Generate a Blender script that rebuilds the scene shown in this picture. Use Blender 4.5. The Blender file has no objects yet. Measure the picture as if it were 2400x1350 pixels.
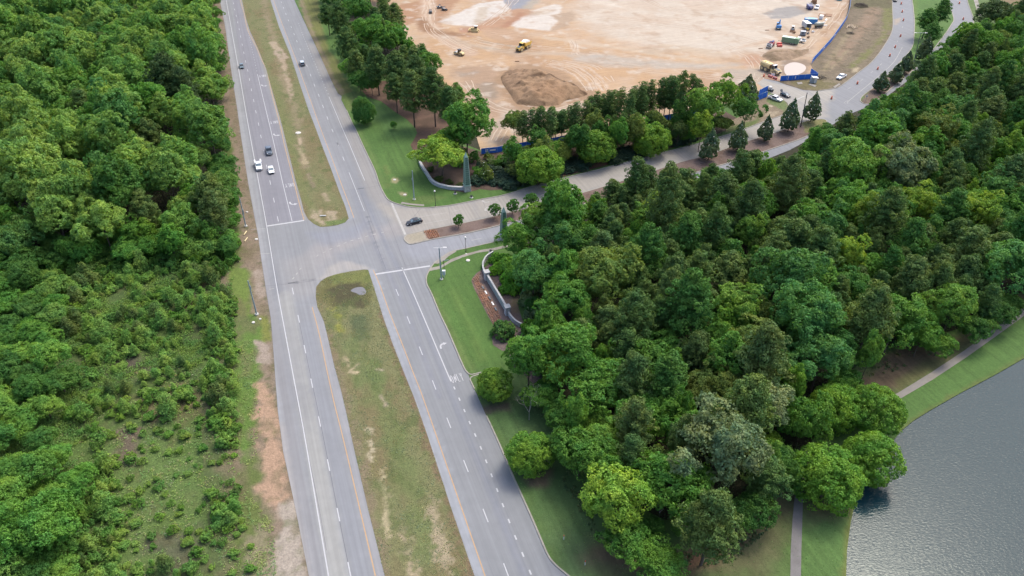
import bpy, bmesh, math, random
import numpy as np
from mathutils import Vector, Matrix, geometry
R = math.radians
sc = bpy.context.scene
C = sc.collection
rnd = random.Random(7)

# ------------------------------------------------------------ camera, sky, sun, exposure
CAM_H, FOC = 114.5, 1750.0                       # metres above the road, focal length in 2400-px units
PITCH = math.atan(1286.0 / FOC)
SP, CP = math.sin(PITCH), math.cos(PITCH)
cam_d = bpy.data.cameras.new('camera')
cam = bpy.data.objects.new('camera', cam_d)
C.objects.link(cam)
cam.location = (0, 0, CAM_H)
cam.rotation_euler = (R(90) - PITCH, 0, 0)
cam_d.sensor_width = 36.0
cam_d.lens = 36.0 * FOC / 2400.0
cam_d.clip_start = 1.0
cam_d.clip_end = 20000.0
sc.camera = cam
SUN_EL, SUN_AZ = R(57), R(42)                     # ahead of the camera and to its right
world = bpy.data.worlds.new('World')
sc.world = world
world.use_nodes = True
wn = world.node_tree
wn.nodes.clear()
sky = wn.nodes.new('ShaderNodeTexSky')
sky.sky_type = 'NISHITA'
sky.sun_disc = False
sky.sun_elevation = SUN_EL
sky.sun_rotation = SUN_AZ
sky.altitude = 150
sky.air_density = 0.75
sky.dust_density = 4.5
sky.ozone_density = 1.0
bg = wn.nodes.new('ShaderNodeBackground')
bg.inputs['Strength'].default_value = 0.15
wo = wn.nodes.new('ShaderNodeOutputWorld')
wn.links.new(sky.outputs[0], bg.inputs[0])
wn.links.new(bg.outputs[0], wo.inputs[0])
sun_d = bpy.data.lights.new('sun', 'SUN')
sun_d.energy = 0.54
sun_d.angle = R(14)
sun_d.color = (1.0, 1.0, 0.80)
sun = bpy.data.objects.new('sun', sun_d)
C.objects.link(sun)
sun_dir = Vector((math.sin(SUN_AZ) * math.cos(SUN_EL), math.cos(SUN_AZ) * math.cos(SUN_EL), math.sin(SUN_EL)))
sun.rotation_euler = sun_dir.to_track_quat('Z', 'Y').to_euler()
sun.location = (0, 0, 300)
sc.view_settings.view_transform = 'Standard'
sc.view_settings.look = 'None'
sc.view_settings.exposure = 1.41
sc.view_settings.gamma = 1.0
sc.cycles.max_bounces = 7
sc.cycles.diffuse_bounces = 5
sc.cycles.glossy_bounces = 3
sc.cycles.transmission_bounces = 4
sc.cycles.caustics_reflective = False
sc.cycles.caustics_refractive = False

# ------------------------------------------------------------ helpers
def at(px, py, z=0.0):
    """ground (or height z) point that the photograph shows at pixel px, py of 2400 x 1350"""
    u, v = px - 1200.0, py - 675.0
    k = (CAM_H - z) / (FOC * SP + v * CP)
    return Vector((u * k, (FOC * CP - v * SP) * k, z))

def pix(x, y, z=0.0):
    d = CAM_H - z
    f = y * CP + d * SP
    return 1200 + FOC * x / f, 675 + FOC * (d * CP - y * SP) / f

def pole_h(bx, by, ty):
    """height above ground point bx, by of something straight above it seen at picture row ty"""
    p = at(bx, by); lo, hi = 0.0, 60.0
    for _ in range(40):
        m = (lo + hi) / 2
        if pix(p.x, p.y, m)[1] > ty: lo = m
        else: hi = m
    return lo

def ats(pts, z=0.0):
    return [at(a, b, z) for a, b in pts]

KE = 2.4                                          # light that reaches level ground x exposure
def lin(c):
    c = c / 255.0
    return c / 12.92 if c <= 0.04045 else ((c + 0.055) / 1.055) ** 2.4
def A(r, g, b, k=None):
    """surface base colour of something that level ground light shows as r, g, b"""
    k = k or KE
    r, g, b = (0.95 * c + 13 for c in (r, g, b))
    return (lin(r) / k, lin(g) / k, lin(b) / k)

def tag(o, label=None, cat=None, group=None, kind=None):
    if label: o['label'] = label
    if cat: o['category'] = cat
    if group: o['group'] = group
    if kind: o['kind'] = kind
    return o

def link(name, me, m=None, parent=None, loc=(0, 0, 0), rot=0.0):
    o = bpy.data.objects.new(name, me)
    if m is not None and me is not None and not me.materials:
        for x in (m if isinstance(m, (list, tuple)) else [m]):
            me.materials.append(x)
    o.location = loc
    o.rotation_euler = (0, 0, rot)
    if parent: o.parent = parent
    C.objects.link(o)
    return o

def empty(name, loc, rot=0.0, label=None, cat=None, group=None):
    o = bpy.data.objects.new(name, None)
    o.empty_display_size = 0.5
    o.location = loc
    o.rotation_euler = (0, 0, rot)
    C.objects.link(o)
    return tag(o, label, cat, group)

def mesh_np(name, verts, faces, smooth=False):
    """verts (N,3) and faces (M,k) numpy arrays -> mesh"""
    me = bpy.data.meshes.new(name)
    n, (m, k) = len(verts), faces.shape
    me.vertices.add(n)
    me.vertices.foreach_set('co', np.asarray(verts, np.float32).ravel())
    me.loops.add(m * k)
    me.loops.foreach_set('vertex_index', faces.astype(np.int32).ravel())
    me.polygons.add(m)
    me.polygons.foreach_set('loop_start', np.arange(0, m * k, k, dtype=np.int32))
    me.polygons.foreach_set('loop_total', np.full(m, k, np.int32))
    if smooth: me.polygons.foreach_set('use_smooth', np.ones(m, bool))
    me.update(calc_edges=True)
    return me

def mat(name, col, rough=0.6, metal=0.0, var=0.0, vs=3.0, spec=None, coat=0.0, emit=None):
    m = bpy.data.materials.new(name)
    m.use_nodes = True
    nt = m.node_tree
    b = nt.nodes['Principled BSDF']
    b.inputs['Base Color'].default_value = (*col, 1)
    b.inputs['Roughness'].default_value = rough
    b.inputs['Metallic'].default_value = metal
    if spec is not None: b.inputs['Specular IOR Level'].default_value = spec
    if coat: b.inputs['Coat Weight'].default_value = coat
    if var:
        tc = nt.nodes.new('ShaderNodeTexCoord')
        n = nt.nodes.new('ShaderNodeTexNoise')
        n.inputs['Scale'].default_value = vs
        n.inputs['Detail'].default_value = 5
        nt.links.new(tc.outputs['Object'], n.inputs['Vector'])
        r = nt.nodes.new('ShaderNodeMapRange')
        r.inputs['From Min'].default_value = 0.3
        r.inputs['From Max'].default_value = 0.7
        r.inputs['To Min'].default_value = 1 - var
        r.inputs['To Max'].default_value = 1 + var
        nt.links.new(n.outputs['Fac'], r.inputs['Value'])
        mx = nt.nodes.new('ShaderNodeVectorMath')
        mx.operation = 'SCALE'
        mx.inputs[0].default_value = col
        nt.links.new(r.outputs[0], mx.inputs['Scale'])
        nt.links.new(mx.outputs[0], b.inputs['Base Color'])
    return m

def mat_ground(name, scales, tint=None, tint_scale=0.3, tint_amt=0.0, streak=None, rough=0.95, bump=0.0, bump_scale=2.0):
    """base colour from the 'Col' attribute, broken up by noise of several sizes; streak = (across, along, amount) in road coordinates"""
    m = bpy.data.materials.new(name)
    m.use_nodes = True
    nt = m.node_tree
    N, L = nt.nodes, nt.links
    b = N['Principled BSDF']
    b.inputs['Roughness'].default_value = rough
    b.inputs['Specular IOR Level'].default_value = 0.25
    col = N.new('ShaderNodeVertexColor')
    col.layer_name = 'Col'
    cur = col.outputs['Color']
    geo = N.new('ShaderNodeNewGeometry')
    def noise(scale, vec, detail=4, rg=0.6):
        n = N.new('ShaderNodeTexNoise')
        n.inputs['Scale'].default_value = scale
        n.inputs['Detail'].default_value = detail
        n.inputs['Roughness'].default_value = rg
        L.new(vec, n.inputs['Vector'])
        return n.outputs['Fac']
    if tint:
        rr = N.new('ShaderNodeMapRange')
        rr.inputs['From Min'].default_value = 0.45
        rr.inputs['From Max'].default_value = 0.65
        rr.inputs['To Max'].default_value = tint_amt
        L.new(noise(tint_scale, geo.outputs['Position'], 6, 0.7), rr.inputs['Value'])
        mx = N.new('ShaderNodeMix')
        mx.data_type = 'RGBA'
        L.new(rr.outputs[0], mx.inputs['Factor'])
        L.new(cur, mx.inputs[6])
        mx.inputs[7].default_value = (*tint, 1)
        cur = mx.outputs[2]
    lst = [(s, a, geo.outputs['Position']) for s, a in scales]
    if streak:
        uv = N.new('ShaderNodeUVMap')
        mp = N.new('ShaderNodeMapping')
        mp.inputs['Scale'].default_value = (streak[0], streak[1], 1)
        L.new(uv.outputs[0], mp.inputs['Vector'])
        lst.append((1.0, streak[2], mp.outputs[0]))
    for s, a, vec in lst:
        rr = N.new('ShaderNodeMapRange')
        rr.inputs['From Min'].default_value = 0.25
        rr.inputs['From Max'].default_value = 0.75
        rr.inputs['To Min'].default_value = 1 - a
        rr.inputs['To Max'].default_value = 1 + a
        L.new(noise(s, vec), rr.inputs['Value'])
        v = N.new('ShaderNodeVectorMath')
        v.operation = 'SCALE'
        L.new(cur, v.inputs[0])
        L.new(rr.outputs[0], v.inputs['Scale'])
        cur = v.outputs[0]
    L.new(cur, b.inputs['Base Color'])
    if bump:
        bp = N.new('ShaderNodeBump')
        bp.inputs['Strength'].default_value = bump
        bp.inputs['Distance'].default_value = 0.2
        L.new(noise(bump_scale, geo.outputs['Position'], 5, 0.65), bp.inputs['Height'])
        L.new(bp.outputs[0], b.inputs['Normal'])
    return m

# ---- numpy noise, distances
_perm = np.random.default_rng(3).random((256, 256))
def vnoise(x, y):
    xi, yi = np.floor(x).astype(int), np.floor(y).astype(int)
    fx, fy = x - xi, y - yi
    fx, fy = fx * fx * (3 - 2 * fx), fy * fy * (3 - 2 * fy)
    a = _perm[xi & 255, yi & 255]; b = _perm[(xi + 1) & 255, yi & 255]
    c = _perm[xi & 255, (yi + 1) & 255]; d = _perm[(xi + 1) & 255, (yi + 1) & 255]
    return (a * (1 - fx) + b * fx) * (1 - fy) + (c * (1 - fx) + d * fx) * fy
def fbm(x, y, o=4):
    s, a, t = 0, 0.5, 0
    for k in range(o):
        s = s + a * vnoise(x * 2 ** k + 17.3 * k, y * 2 ** k + 9.1 * k); t += a; a *= 0.55
    return s / t                                   # 0..1

def seg_dist(P, poly, closed):
    Q = np.asarray(poly, float)
    n = len(Q)
    best = np.full(len(P), 1e9)
    for i in range(n if closed else n - 1):
        a, b = Q[i], Q[(i + 1) % n]
        ab = b - a
        t = np.clip(((P - a) @ ab) / max(ab @ ab, 1e-9), 0, 1)
        d = np.hypot(P[:, 0] - a[0] - t * ab[0], P[:, 1] - a[1] - t * ab[1])
        best = np.minimum(best, d)
    return best
def inside(P, poly):
    Q = np.asarray(poly, float)
    r = np.zeros(len(P), bool)
    n = len(Q)
    for i in range(n):
        (x0, y0), (x1, y1) = Q[i], Q[(i + 1) % n]
        if y0 == y1: continue
        c = ((y0 > P[:, 1]) != (y1 > P[:, 1])) & (P[:, 0] < (x1 - x0) * (P[:, 1] - y0) / (y1 - y0) + x0)
        r ^= c
    return r
def sdist(P, poly):                               # positive inside
    d = seg_dist(P, poly, True)
    return np.where(inside(P, poly), d, -d)

PHI = math.atan(778 * CP / FOC)                    # the highway's heading, left of straight ahead
RD = np.array([-math.sin(PHI), math.cos(PHI)])
RN = np.array([math.cos(PHI), math.sin(PHI)])

def catmull(pts, n=6, closed=False):
    P = [Vector((p[0], p[1], 0)) for p in pts]
    out = []
    m = len(P)
    for i in range(m if closed else m - 1):
        if closed: a, b, c, d = P[i - 1], P[i], P[(i + 1) % m], P[(i + 2) % m]
        else: a, b, c, d = P[max(i - 1, 0)], P[i], P[i + 1], P[min(i + 2, m - 1)]
        for k in range(n):
            t = k / n
            out.append(0.5 * ((2 * b) + (c - a) * t + (2 * a - 5 * b + 4 * c - d) * t * t + (3 * b - a - 3 * c + d) * t ** 3))
    if not closed: out.append(P[-1])
    return [(p.x, p.y) for p in out]

# ---- ground zones: a fine sheet inside an outline, coloured by a list of paint ops
def W(pts):                                        # photograph pixels -> ground x, y
    return [tuple(at(a, b).xy) for a, b in pts]

def zone(name, outline, step, z, base, ops, material, height=None, smooth=False):
    poly = W(outline)
    if smooth: poly = catmull(poly, 4, True)
    # split long edges
    bd = []
    for i, p in enumerate(poly):
        q = poly[(i + 1) % len(poly)]
        n = max(1, int(math.dist(p, q) / (step * 1.5)))
        bd += [(p[0] + (q[0] - p[0]) * k / n, p[1] + (q[1] - p[1]) * k / n) for k in range(n)]
    B = np.array(bd)
    lo, hi = B.min(0), B.max(0)
    gx, gy = np.meshgrid(np.arange(lo[0], hi[0], step), np.arange(lo[1], hi[1], step))
    rg = np.random.default_rng(len(bd))
    G = np.stack([gx.ravel(), gy.ravel()], 1) + rg.uniform(-.3, .3, (gx.size, 2)) * step
    # keep only what lies near the view
    f = G[:, 1] * CP + CAM_H * SP
    px = 1200 + FOC * G[:, 0] / f
    py = 675 + FOC * (CAM_H * CP - G[:, 1] * SP) / f
    G = G[(px > -260) & (px < 2660) & (py > -90) & (py < 1560)]
    G = G[inside(G, bd)]
    G = G[seg_dist(G, bd, True) > step * 0.45]
    pts = [Vector(p) for p in bd] + [Vector(p) for p in G]
    n = len(bd)
    co, ed, fa, *_ = geometry.delaunay_2d_cdt(pts, [(i, (i + 1) % n) for i in range(n)], [list(range(n))], 1, 1e-4)
    V = np.array([(c.x, c.y) for c in co])
    F = np.array([t for t in fa if len(t) == 3], np.int32)
    Z = np.full(len(V), float(z))
    if height is not None: Z = Z + height(V)
    me = mesh_np(name, np.column_stack([V, Z]), F, smooth=height is not None)
    col = np.tile(np.array(base, float), (len(V), 1))
    for op in ops:
        col = op(V, col)
    ca = me.color_attributes.new('Col', 'FLOAT_COLOR', 'POINT')
    ca.data.foreach_set('color', np.column_stack([col, np.ones(len(V))]).astype(np.float32).ravel())
    li = np.empty(len(me.loops), np.int32)
    me.loops.foreach_get('vertex_index', li)
    uv = me.uv_layers.new(name='UVMap')
    st = np.column_stack([V @ RN, V @ RD])[li]
    uv.data.foreach_set('uv', st.astype(np.float32).ravel())
    o = link(name, me, material)
    o['kind'] = 'structure'
    return o

def _blend(col, m, c):
    return col * (1 - m[:, None]) + np.array(c)[None, :] * m[:, None]
def blob(pts, c, soft=0.5, rough=0.0, rs=0.35, amt=1.0):
    poly = W(pts)
    def op(V, col):
        d = sdist(V, poly)
        if rough: d = d + (fbm(V[:, 0] * rs, V[:, 1] * rs) - 0.5) * 4 * rough
        return _blend(col, np.clip(d / soft + 0.5, 0, 1) * amt, c)
    return op
def stroke(pts, w, c, soft=0.5, rough=0.0, rs=0.35, amt=1.0):
    line = W(pts)
    def op(V, col):
        d = w / 2 - seg_dist(V, line, False)
        if rough: d = d + (fbm(V[:, 0] * rs, V[:, 1] * rs) - 0.5) * 4 * rough
        return _blend(col, np.clip(d / soft + 0.5, 0, 1) * amt, c)
    return op
def mottle(c, scale, lo=0.5, hi=0.7, amt=1.0, along=1.0, seed=0.0):
    """patches of another colour; along < 1 stretches them along the highway"""
    def op(V, col):
        t, s = V @ RN, V @ RD
        n = fbm(t * scale + seed, s * scale * along + seed * 1.7, 5)
        return _blend(col, np.clip((n - lo) / (hi - lo), 0, 1) * amt, c)
    return op
# ------------------------------------------------------------ ground, roads, water
M_ASPH = mat_ground('worn asphalt', [(9.0, 0.05), (0.5, 0.05), (0.08, 0.05)], streak=(1.5, 0.02, 0.13), rough=0.85)
M_VERGE = mat_ground('roadside weeds and dirt', [(2.4, 0.26), (0.9, 0.2)], bump=0.6, bump_scale=3.0)
M_LAWN = mat_ground('mown lawn', [(2.2, 0.16), (0.7, 0.12), (0.12, 0.08)], streak=(0.8, 0.025, 0.22), bump=0.3, bump_scale=5.0)
M_SITE = mat_ground('graded earth', [(2.5, 0.07), (0.45, 0.07), (0.1, 0.05)], streak=(0.045, 0.7, 0.10), bump=0.5, bump_scale=1.2)
M_MULCH = mat_ground('bark mulch', [(7.0, 0.25), (1.5, 0.12)], bump=0.5, bump_scale=6.0)
M_CONC = mat_ground('pale concrete', [(6.0, 0.06), (0.8, 0.10)], rough=0.85)
M_SCRUB = mat_ground('scrub floor', [(3.5, 0.35), (0.9, 0.25)], bump=0.9, bump_scale=2.5)
M_FLOOR = mat_ground('woodland floor', [(2.5, 0.3), (0.5, 0.25)], bump=0.6, bump_scale=2.0)

# wide base ground to the horizon
bm = bmesh.new()
NB = 60
for i in range(NB + 1):
    for j in range(NB + 1):
        bm.verts.new(((i - NB / 2) * 160, (j - NB / 2) * 160 + 200, -0.12))
bm.verts.ensure_lookup_table()
for i in range(NB):
    for j in range(NB):
        a = i * (NB + 1) + j
        bm.faces.new([bm.verts[k] for k in (a, a + NB + 1, a + NB + 2, a + 1)])
me = bpy.data.meshes.new('ground'); bm.to_mesh(me); bm.free()
ca = me.color_attributes.new('Col', 'FLOAT_COLOR', 'POINT')
ca.data.foreach_set('color', np.tile(np.array([0.030, 0.030, 0.016, 1.0], np.float32), len(me.vertices)))
link('ground', me, M_FLOOR)['kind'] = 'structure'

# traced lines -------------------------------------------------
HW_LEFT = [(503, -60), (515, 0), (528, 63), (541.7, 164), (555.6, 252), (566, 327), (581.6, 427), (597, 512), (604.7, 550), (613.5, 615), (625.3, 691), (635, 748), (643, 851), (651, 962), (664, 1060), (690, 1180), (724, 1350), (758, 1520)]
KERB_S = [(1420, 1520), (1345, 1360), (1324, 1343), (1302, 1324), (1285, 1303), (1267, 1262), (1250, 1222), (1229, 1175), (1200, 1111), (1170, 1040), (1140, 975), (1112, 912), (1103, 891), (1099, 880), (1086, 859), (1068, 817), (1049, 773), (1031, 735.6), (1011.6, 689), (1001, 668), (999, 652), (1004.5, 637), (1017, 618), (1033, 606), (1049, 595), (1067, 588), (1090, 583), (1129, 574), (1156, 568), (1215, 553)]
OUT_S = [(1290, 530), (1400, 500), (1550, 455), (1700, 405), (1800, 372), (1850, 352), (1900, 325), (1940, 300), (1985, 270), (2030, 252), (2080, 225), (2140, 180), (2210, 120), (2272, 75), (2281.7, 50), (2276.7, 30), (2266.7, 0), (2255, -60)]
NE_L = [(2090, -60), (2091, 0), (2093, 58), (2088, 80), (2075, 103), (2058, 128), (2038, 150), (2008, 173), (1975, 198), (1957, 207), (1917, 213), (1883, 211), (1842, 198), (1820, 190), (1790, 184)]
KERB_N = [(1775, 195), (1800, 215), (1840, 237), (1848, 248), (1846, 258), (1833, 270), (1808, 279), (1756, 298), (1717, 312), (1683, 322), (1642, 335), (1600, 346), (1500, 372), (1400, 398), (1300, 423), (1250, 436), (1182, 457), (1129, 467), (1058, 481), (1022, 485), (994, 487), (960, 485), (939, 480), (918, 473), (905, 462), (890, 433), (878, 398), (853, 346), (832, 300), (827, 292), (812, 258), (800, 234), (801, 225), (792, 219), (772, 179), (747, 123), (719, 63), (690, 0), (664, -60)]
WL = [(518, -60), (530, 0), (556, 144), (583, 300), (609, 442), (625, 529), (647, 663), (661, 740), (691, 900), (717, 1040), (770, 1350), (800, 1520)]
YL_U = [(551, -60), (563, 0), (572, 30), (580.8, 70.5), (601, 111), (613.5, 141), (625, 164), (636, 214), (653.8, 282), (666.4, 339), (680, 392), (693.3, 444.4), (703, 483), (712.6, 515.7)]
YL_L = [(731.6, 719.6), (743, 762), (753.8, 808), (768.9, 880), (784.4, 949), (806.7, 1037.8), (880, 1350), (919, 1520)]
YR_U = [(622, -60), (641, 0), (667.7, 73), (694, 141), (714, 196.5), (732, 247), (751, 300), (776, 365.5), (797, 423), (814.7, 469.5), (829.5, 510)]
YR_L = [(874.7, 632.4), (891.6, 671.6), (913.8, 733.8), (942, 804.4), (971, 880), (999, 953), (1137, 1350), (1196, 1520)]
MED_U = [(545, -60), (567, 0), (577, 45), (586, 73), (603.4, 111), (613.5, 136), (623.6, 161), (636, 205), (654, 268), (662.5, 300), (680, 371), (693, 423), (707, 473), (712.6, 496), (722, 514), (735.7, 525), (751, 532), (770, 531), (789.6, 528), (809, 521.5), (817.5, 512), (808.9, 483), (793.5, 444.4), (776, 396), (755, 342), (739.5, 300), (721.8, 254), (701.7, 194), (681.5, 131), (654, 63), (633.7, 0), (614, -60)]
MED_L = [(863, 632.4), (853, 631.6), (821, 636), (787.6, 643), (766, 650), (752, 659), (741.3, 672), (740, 695), (744, 720), (759, 753), (766.7, 784), (782, 851), (800, 918), (813, 973), (826.7, 1038), (862, 1190), (902, 1350), (944, 1520), (1168, 1520), (1112, 1350), (1057, 1190), (1000, 1015), (971, 933), (937.8, 851), (919, 803), (897.8, 742.7), (876.4, 673)]
ISLAND_N = [(951, 553), (960, 549), (992, 542), (1040, 531.6), (1088, 522.7), (1146.7, 510), (1210.7, 494), (1300, 471), (1400, 442), (1500, 411), (1600, 379), (1637, 370), (1687, 354), (1746, 333), (1821, 310), (1871, 290), (1905, 281), (1930, 280)]
ISLAND_S = [(1938, 286), (1925, 300), (1885, 322), (1800, 352), (1700, 384), (1600, 413), (1500, 442), (1400, 470), (1300, 496), (1210.7, 518), (1123.6, 540), (1075.6, 549.8), (1034.7, 557), (1004.5, 563), (965, 572), (953, 568), (947.6, 560)]
NE_ISLE = [(2018, 239), (2017, 232), (2025, 222), (2060, 195), (2105, 150), (2137, 112), (2142, 80), (2143, 50), (2140, 15), (2134, -60), (2212, -60), (2222, 0), (2235, 42), (2230, 57), (2215, 80), (2180, 125), (2140, 165), (2080, 215), (2050, 240), (2030, 244)]

# road sheet with wear painted as different ages of surfacing
asph = A(169, 172, 175)
road_ops = [
    mottle(A(176, 177, 181), 0.05, 0.4, 0.7, 0.6, 0.3),
    # left carriageway, upper lanes a little darker
    blob([(530, -60), (545, 0), (583, 300), (625, 527), (713, 515), (666, 340), (601, 111), (555, -60)], A(165, 165, 173), 1.0),
    # lower left: slow lane bleached, fast lane bluer
    stroke([(668, 690), (706, 900), (742, 1080), (792, 1350), (820, 1520)], 3.4, A(193, 193, 188), 1.0),
    stroke([(716, 760), (746, 900), (790, 1090), (850, 1350), (890, 1520)], 3.0, A(172, 175, 180), 0.8),
    # outer shoulder strips of loose chippings
    stroke([(507, -60), (519, 0), (532, 63), (546, 164), (560, 252), (571, 327), (587, 427), (603, 512), (619, 615), (631, 691), (641, 748), (649, 851), (657, 962), (670, 1060), (698, 1190), (732, 1350), (765, 1520)], 1.9, A(188, 190, 193), 0.8, 0.25, 0.5),
    stroke([(662, 1000), (690, 1150), (728, 1330), (750, 1450)], 3.0, A(195, 190, 186), 1.5, 0.5, 0.4, 0.8),
    stroke([(612, 615), (640, 748), (663, 900), (690, 1060), (745, 1350)], 2.2, A(174, 174, 176), 0.8),
    # inner gravel shoulders beside the median
    stroke([(618, -60), (637, 0), (660, 68), (688, 136), (708, 195), (727, 250), (745, 300), (765, 352), (785, 408), (805, 476), (822, 512)], 2.2, A(184, 188, 194), 0.6, 0.2),
    stroke([(869, 634), (884, 672), (906, 738), (930, 803), (954, 865), (985, 943), (1068, 1190), (1124, 1350), (1182, 1520)], 1.8, A(190, 194, 200), 0.5, 0.25),
    stroke([(738, 722), (751, 765), (762, 808), (776, 870), (792, 935), (818, 1038), (891, 1350), (932, 1520)], 1.9, A(184, 184, 186), 0.5, 0.25),
    stroke([(548, -60), (565, 0), (582, 70), (606, 118), (621, 158), (633, 205), (655, 275), (672, 340), (700, 448), (716, 514)], 0.8, A(186, 182, 174), 0.3, 0.15),
    # turning lane by the upper lawn, dusted tan
    blob([(720, 95), (747, 123), (772, 179), (801, 222), (827, 290), (853, 346), (890, 433), (918, 473), (905, 500), (870, 470), (850, 425), (806, 306), (772, 228)], A(182, 179, 175), 2.5, 0.4),
    # junction: tan dust swept in an arc from the side road
    blob([(890, 478), (960, 486), (1060, 482), (1250, 437), (1500, 373), (1756, 299), (1840, 262), (1850, 245), (1935, 225), (1940, 275), (1871, 291), (1637, 372), (1400, 444), (1210, 496), (1040, 533), (960, 552), (930, 545)], A(198, 192, 182), 3.0, 0.6),
    blob([(700, 610), (760, 560), (860, 535), (940, 520), (960, 548), (880, 560), (800, 590), (760, 625), (720, 650), (690, 660)], A(190, 186, 184), 4.0, 0.8, amt=0.9),
    blob([(660, 610), (740, 590), (760, 640), (735, 690), (700, 700), (670, 680)], A(184, 183, 182), 4.0, 0.6, amt=0.8),
    blob([(720, 545), (800, 540), (870, 515), (840, 560), (760, 575)], A(170, 174, 184), 2.5, 0.5, amt=0.8),
    blob([(770, 628), (800, 612), (850, 622), (870, 630), (800, 640), (755, 652)], A(204, 198, 190), 1.0, 0.5, amt=0.8),
    blob([(947, 575), (1030, 560), (1130, 542), (1200, 525), (1160, 560), (1050, 592), (990, 610), (950, 600)], A(180, 183, 190), 3.0, 0.4),
    stroke([(845, 440), (880, 520), (905, 575), (960, 680), (1010, 800), (1060, 930), (1190, 1250), (1260, 1430)], 1.0, A(160, 164, 174), 1.2),
    stroke([(826, 445), (855, 520), (885, 590), (935, 690), (980, 800), (1030, 930)], 0.9, A(164, 167, 176), 1.0),
    # seams and cracks
    stroke([(860, 505), (880, 570), (905, 630)], 0.22, A(118, 120, 126), 0.25, 0.05, 1.0, 0.8),
    stroke([(655, 668), (735, 655), (700, 660)], 0.25, A(130, 130, 134), 0.25),
    # far NE road bluish; dusty junction
    blob([(2000, 180), (2058, 128), (2093, 58), (2090, -60), (2300, -60), (2290, 80), (2140, 200), (2020, 260), (1960, 262), (1950, 225)], A(172, 174, 178), 2.0),
    blob([(1775, 190), (1842, 198), (1883, 211), (1917, 213), (1957, 207), (1950, 235), (1900, 250), (1846, 250), (1800, 216)], A(204, 198, 186), 3.0, 0.6),
    blob([(1790, 182), (1760, 200), (1800, 215), (1840, 237), (1850, 222)], A(206, 198, 184), 2.0, 0.5),
    blob([(2095, 45), (2110, 42), (2112, 52), (2097, 58)], A(206, 190, 170), 1.0, 0.5),
    blob([(1820, 335), (1850, 325), (1860, 345), (1820, 362), (1700, 402), (1700, 385)], A(170, 173, 180), 2.0),
    mottle(A(158, 160, 168), 0.25, 0.62, 0.78, 0.35, 0.15, 5.0),
]
zone('road', HW_LEFT + KERB_S + OUT_S + NE_L + KERB_N, 0.85, 0.0, asph, road_ops, M_ASPH)

# verge between the highway and the left wood, running on into the scrub
green1, green2, brown = A(112, 136, 62), A(86, 124, 52), A(150, 132, 106)
verge_ops = [
    mottle(A(168, 148, 126), 0.25, 0.35, 0.6, 0.8, 0.3),
    blob([(520, 330), (540, 330), (556, 500), (566, 640), (600, 760), (605, 900), (600, 1000), (560, 1000), (540, 600)], A(110, 134, 58), 1.5, 0.8),
    blob([(540, 630), (578, 625), (590, 760), (560, 790), (520, 800)], A(126, 150, 66), 1.5, 0.8),
    blob([(540, 740), (600, 740), (625, 760), (620, 830), (590, 960), (585, 1080), (560, 1100), (540, 900)], A(112, 146, 62), 1.5, 1.0),
    blob([(608, 738), (640, 742), (640, 800), (618, 800)], A(148, 154, 74), 1.0, 0.5),
    blob([(598, 800), (630, 806), (634, 855), (604, 850)], A(196, 178, 160), 0.8, 0.6),
    blob([(600, 625), (622, 640), (630, 690), (605, 700)], A(190, 172, 152), 1.2, 0.8),
    blob([(604, 900), (645, 930), (655, 1010), (668, 1090), (672, 1180), (650, 1200), (612, 1170), (600, 1140), (622, 1060), (606, 985)], A(216, 178, 146), 1.2, 1.4, 0.5, 0.88),
    blob([(655, 1180), (690, 1180), (722, 1350), (735, 1480), (640, 1480), (630, 1350), (640, 1260), (665, 1230)], A(204, 190, 172), 1.2, 1.0),
    blob([(560, 1100), (605, 1060), (605, 1160), (640, 1230), (625, 1350), (580, 1500), (540, 1350)], A(118, 134, 68), 1.5, 1.2),
    blob([(570, 1250), (625, 1230), (640, 1350), (600, 1420), (560, 1350)], A(176, 160, 132), 1.5, 1.5, 0.6, 0.7),
    stroke([(518, 0), (535, 100), (556, 252), (588, 450), (607, 545), (622, 660), (640, 800), (652, 950)], 0.7, A(160, 148, 132), 0.6, 0.3),
    stroke([(470, 640), (492, 760), (462, 960), (474, 1150), (500, 1350), (530, 1520)], 9.0, A(102, 120, 66), 4.0, 1.5, 0.3),
    mottle(A(132, 122, 88), 0.35, 0.52, 0.7, 0.6, 0.5, 3.0),
    mottle(A(96, 112, 52), 0.6, 0.60, 0.75, 0.5, 1.0, 8.0),
]
zone('roadside_ground', [(480, -60), (494, 0), (505, 150), (515, 330), (532, 500), (545, 600), (520, 640), (500, 760), (470, 960), (480, 1150), (500, 1350), (520, 1520), (790, 1520), (760, 1350), (700, 1170), (670, 1000), (660, 850), (650, 748), (640, 691), (625, 600), (612, 512), (597, 427), (580, 327), (556, 164), (540, 63), (525, -60)], 0.55, -0.05, brown, verge_ops, M_VERGE)

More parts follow.
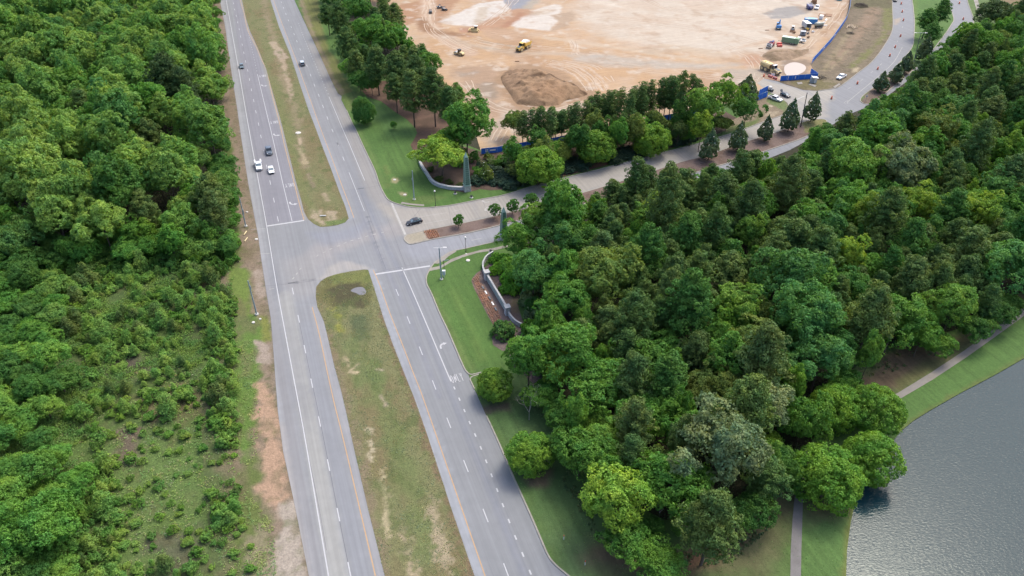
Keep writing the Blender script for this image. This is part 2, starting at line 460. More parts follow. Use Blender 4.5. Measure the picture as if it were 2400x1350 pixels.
# scrub field, lower left
scrub_ops = [
    mottle(A(84, 108, 54), 0.12, 0.4, 0.6, 0.9, 0.8),
    blob([(300, 1000), (420, 960), (480, 1060), (500, 1180), (480, 1320), (400, 1350), (300, 1300), (240, 1150)], A(112, 140, 70), 4.0, 2.0),
    blob([(330, 930), (430, 890), (480, 930), (440, 990), (340, 990)], A(128, 120, 82), 3.0, 2.0),
    blob([(260, 1010), (330, 1000), (340, 1080), (280, 1090)], A(126, 112, 92), 2.0, 1.5),
    blob([(380, 680), (470, 640), (500, 700), (420, 760)], A(118, 112, 74), 3.0, 2.0),
    blob([(230, 830), (330, 820), (350, 870), (250, 890)], A(104, 98, 78), 3.0, 2.0),
    blob([(330, 1260), (460, 1230), (480, 1330), (380, 1370)], A(112, 116, 84), 3.0, 2.0),
    mottle(A(116, 112, 70), 0.3, 0.58, 0.74, 0.5, 1.0, 4.0),
    mottle(A(96, 126, 52), 0.45, 0.58, 0.75, 0.7, 1.0, 9.0),
]
zone('scrub_ground', [(-240, 560), (0, 580), (200, 585), (545, 590), (525, 640), (505, 760), (475, 960), (485, 1150), (505, 1350), (525, 1520), (-240, 1520)], 0.8, -0.08, A(104, 132, 62), scrub_ops, M_SCRUB)

# medians
med_ops = [
    mottle(A(146, 132, 92), 0.2, 0.45, 0.65, 0.85, 0.3),
    stroke([(610, -60), (625, 40), (648, 110), (655, 140), (662, 180), (690, 250), (700, 300), (705, 340), (712, 390)], 2.6, A(176, 158, 126), 2.0, 1.2, 0.5, 0.75),
    stroke([(640, 100), (652, 118)], 3.2, A(206, 186, 156), 0.8, 0.7),
    stroke([(652, 120), (664, 135)], 4.5, A(204, 184, 158), 0.8, 0.7),
    stroke([(664, 140), (668, 170), (680, 200), (684, 230)], 2.0, A(204, 182, 152), 0.8, 0.6),
    stroke([(696, 308), (702, 325), (706, 345)], 0.9, A(212, 190, 158), 0.5, 0.3),
    stroke([(704, 350), (712, 370), (714, 382)], 2.2, A(204, 186, 148), 0.8, 0.7),
    stroke([(724, 410), (736, 450)], 1.4, A(170, 152, 124), 1.0, 0.8),
    blob([(728, 490), (752, 495), (760, 525), (735, 520)], A(200, 182, 150), 1.0, 1.0),
    blob([(765, 498), (795, 495), (790, 515), (768, 518)], A(200, 182, 150), 1.0, 1.0),
    stroke([(760, 455), (768, 470)], 1.6, A(190, 172, 140), 1.0, 0.8),
    blob([(640, 190), (655, 215), (690, 330), (720, 450), (735, 500), (710, 470), (680, 370), (650, 260)], A(138, 144, 88), 1.5, 1.0, amt=0.8),
    blob([(763, 520), (812, 512), (810, 524), (770, 530)], A(128, 148, 84), 0.8, 0.6),
    # lower median
    blob([(752, 655), (862, 634), (880, 680), (860, 720), (780, 720), (752, 690)], A(124, 122, 72), 2.0, 1.2),
    blob([(780, 640), (862, 634), (872, 665), (780, 668)], A(136, 142, 78), 1.0, 0.8),
    blob([(772, 680), (800, 665), (840, 668), (862, 690), (850, 720), (800, 725)], A(96, 92, 62), 1.5, 1.2),
    stroke([(784, 725), (792, 745), (798, 775)], 1.3, A(182, 180, 82), 1.0, 0.9, 0.8),
    blob([(818, 740), (860, 735), (870, 790), (835, 800)], A(104, 116, 76), 2.0, 1.2),
    blob([(800, 800), (830, 790), (900, 890), (960, 1060), (1040, 1300), (1000, 1340), (900, 1050)], A(122, 142, 80), 3.0, 1.5, amt=0.6),
    blob([(855, 850), (885, 840), (920, 950), (890, 960)], A(114, 138, 74), 2.5, 1.0, amt=0.6),
    stroke([(805, 838), (818, 858)], 1.0, A(196, 180, 140), 0.5, 0.6, 0.9),
    stroke([(822, 868), (842, 852)], 0.9, A(216, 198, 158), 0.4, 0.4),
    stroke([(820, 872), (838, 872)], 0.9, A(216, 198, 158), 0.4, 0.4),
    stroke([(885, 865), (895, 867)], 0.7, A(204, 190, 160), 0.4, 0.4),
    stroke([(893, 928), (904, 950)], 1.4, A(206, 188, 160), 0.7, 0.7),
    stroke([(862, 1005), (872, 1040), (868, 1080)], 0.8, A(210, 196, 160), 0.8, 0.9, 0.9),
    stroke([(895, 1100), (908, 1170), (906, 1260)], 1.0, A(206, 192, 150), 0.9, 1.0, 0.9),
    stroke([(1010, 1180), (1025, 1250), (1050, 1340)], 1.6, A(192, 176, 142), 1.2, 1.2, 0.8),
    stroke([(940, 1230), (960, 1300), (970, 1350)], 1.2, A(190, 174, 138), 1.0, 1.2, 0.9),
    stroke([(770, 790), (800, 900), (840, 1060), (880, 1240), (910, 1350)], 1.6, A(158, 140, 112), 1.2, 0.9, 0.6, 0.8),
    stroke([(890, 720), (930, 830), (975, 950), (1050, 1170), (1110, 1350)], 1.5, A(146, 122, 94), 1.2, 0.9, 0.6, 0.9),
    mottle(A(102, 120, 62), 0.5, 0.56, 0.74, 0.6, 0.6, 6.0),
]
med_c = A(144, 144, 96)
zone('median_grass', MED_U, 0.5, 0.03, med_c, med_ops, M_VERGE)
zone('median_grass', MED_L, 0.42, 0.03, med_c, med_ops, M_VERGE)
# puddle in the lower median
bm = bmesh.new()
pud = catmull(W([(822, 682), (832, 675), (848, 673), (857, 680), (856, 689), (845, 692), (834, 687)]), 5, True)
bm.faces.new([bm.verts.new((x, y, 0.045)) for x, y in pud])
me = bpy.data.meshes.new('puddle'); bm.to_mesh(me); bm.free()
link('puddle_water', me, mat('muddy water', A(150, 148, 150), 0.12))['kind'] = 'structure'

# upper lawn and verge right of the highway
lawn = A(96, 136, 62)
nlawn_ops = [
    mottle(A(104, 142, 68), 0.08, 0.4, 0.7, 0.7, 0.4),
    blob([(690, -60), (760, -60), (775, 80), (800, 170), (825, 215), (800, 225), (770, 178), (720, 65)], A(138, 142, 76), 1.5, 0.6),
    stroke([(700, -20), (724, 60), (752, 122), (776, 178), (800, 222)], 2.4, A(160, 146, 112), 1.6, 0.8),
    blob([(740, -60), (790, -60), (790, 140), (772, 120), (752, 50)], A(100, 140, 62), 1.5, 0.5),
    blob([(795, 225), (840, 215), (850, 240), (815, 262)], A(128, 150, 76), 2.0, 0.6),
    blob([(840, 232), (900, 240), (960, 285), (975, 320), (900, 320), (880, 260)], A(86, 126, 62), 3.0, 0.8, amt=0.6),
    stroke([(836, 300), (862, 346), (886, 400), (902, 440)], 1.6, A(120, 148, 78), 1.4, 0.5, 0.3, 0.8),
    blob([(915, 415), (935, 418), (930, 432), (915, 428)], A(186, 180, 130), 0.5, 0.5),
    blob([(936, 450), (955, 455), (950, 460), (938, 456)], A(180, 172, 128), 0.5, 0.4),
    blob([(898, 385), (912, 388), (915, 440), (905, 430)], A(124, 140, 74), 1.0, 0.8, amt=0.6),
    blob([(935, 470), (1005, 458), (1050, 462), (1010, 480), (960, 482)], A(116, 140, 72), 1.2, 0.8, amt=0.7),
]
LN = [(664, -60), (690, 0), (719, 63), (747, 123), (772, 179), (792, 219), (801, 225), (800, 234), (812, 258), (827, 292), (832, 300), (853, 346), (878, 398), (890, 433), (905, 462), (918, 473), (939, 480), (960, 485), (994, 487), (1022, 485), (1058, 481), (1129, 467), (1182, 457), (1250, 436), (1300, 423), (1400, 398), (1500, 372), (1600, 346), (1642, 335), (1683, 322), (1717, 312), (1756, 298), (1808, 279), (1833, 270), (1846, 258), (1848, 248), (1840, 237), (1800, 215), (1770, 222), (1640, 262), (1480, 300), (1340, 326), (1250, 342), (1130, 354), (1040, 320), (1000, 250), (900, 180), (830, 100), (790, 0), (780, -60)]
zone('lawn', LN, 0.75, 0.09, lawn, nlawn_ops, M_LAWN)
# lawn between the highway, the wood and the pond
SHORE = [(1975, 1520), (1983, 1350), (1985, 1290), (1993, 1230), (2003, 1180), (2020, 1140), (2060, 1090), (2085, 1045), (2110, 1012), (2140, 987), (2180, 962), (2250, 922), (2330, 880), (2400, 840), (2530, 768)]
slawn_ops = [
    mottle(A(102, 140, 66), 0.07, 0.4, 0.7, 0.8, 0.3),
    stroke([(1012, 690), (1050, 770), (1090, 850), (1150, 970), (1210, 1100), (1260, 1220), (1310, 1320)], 2.2, A(116, 142, 74), 2.0, 0.8, 0.3, 0.8),
    stroke([(1060, 680), (1100, 760), (1130, 840)], 1.2, A(118, 150, 72), 2.0, 0.6, 0.3, 0.7),
    stroke([(1020, 700), (1090, 850)], 0.5, A(128, 152, 82), 1.0, 0.3),
    blob([(1095, 870), (1240, 880), (1330, 1100), (1420, 1260), (1330, 1350), (1260, 1220), (1180, 1060)], A(98, 132, 72), 4.0, 1.0),
    stroke([(1245, 960), (1290, 1080), (1345, 1180), (1420, 1280), (1500, 1330)], 6.0, A(88, 120, 66), 5.0, 0.8, 0.2, 0.5),  # shade cast by the wood edge, painted into the lawn colour
    blob([(1280, 1230), (1330, 1230), (1400, 1330), (1420, 1450), (1330, 1380)], A(108, 138, 82), 4.0, 1.0),
    stroke([(1420, 1300), (1500, 1325), (1600, 1335), (1700, 1300), (1790, 1225), (1845, 1175)], 7.0, A(128, 112, 84), 5.0, 1.0, 0.3),
    stroke([(1500, 1318), (1600, 1328), (1700, 1290), (1780, 1220)], 2.5, A(128, 98, 74), 2.0, 0.8, 0.3),
    blob([(1480, 1360), (1700, 1340), (1790, 1260), (1852, 1190), (1852, 1350), (1840, 1520), (1480, 1520)], A(104, 124, 70), 5.0, 1.2),
    blob([(1700, 1330), (1790, 1240), (1835, 1250), (1780, 1350)], A(126, 120, 84), 4.0, 1.2, amt=0.7),
    blob([(1880, 1190), (2010, 1170), (1990, 1240), (1980, 1520), (1875, 1520)], A(104, 142, 72), 2.0, 0.6),
    blob([(1885, 1180), (2005, 1170), (1990, 1215), (1885, 1220)], A(116, 118, 78), 3.0, 0.8),
    blob([(1990, 900), (2100, 810), (2250, 790), (2400, 690), (2400, 730), (2200, 860), (2105, 915), (2000, 925)], A(136, 116, 88), 3.0, 0.8),
    blob([(2100, 890), (2250, 800), (2400, 705), (2400, 720), (2230, 838), (2110, 915)], A(120, 124, 72), 2.0, 0.8, amt=0.8),
    blob([(2105, 940), (2240, 855), (2400, 745), (2530, 660), (2530, 760), (2330, 870), (2180, 955), (2110, 1005)], A(100, 140, 68), 2.0, 0.4),
    stroke([(2108, 1010), (2180, 960), (2250, 920), (2330, 878), (2400, 838)], 1.0, A(116, 134, 70), 0.8, 0.3),
    stroke([(1981, 1350), (1984, 1290), (1992, 1230), (2000, 1190)], 1.0, A(128, 140, 70), 0.8, 0.3),
    blob([(1120, 950), (1195, 945), (1200, 965), (1130, 970)], A(110, 104, 84), 1.0, 0.5),
    blob([(1225, 1120), (1295, 1100), (1290, 1140), (1240, 1145)], A(132, 118, 92), 1.0, 0.5),
]
LS = KERB_S[:-1] + [(1215, 553), (1230, 600), (1230, 800), (1300, 920), (1370, 1060), (1440, 1160), (1560, 1220), (1700, 1180), (1800, 1120), (1900, 1040), (1960, 900), (2050, 820), (2150, 800), (2250, 770), (2330, 730), (2400, 680), (2530, 600)] + SHORE[::-1]
zone('lawn', LS, 0.65, 0.09, lawn, slawn_ops, M_LAWN)

# construction ground
sand, pale, red, tan = A(229, 188, 143), A(243, 226, 200), A(204, 160, 128), A(214, 186, 154)
site_ops = [
    mottle(A(196, 154, 118), 0.05, 0.5, 0.75, 0.6, 0.5, 21.0),
    mottle(pale, 0.03, 0.48, 0.75, 0.6, 0.6),
    blob([(1400, -60), (1990, -60), (1960, 40), (1880, 120), (1700, 130), (1500, 110), (1400, 80), (1340, 40)], A(243, 226, 203), 14.0, 2.0),
    mottle(A(232, 206, 178), 0.06, 0.5, 0.7, 0.6, 1.0, 4.0),
    # red-brown haul roads, left
    blob([(900, 20), (985, 0), (1060, -40), (1080, -10), (1060, 20), (1040, 40), (1030, 60), (1060, 75), (1130, 85), (1100, 90), (1040, 70), (990, 45), (930, 70)], A(206, 160, 122), 3.0, 1.0),
    stroke([(1000, -30), (1004, 20), (1000, 50), (1020, 75), (1060, 100), (1100, 125)], 8.0, A(232, 198, 166), 3.0, 0.8),
    stroke([(1003, -30), (1008, 30), (1008, 52), (1032, 75)], 1.0, A(246, 222, 194), 0.8, 0.2),
    stroke([(994, -30), (996, 30), (996, 55), (1022, 85), (1050, 105)], 1.0, A(244, 216, 188), 0.8, 0.2),
    stroke([(985, 45), (1000, 70), (1040, 78), (1080, 82)], 6.0, A(182, 138, 102), 3.0, 0.8),
    # white rock slabs
    blob([(1028, 52), (1075, 30), (1120, 8), (1180, 0), (1196, 20), (1160, 45), (1140, 60), (1120, 64), (1060, 58)], A(250, 240, 226), 1.5, 0.7, 0.3),
    blob([(1120, 18), (1150, 15), (1135, 45), (1125, 62), (1110, 55)], A(226, 208, 182), 2.0, 1.0, amt=0.8),
    blob([(1194, 55), (1230, 28), (1300, 10), (1318, 12), (1310, 45), (1290, 72), (1240, 68), (1200, 62)], A(250, 238, 222), 1.5, 0.6, 0.3),
    blob([(1240, 30), (1270, 20), (1300, 22), (1290, 32), (1258, 36)], A(240, 222, 198), 2.0, 0.8),
    # grey stone pad and red ramp
    blob([(1176, -60), (1180, 2), (1200, 26), (1232, 28), (1262, 0), (1270, -60)], A(176, 178, 184), 1.2, 0.4),
    stroke([(1222, 30), (1255, 0), (1268, -40)], 5.0, A(206, 192, 170), 3.0, 0.8),
    stroke([(1140, 64), (1180, 45), (1222, 28)], 12.0, A(214, 168, 132), 3.0, 0.6),
    stroke([(1185, 62), (1222, 32)], 4.0, A(202, 150, 116), 2.0, 0.6),
    blob([(1290, 36), (1340, 26), (1352, 34), (1330, 60), (1290, 74), (1310, 50)], A(212, 184, 154), 2.0, 0.7),
    blob([(1075, 66), (1125, 62), (1122, 76), (1075, 76)], A(208, 158, 126), 1.2, 0.5),
    blob([(1130, 68), (1230, 70), (1220, 95), (1170, 95), (1130, 84)], A(222, 184, 148), 4.0, 1.2),
    # tyre tracks
    stroke([(1040, 85), (1100, 105), (1180, 120), (1210, 125), (1300, 125), (1400, 130)], 5.0, A(224, 198, 168), 4.0, 1.0),
    stroke([(1130, 98), (1200, 108), (1230, 116)], 1.5, A(204, 186, 160), 1.2, 0.5),
    stroke([(1130, 112), (1180, 116), (1240, 118)], 1.2, A(208, 188, 160), 1.0, 0.5),
    stroke([(1340, 100), (1345, 125)], 0.9, A(246, 224, 198), 0.6, 0.2),
    stroke([(1350, 102), (1356, 128)], 0.9, A(246, 224, 198), 0.6, 0.2),
    stroke([(1280, 88), (1400, 105), (1500, 120), (1640, 140)], 4.0, A(236, 210, 178), 3.0, 1.0),
    blob([(1330, 130), (1420, 126), (1480, 136), (1640, 150), (1780, 150), (1640, 162), (1420, 156), (1340, 142)], A(216, 206, 190), 5.0, 1.5, amt=0.8),
    stroke([(1290, 150), (1340, 158), (1370, 180), (1390, 208)], 0.9, A(248, 222, 194), 0.6, 0.2),
    stroke([(1310, 148), (1360, 158), (1395, 185), (1412, 212)], 0.9, A(248, 222, 194), 0.6, 0.2),
    stroke([(1330, 146), (1380, 158), (1408, 182), (1424, 206)], 0.9, A(248, 222, 194), 0.6, 0.2),
    stroke([(1310, 160), (1345, 175), (1375, 205)], 0.8, A(246, 220, 192), 0.6, 0.2),
    blob([(1540, 100), (1690, 120), (1690, 128), (1560, 120)], A(228, 204, 172), 2.0, 0.8, amt=0.7),
    blob([(1500, 112), (1560, 112), (1580, 124), (1510, 126)], A(224, 200, 170), 2.0, 0.8, amt=0.8),
    # soil round the stockpile
    blob([(1060, 160), (1160, 150), (1180, 180), (1170, 240), (1280, 256), (1330, 252), (1280, 280), (1150, 280), (1100, 240)], A(206, 172, 140), 5.0, 1.5),
    blob([(1066, 170), (1120, 168), (1110, 180), (1070, 182)], A(186, 168, 148), 3.0, 1.0, amt=0.8),
    blob([(1120, 196), (1175, 190), (1170, 235), (1120, 225)], A(182, 160, 136), 4.0, 1.5),
    stroke([(1090, 195), (1120, 230), (1170, 250), (1260, 252)], 3.0, A(208, 182, 154), 3.0, 1.0),
    blob([(1180, 258), (1330, 252), (1400, 228), (1420, 236), (1340, 262), (1240, 285), (1160, 300)], A(226, 206, 180), 3.0, 1.0),
    blob([(1130, 290), (1200, 270), (1170, 330), (1140, 350)], A(206, 186, 164), 4.0, 1.2),
    blob([(1250, 300), (1420, 255), (1560, 230), (1640, 215), (1640, 270), (1440, 315), (1280, 335)], A(216, 182, 148), 4.0, 1.5),
    # right: grey patch, equipment yard, wet pit and pale settling pond
    blob([(1788, 32), (1820, 18), (1870, 14), (1902, 18), (1895, 30), (1850, 42), (1808, 45)], A(188, 182, 174), 1.6, 0.6),
    blob([(1740, 110), (1800, 100), (1860, 110), (1900, 90), (1950, 40), (1985, 10), (1990, -40), (1950, -40), (1900, 60)], A(228, 192, 156), 6.0, 1.5, amt=0.8),
    blob([(1740, 130), (1790, 125), (1790, 150), (1750, 160)], A(222, 176, 142), 4.0, 1.2),
    blob([(1780, 122), (1830, 114), (1900, 108), (1900, 125), (1860, 138), (1810, 145), (1786, 138)], A(186, 156, 126), 3.0, 1.0),
    blob([(1790, 125), (1815, 122), (1818, 138), (1795, 140)], A(160, 140, 112), 2.0, 0.8, amt=0.8),
    blob([(1830, 140), (1890, 140), (1905, 150), (1890, 176), (1840, 180), (1826, 165)], A(178, 154, 130), 2.5, 0.8),
    stroke([(1790, 182), (1820, 190)], 5.0, A(196, 150, 124), 2.0, 0.8),
    stroke([(1975, 15), (1935, 60), (1880, 115)], 4.0, A(234, 206, 172), 3.0, 0.8),
    stroke([(1990, 0), (1975, 30), (1930, 80)], 2.5, A(206, 168, 130), 2.0, 0.8),
    blob([(1700, 165), (1790, 155), (1790, 190), (1720, 200)], A(214, 196, 174), 4.0, 1.2),
    blob([(1160, 190), (1176, 158), (1240, 150), (1310, 168), (1395, 212), (1392, 230), (1330, 246), (1250, 262), (1190, 250)], A(196, 160, 124), 3.0, 1.2),
    mottle(A(206, 172, 138), 0.16, 0.60, 0.75, 0.5, 1.0, 11.0),
    mottle(A(250, 236, 216), 0.22, 0.62, 0.78, 0.6, 1.0, 15.0),
]
SITE = [(820, -60), (850, 0), (920, 90), (1000, 150), (1060, 220), (1110, 300), (1128, 357), (1250, 344), (1340, 325), (1480, 302), (1600, 278), (1640, 264), (1772, 223), (1805, 214), (1775, 195), (1790, 184), (1825, 190), (1915, 182), (1900, 150), (1912, 138), (1980, 50), (1988, 20), (1992, 0), (1996, -60)]
zone('construction_ground', SITE, 0.95, -0.02, sand, site_ops, M_SITE)
# brown ground between the blue fence and the NE road
bare_ops = [
    mottle(A(140, 124, 100), 0.12, 0.45, 0.7, 0.8),
    blob([(2070, 15), (2093, 12), (2094, 50), (2080, 80), (2058, 110), (2030, 138), (2000, 160), (1985, 160), (2030, 120), (2064, 85), (2072, 50)], A(140, 140, 82), 2.0, 1.2),
    blob([(1990, -40), (2085, -40), (2090, 20), (2000, 20)], A(122, 116, 80), 3.0, 1.0),
    stroke([(2050, 20), (2020, 70), (1990, 105), (1950, 150)], 5.0, A(178, 150, 122), 4.0, 1.2),
    stroke([(2000, 60), (1960, 120), (1930, 165)], 2.0, A(176, 158, 122), 1.5, 0.8),
    stroke([(1985, 120), (1945, 165)], 1.2, A(180, 162, 126), 1.0, 0.6),
    blob([(1840, 192), (1917, 185), (1960, 190), (1955, 206), (1917, 212), (1883, 209)], A(138, 128, 86), 2.0, 1.0),
    blob([(2000, 160), (2012, 158), (2010, 168), (1998, 170)], A(214, 196, 160), 0.8, 0.4),
    mottle(A(106, 98, 66), 0.35, 0.56, 0.72, 0.6, 1.0, 3.0),
    mottle(A(178, 160, 136), 0.5, 0.62, 0.76, 0.6, 1.0, 7.0),
]
zone('bare_ground', [(1996, -60), (1992, 0), (1988, 20), (1980, 50), (1912, 138), (1900, 150), (1915, 182), (1825, 190), (1820, 190), (1842, 198), (1883, 211), (1917, 213), (1957, 207), (1975, 198), (2008, 173), (2038, 150), (2058, 128), (2075, 103), (2088, 80), (2093, 58), (2091, 0), (2090, -60)], 0.75, 0.09, A(150, 134, 108), bare_ops, M_VERGE)
# corner wedge by the gate
zone('bare_ground', [(1776, 226), (1796, 217), (1840, 237), (1848, 248), (1846, 258), (1833, 270), (1808, 279), (1770, 292), (1700, 312), (1700, 290), (1760, 262)], 0.6, 0.14, A(160, 142, 116),
     [blob([(1800, 220), (1840, 237), (1848, 250), (1838, 262), (1815, 250), (1798, 240)], A(124, 142, 84), 1.0, 0.4),
      blob([(1700, 300), (1770, 280), (1790, 262), (1775, 292), (1700, 316)], A(112, 128, 66), 1.5, 0.6),
      blob([(1797, 246), (1812, 248), (1810, 252), (1798, 250)], A(216, 200, 170), 0.4, 0.2),
      blob([(1800, 262), (1825, 262), (1815, 274), (1795, 272)], A(196, 178, 148), 0.8, 0.4)], M_VERGE)

# mulch and planting beds on the lawns
mulch = A(138, 116, 104)
zone('mulch_bed', [(862, 228), (893, 238), (923, 261), (953, 280), (973, 300), (978, 312), (969, 330), (962, 340), (966, 350), (981, 357), (990, 352), (1010, 330), (1080, 300), (1075, 240), (960, 190), (880, 190), (845, 210)], 0.7, 0.12, A(134, 104, 86), [mottle(A(112, 88, 70), 0.3, 0.45, 0.65)], M_MULCH)
zone('mulch_bed', [(981, 362), (986, 388), (1001, 410), (1012, 427), (1026, 437), (1040, 442), (1058, 447), (1088, 452), (1108, 449), (1125, 444), (1150, 447), (1182, 445), (1218, 437), (1250, 431), (1300, 420), (1400, 394), (1500, 367), (1600, 341), (1700, 308), (1740, 285), (1700, 262), (1640, 264), (1480, 302), (1340, 326), (1250, 344), (1130, 357), (1040, 330), (1000, 345)], 0.7, 0.12, A(122, 100, 86), [mottle(A(98, 80, 66), 0.25, 0.4, 0.65), stroke([(1225, 430), (1320, 408), (1450, 375), (1600, 337)], 2.0, A(132, 96, 78), 2.0, 0.6),
      stroke([(1560, 354), (1640, 333), (1720, 305)], 2.0, A(92, 116, 54), 1.0, 0.4)], M_MULCH)
zone('mulch_bed', [(1131, 632), (1117, 640.6), (1107.4, 652.4), (1105, 660), (1110, 674), (1126, 707), (1143, 740), (1157, 764), (1153, 790), (1155, 809), (1167, 817), (1193, 832), (1202, 851), (1205, 863), (1226, 878), (1250, 900), (1280, 880), (1240, 800), (1215, 720), (1230, 650), (1180, 610), (1150, 615)], 0.45, 0.12, A(140, 122, 116),
     [blob([(1131, 632), (1105, 656), (1157, 764), (1175, 745), (1140, 680), (1120, 655)], A(176, 134, 114), 0.6, 0.2),
      blob([(1195, 690), (1240, 690), (1230, 740), (1200, 735)], A(140, 124, 98), 1.0, 0.6)], M_MULCH)
# flower bed rows
def row_strip(pts, w, z):
    out = []
    P = W(pts)
    for i in range(len(P) - 1):
        a, b = Vector(P[i]), Vector(P[i + 1])
        n = (b - a).normalized().orthogonal() * w / 2
        out.append([(a + n, z), (b + n, z), (b - n, z), (a - n, z)])
    return out

# kerbs: a real step along traced edges
M_KERB = mat('kerb concrete', A(196, 190, 176), 0.9, var=0.12, vs=0.8)
def sweep(name, pts_w, w, h, z0, m, closed=False, kind='structure', bev=0.03):
    P = [Vector((p[0], p[1])) for p in pts_w]
    n = len(P)
    bm = bmesh.new()
    rings = []
    for i in range(n):
        a = P[i - 1] if (i > 0 or closed) else P[i]
        b = P[(i + 1) % n] if (i < n - 1 or closed) else P[i]
        t = (b - a)
        t = t.normalized() if t.length > 1e-6 else Vector((1, 0))
        nn = Vector((-t.y, t.x))
        prof = [(-w / 2, z0), (-w / 2, z0 + h - bev), (-w / 2 + bev, z0 + h), (w / 2 - bev, z0 + h), (w / 2, z0 + h - bev), (w / 2, z0)]
        rings.append([bm.verts.new((P[i].x + nn.x * o, P[i].y + nn.y * o, z)) for o, z in prof])
    for i in range(n if closed else n - 1):
        r0, r1 = rings[i], rings[(i + 1) % n]
        for k in range(5):
            bm.faces.new((r0[k], r0[k + 1], r1[k + 1], r1[k]))
    if not closed:
        bm.faces.new(rings[0][::-1]); bm.faces.new(rings[-1])
    bmesh.ops.recalc_face_normals(bm, faces=bm.faces)
    me = bpy.data.meshes.new(name); bm.to_mesh(me); bm.free()
    o = link(name, me, m)
    if kind: o['kind'] = kind
    return o
def smooth_w(pts, n=4, closed=False):
    return catmull(W(pts), n, closed)
sweep('kerb', smooth_w(KERB_S[1:11]), 0.34, 0.2, -0.05, M_KERB)
sweep('kerb', smooth_w([(1112, 912), (1104, 895), (1102, 889), (1107, 883), (1128, 876)]), 0.3, 0.2, -0.05, M_KERB)
sweep('kerb', smooth_w([(1128, 873), (1108, 878), (1100, 877), (1094, 872), (1086, 859), (1068, 817), (1049, 773), (1031, 735.6), (1011.6, 689), (1001, 668), (999, 652), (1004.5, 637), (1017, 618), (1033, 606), (1049, 595), (1067, 588), (1090, 583), (1129, 574), (1156, 568), (1215, 553)]), 0.34, 0.2, -0.05, M_KERB)
sweep('kerb', smooth_w(KERB_N[1:31]), 0.34, 0.2, -0.05, M_KERB)
sweep('kerb', smooth_w(NE_L[:11]), 0.34, 0.2, -0.05, M_KERB)
sweep('kerb', smooth_w(OUT_S[11:]), 0.34, 0.2, -0.05, M_KERB)
sweep('kerb', smooth_w(ISLAND_N + ISLAND_S, 4, True), 0.4, 0.2, -0.05, M_KERB, True)
sweep('kerb', smooth_w(NE_ISLE, 4, True), 0.4, 0.2, -0.05, M_KERB, True)
# islands
zone('traffic_island', ISLAND_N + ISLAND_S, 0.55, 0.11, A(150, 128, 118), [
    mottle(A(132, 108, 96), 0.3, 0.45, 0.65),
    blob([(947, 545), (993, 541), (1005, 563), (950, 575)], A(204, 194, 174), 0.1),
    blob([(955, 552), (985, 546), (998, 562), (965, 566)], A(196, 186, 160), 1.0, 0.4, 0.8, 0.7),
    blob([(993, 541), (1020, 535), (1034, 557), (1005, 563)], A(166, 124, 104), 0.1),
    stroke([(1000, 541), (1014, 560)], 0.25, A(120, 90, 76), 0.15), stroke([(1013, 538), (1026, 558)], 0.25, A(120, 90, 76), 0.15), stroke([(1017, 537), (1030, 557)], 0.25, A(120, 90, 76), 0.15),
    blob([(1876, 285), (1940, 278), (1940, 305), (1890, 312)], A(150, 148, 92), 1.0, 0.5)], M_MULCH, smooth=True)
zone('traffic_island', NE_ISLE, 0.9, 0.11, A(104, 144, 66), [
    blob([(2010, 245), (2050, 195), (2100, 150), (2150, 150), (2140, 170), (2050, 250)], A(140, 120, 104), 1.0, 0.4),
    blob([(2130, -60), (2150, 0), (2150, 80), (2125, 80)], A(116, 148, 70), 1.0, 0.3)], M_LAWN, smooth=True)
# foot paths
def strip_poly(a, b): return a + b[::-1]
path_ops = [mottle(A(176, 168, 154), 0.4, 0.45, 0.7)]
zone('path', strip_poly([(1006, 629), (1012, 628), (1033, 623.6), (1058, 607.6), (1090, 596), (1129, 586), (1156, 582), (1190, 574)], [(1003, 637), (1012, 635), (1031, 630.7), (1058, 614.7), (1084, 604), (1120, 593), (1156, 588), (1190, 580)]), 0.6, 0.115, A(194, 188, 174), path_ops, M_CONC)
zone('path', strip_poly([(2060, 945), (2105, 921), (2180, 875), (2260, 822), (2330, 770), (2400, 718), (2530, 620)], [(2060, 960), (2105, 938), (2185, 891), (2265, 838), (2335, 788), (2400, 741), (2530, 644)]), 0.8, 0.115, A(176, 170, 162), path_ops, M_CONC)
zone('path', strip_poly([(1890, 1050), (1870, 1110), (1862, 1165), (1857, 1220), (1853, 1290), (1852, 1350), (1850, 1520)], [(1916, 1050), (1893, 1110), (1882, 1165), (1880, 1220), (1878, 1290), (1877, 1350), (1876, 1520)]), 0.6, 0.115, A(158, 154, 152), [mottle(A(146, 142, 140), 0.4, 0.45, 0.7)], M_CONC)
zone('path', strip_poly([(2278, -60), (2281.7, 0), (2293, 38)], [(2287, -60), (2291.7, 0), (2301, 38)]), 0.8, 0.115, A(196, 190, 178), path_ops, M_CONC)
zone('lawn', [(2255, -60), (2266.7, 0), (2276.7, 30), (2281.7, 50), (2276, 70), (2420, 60), (2420, -60)], 1.2, 0.09, A(112, 140, 74), [blob([(2290, -60), (2420, -60), (2420, 20), (2340, 10)], A(158, 136, 100), 3.0, 1.0)], M_LAWN)
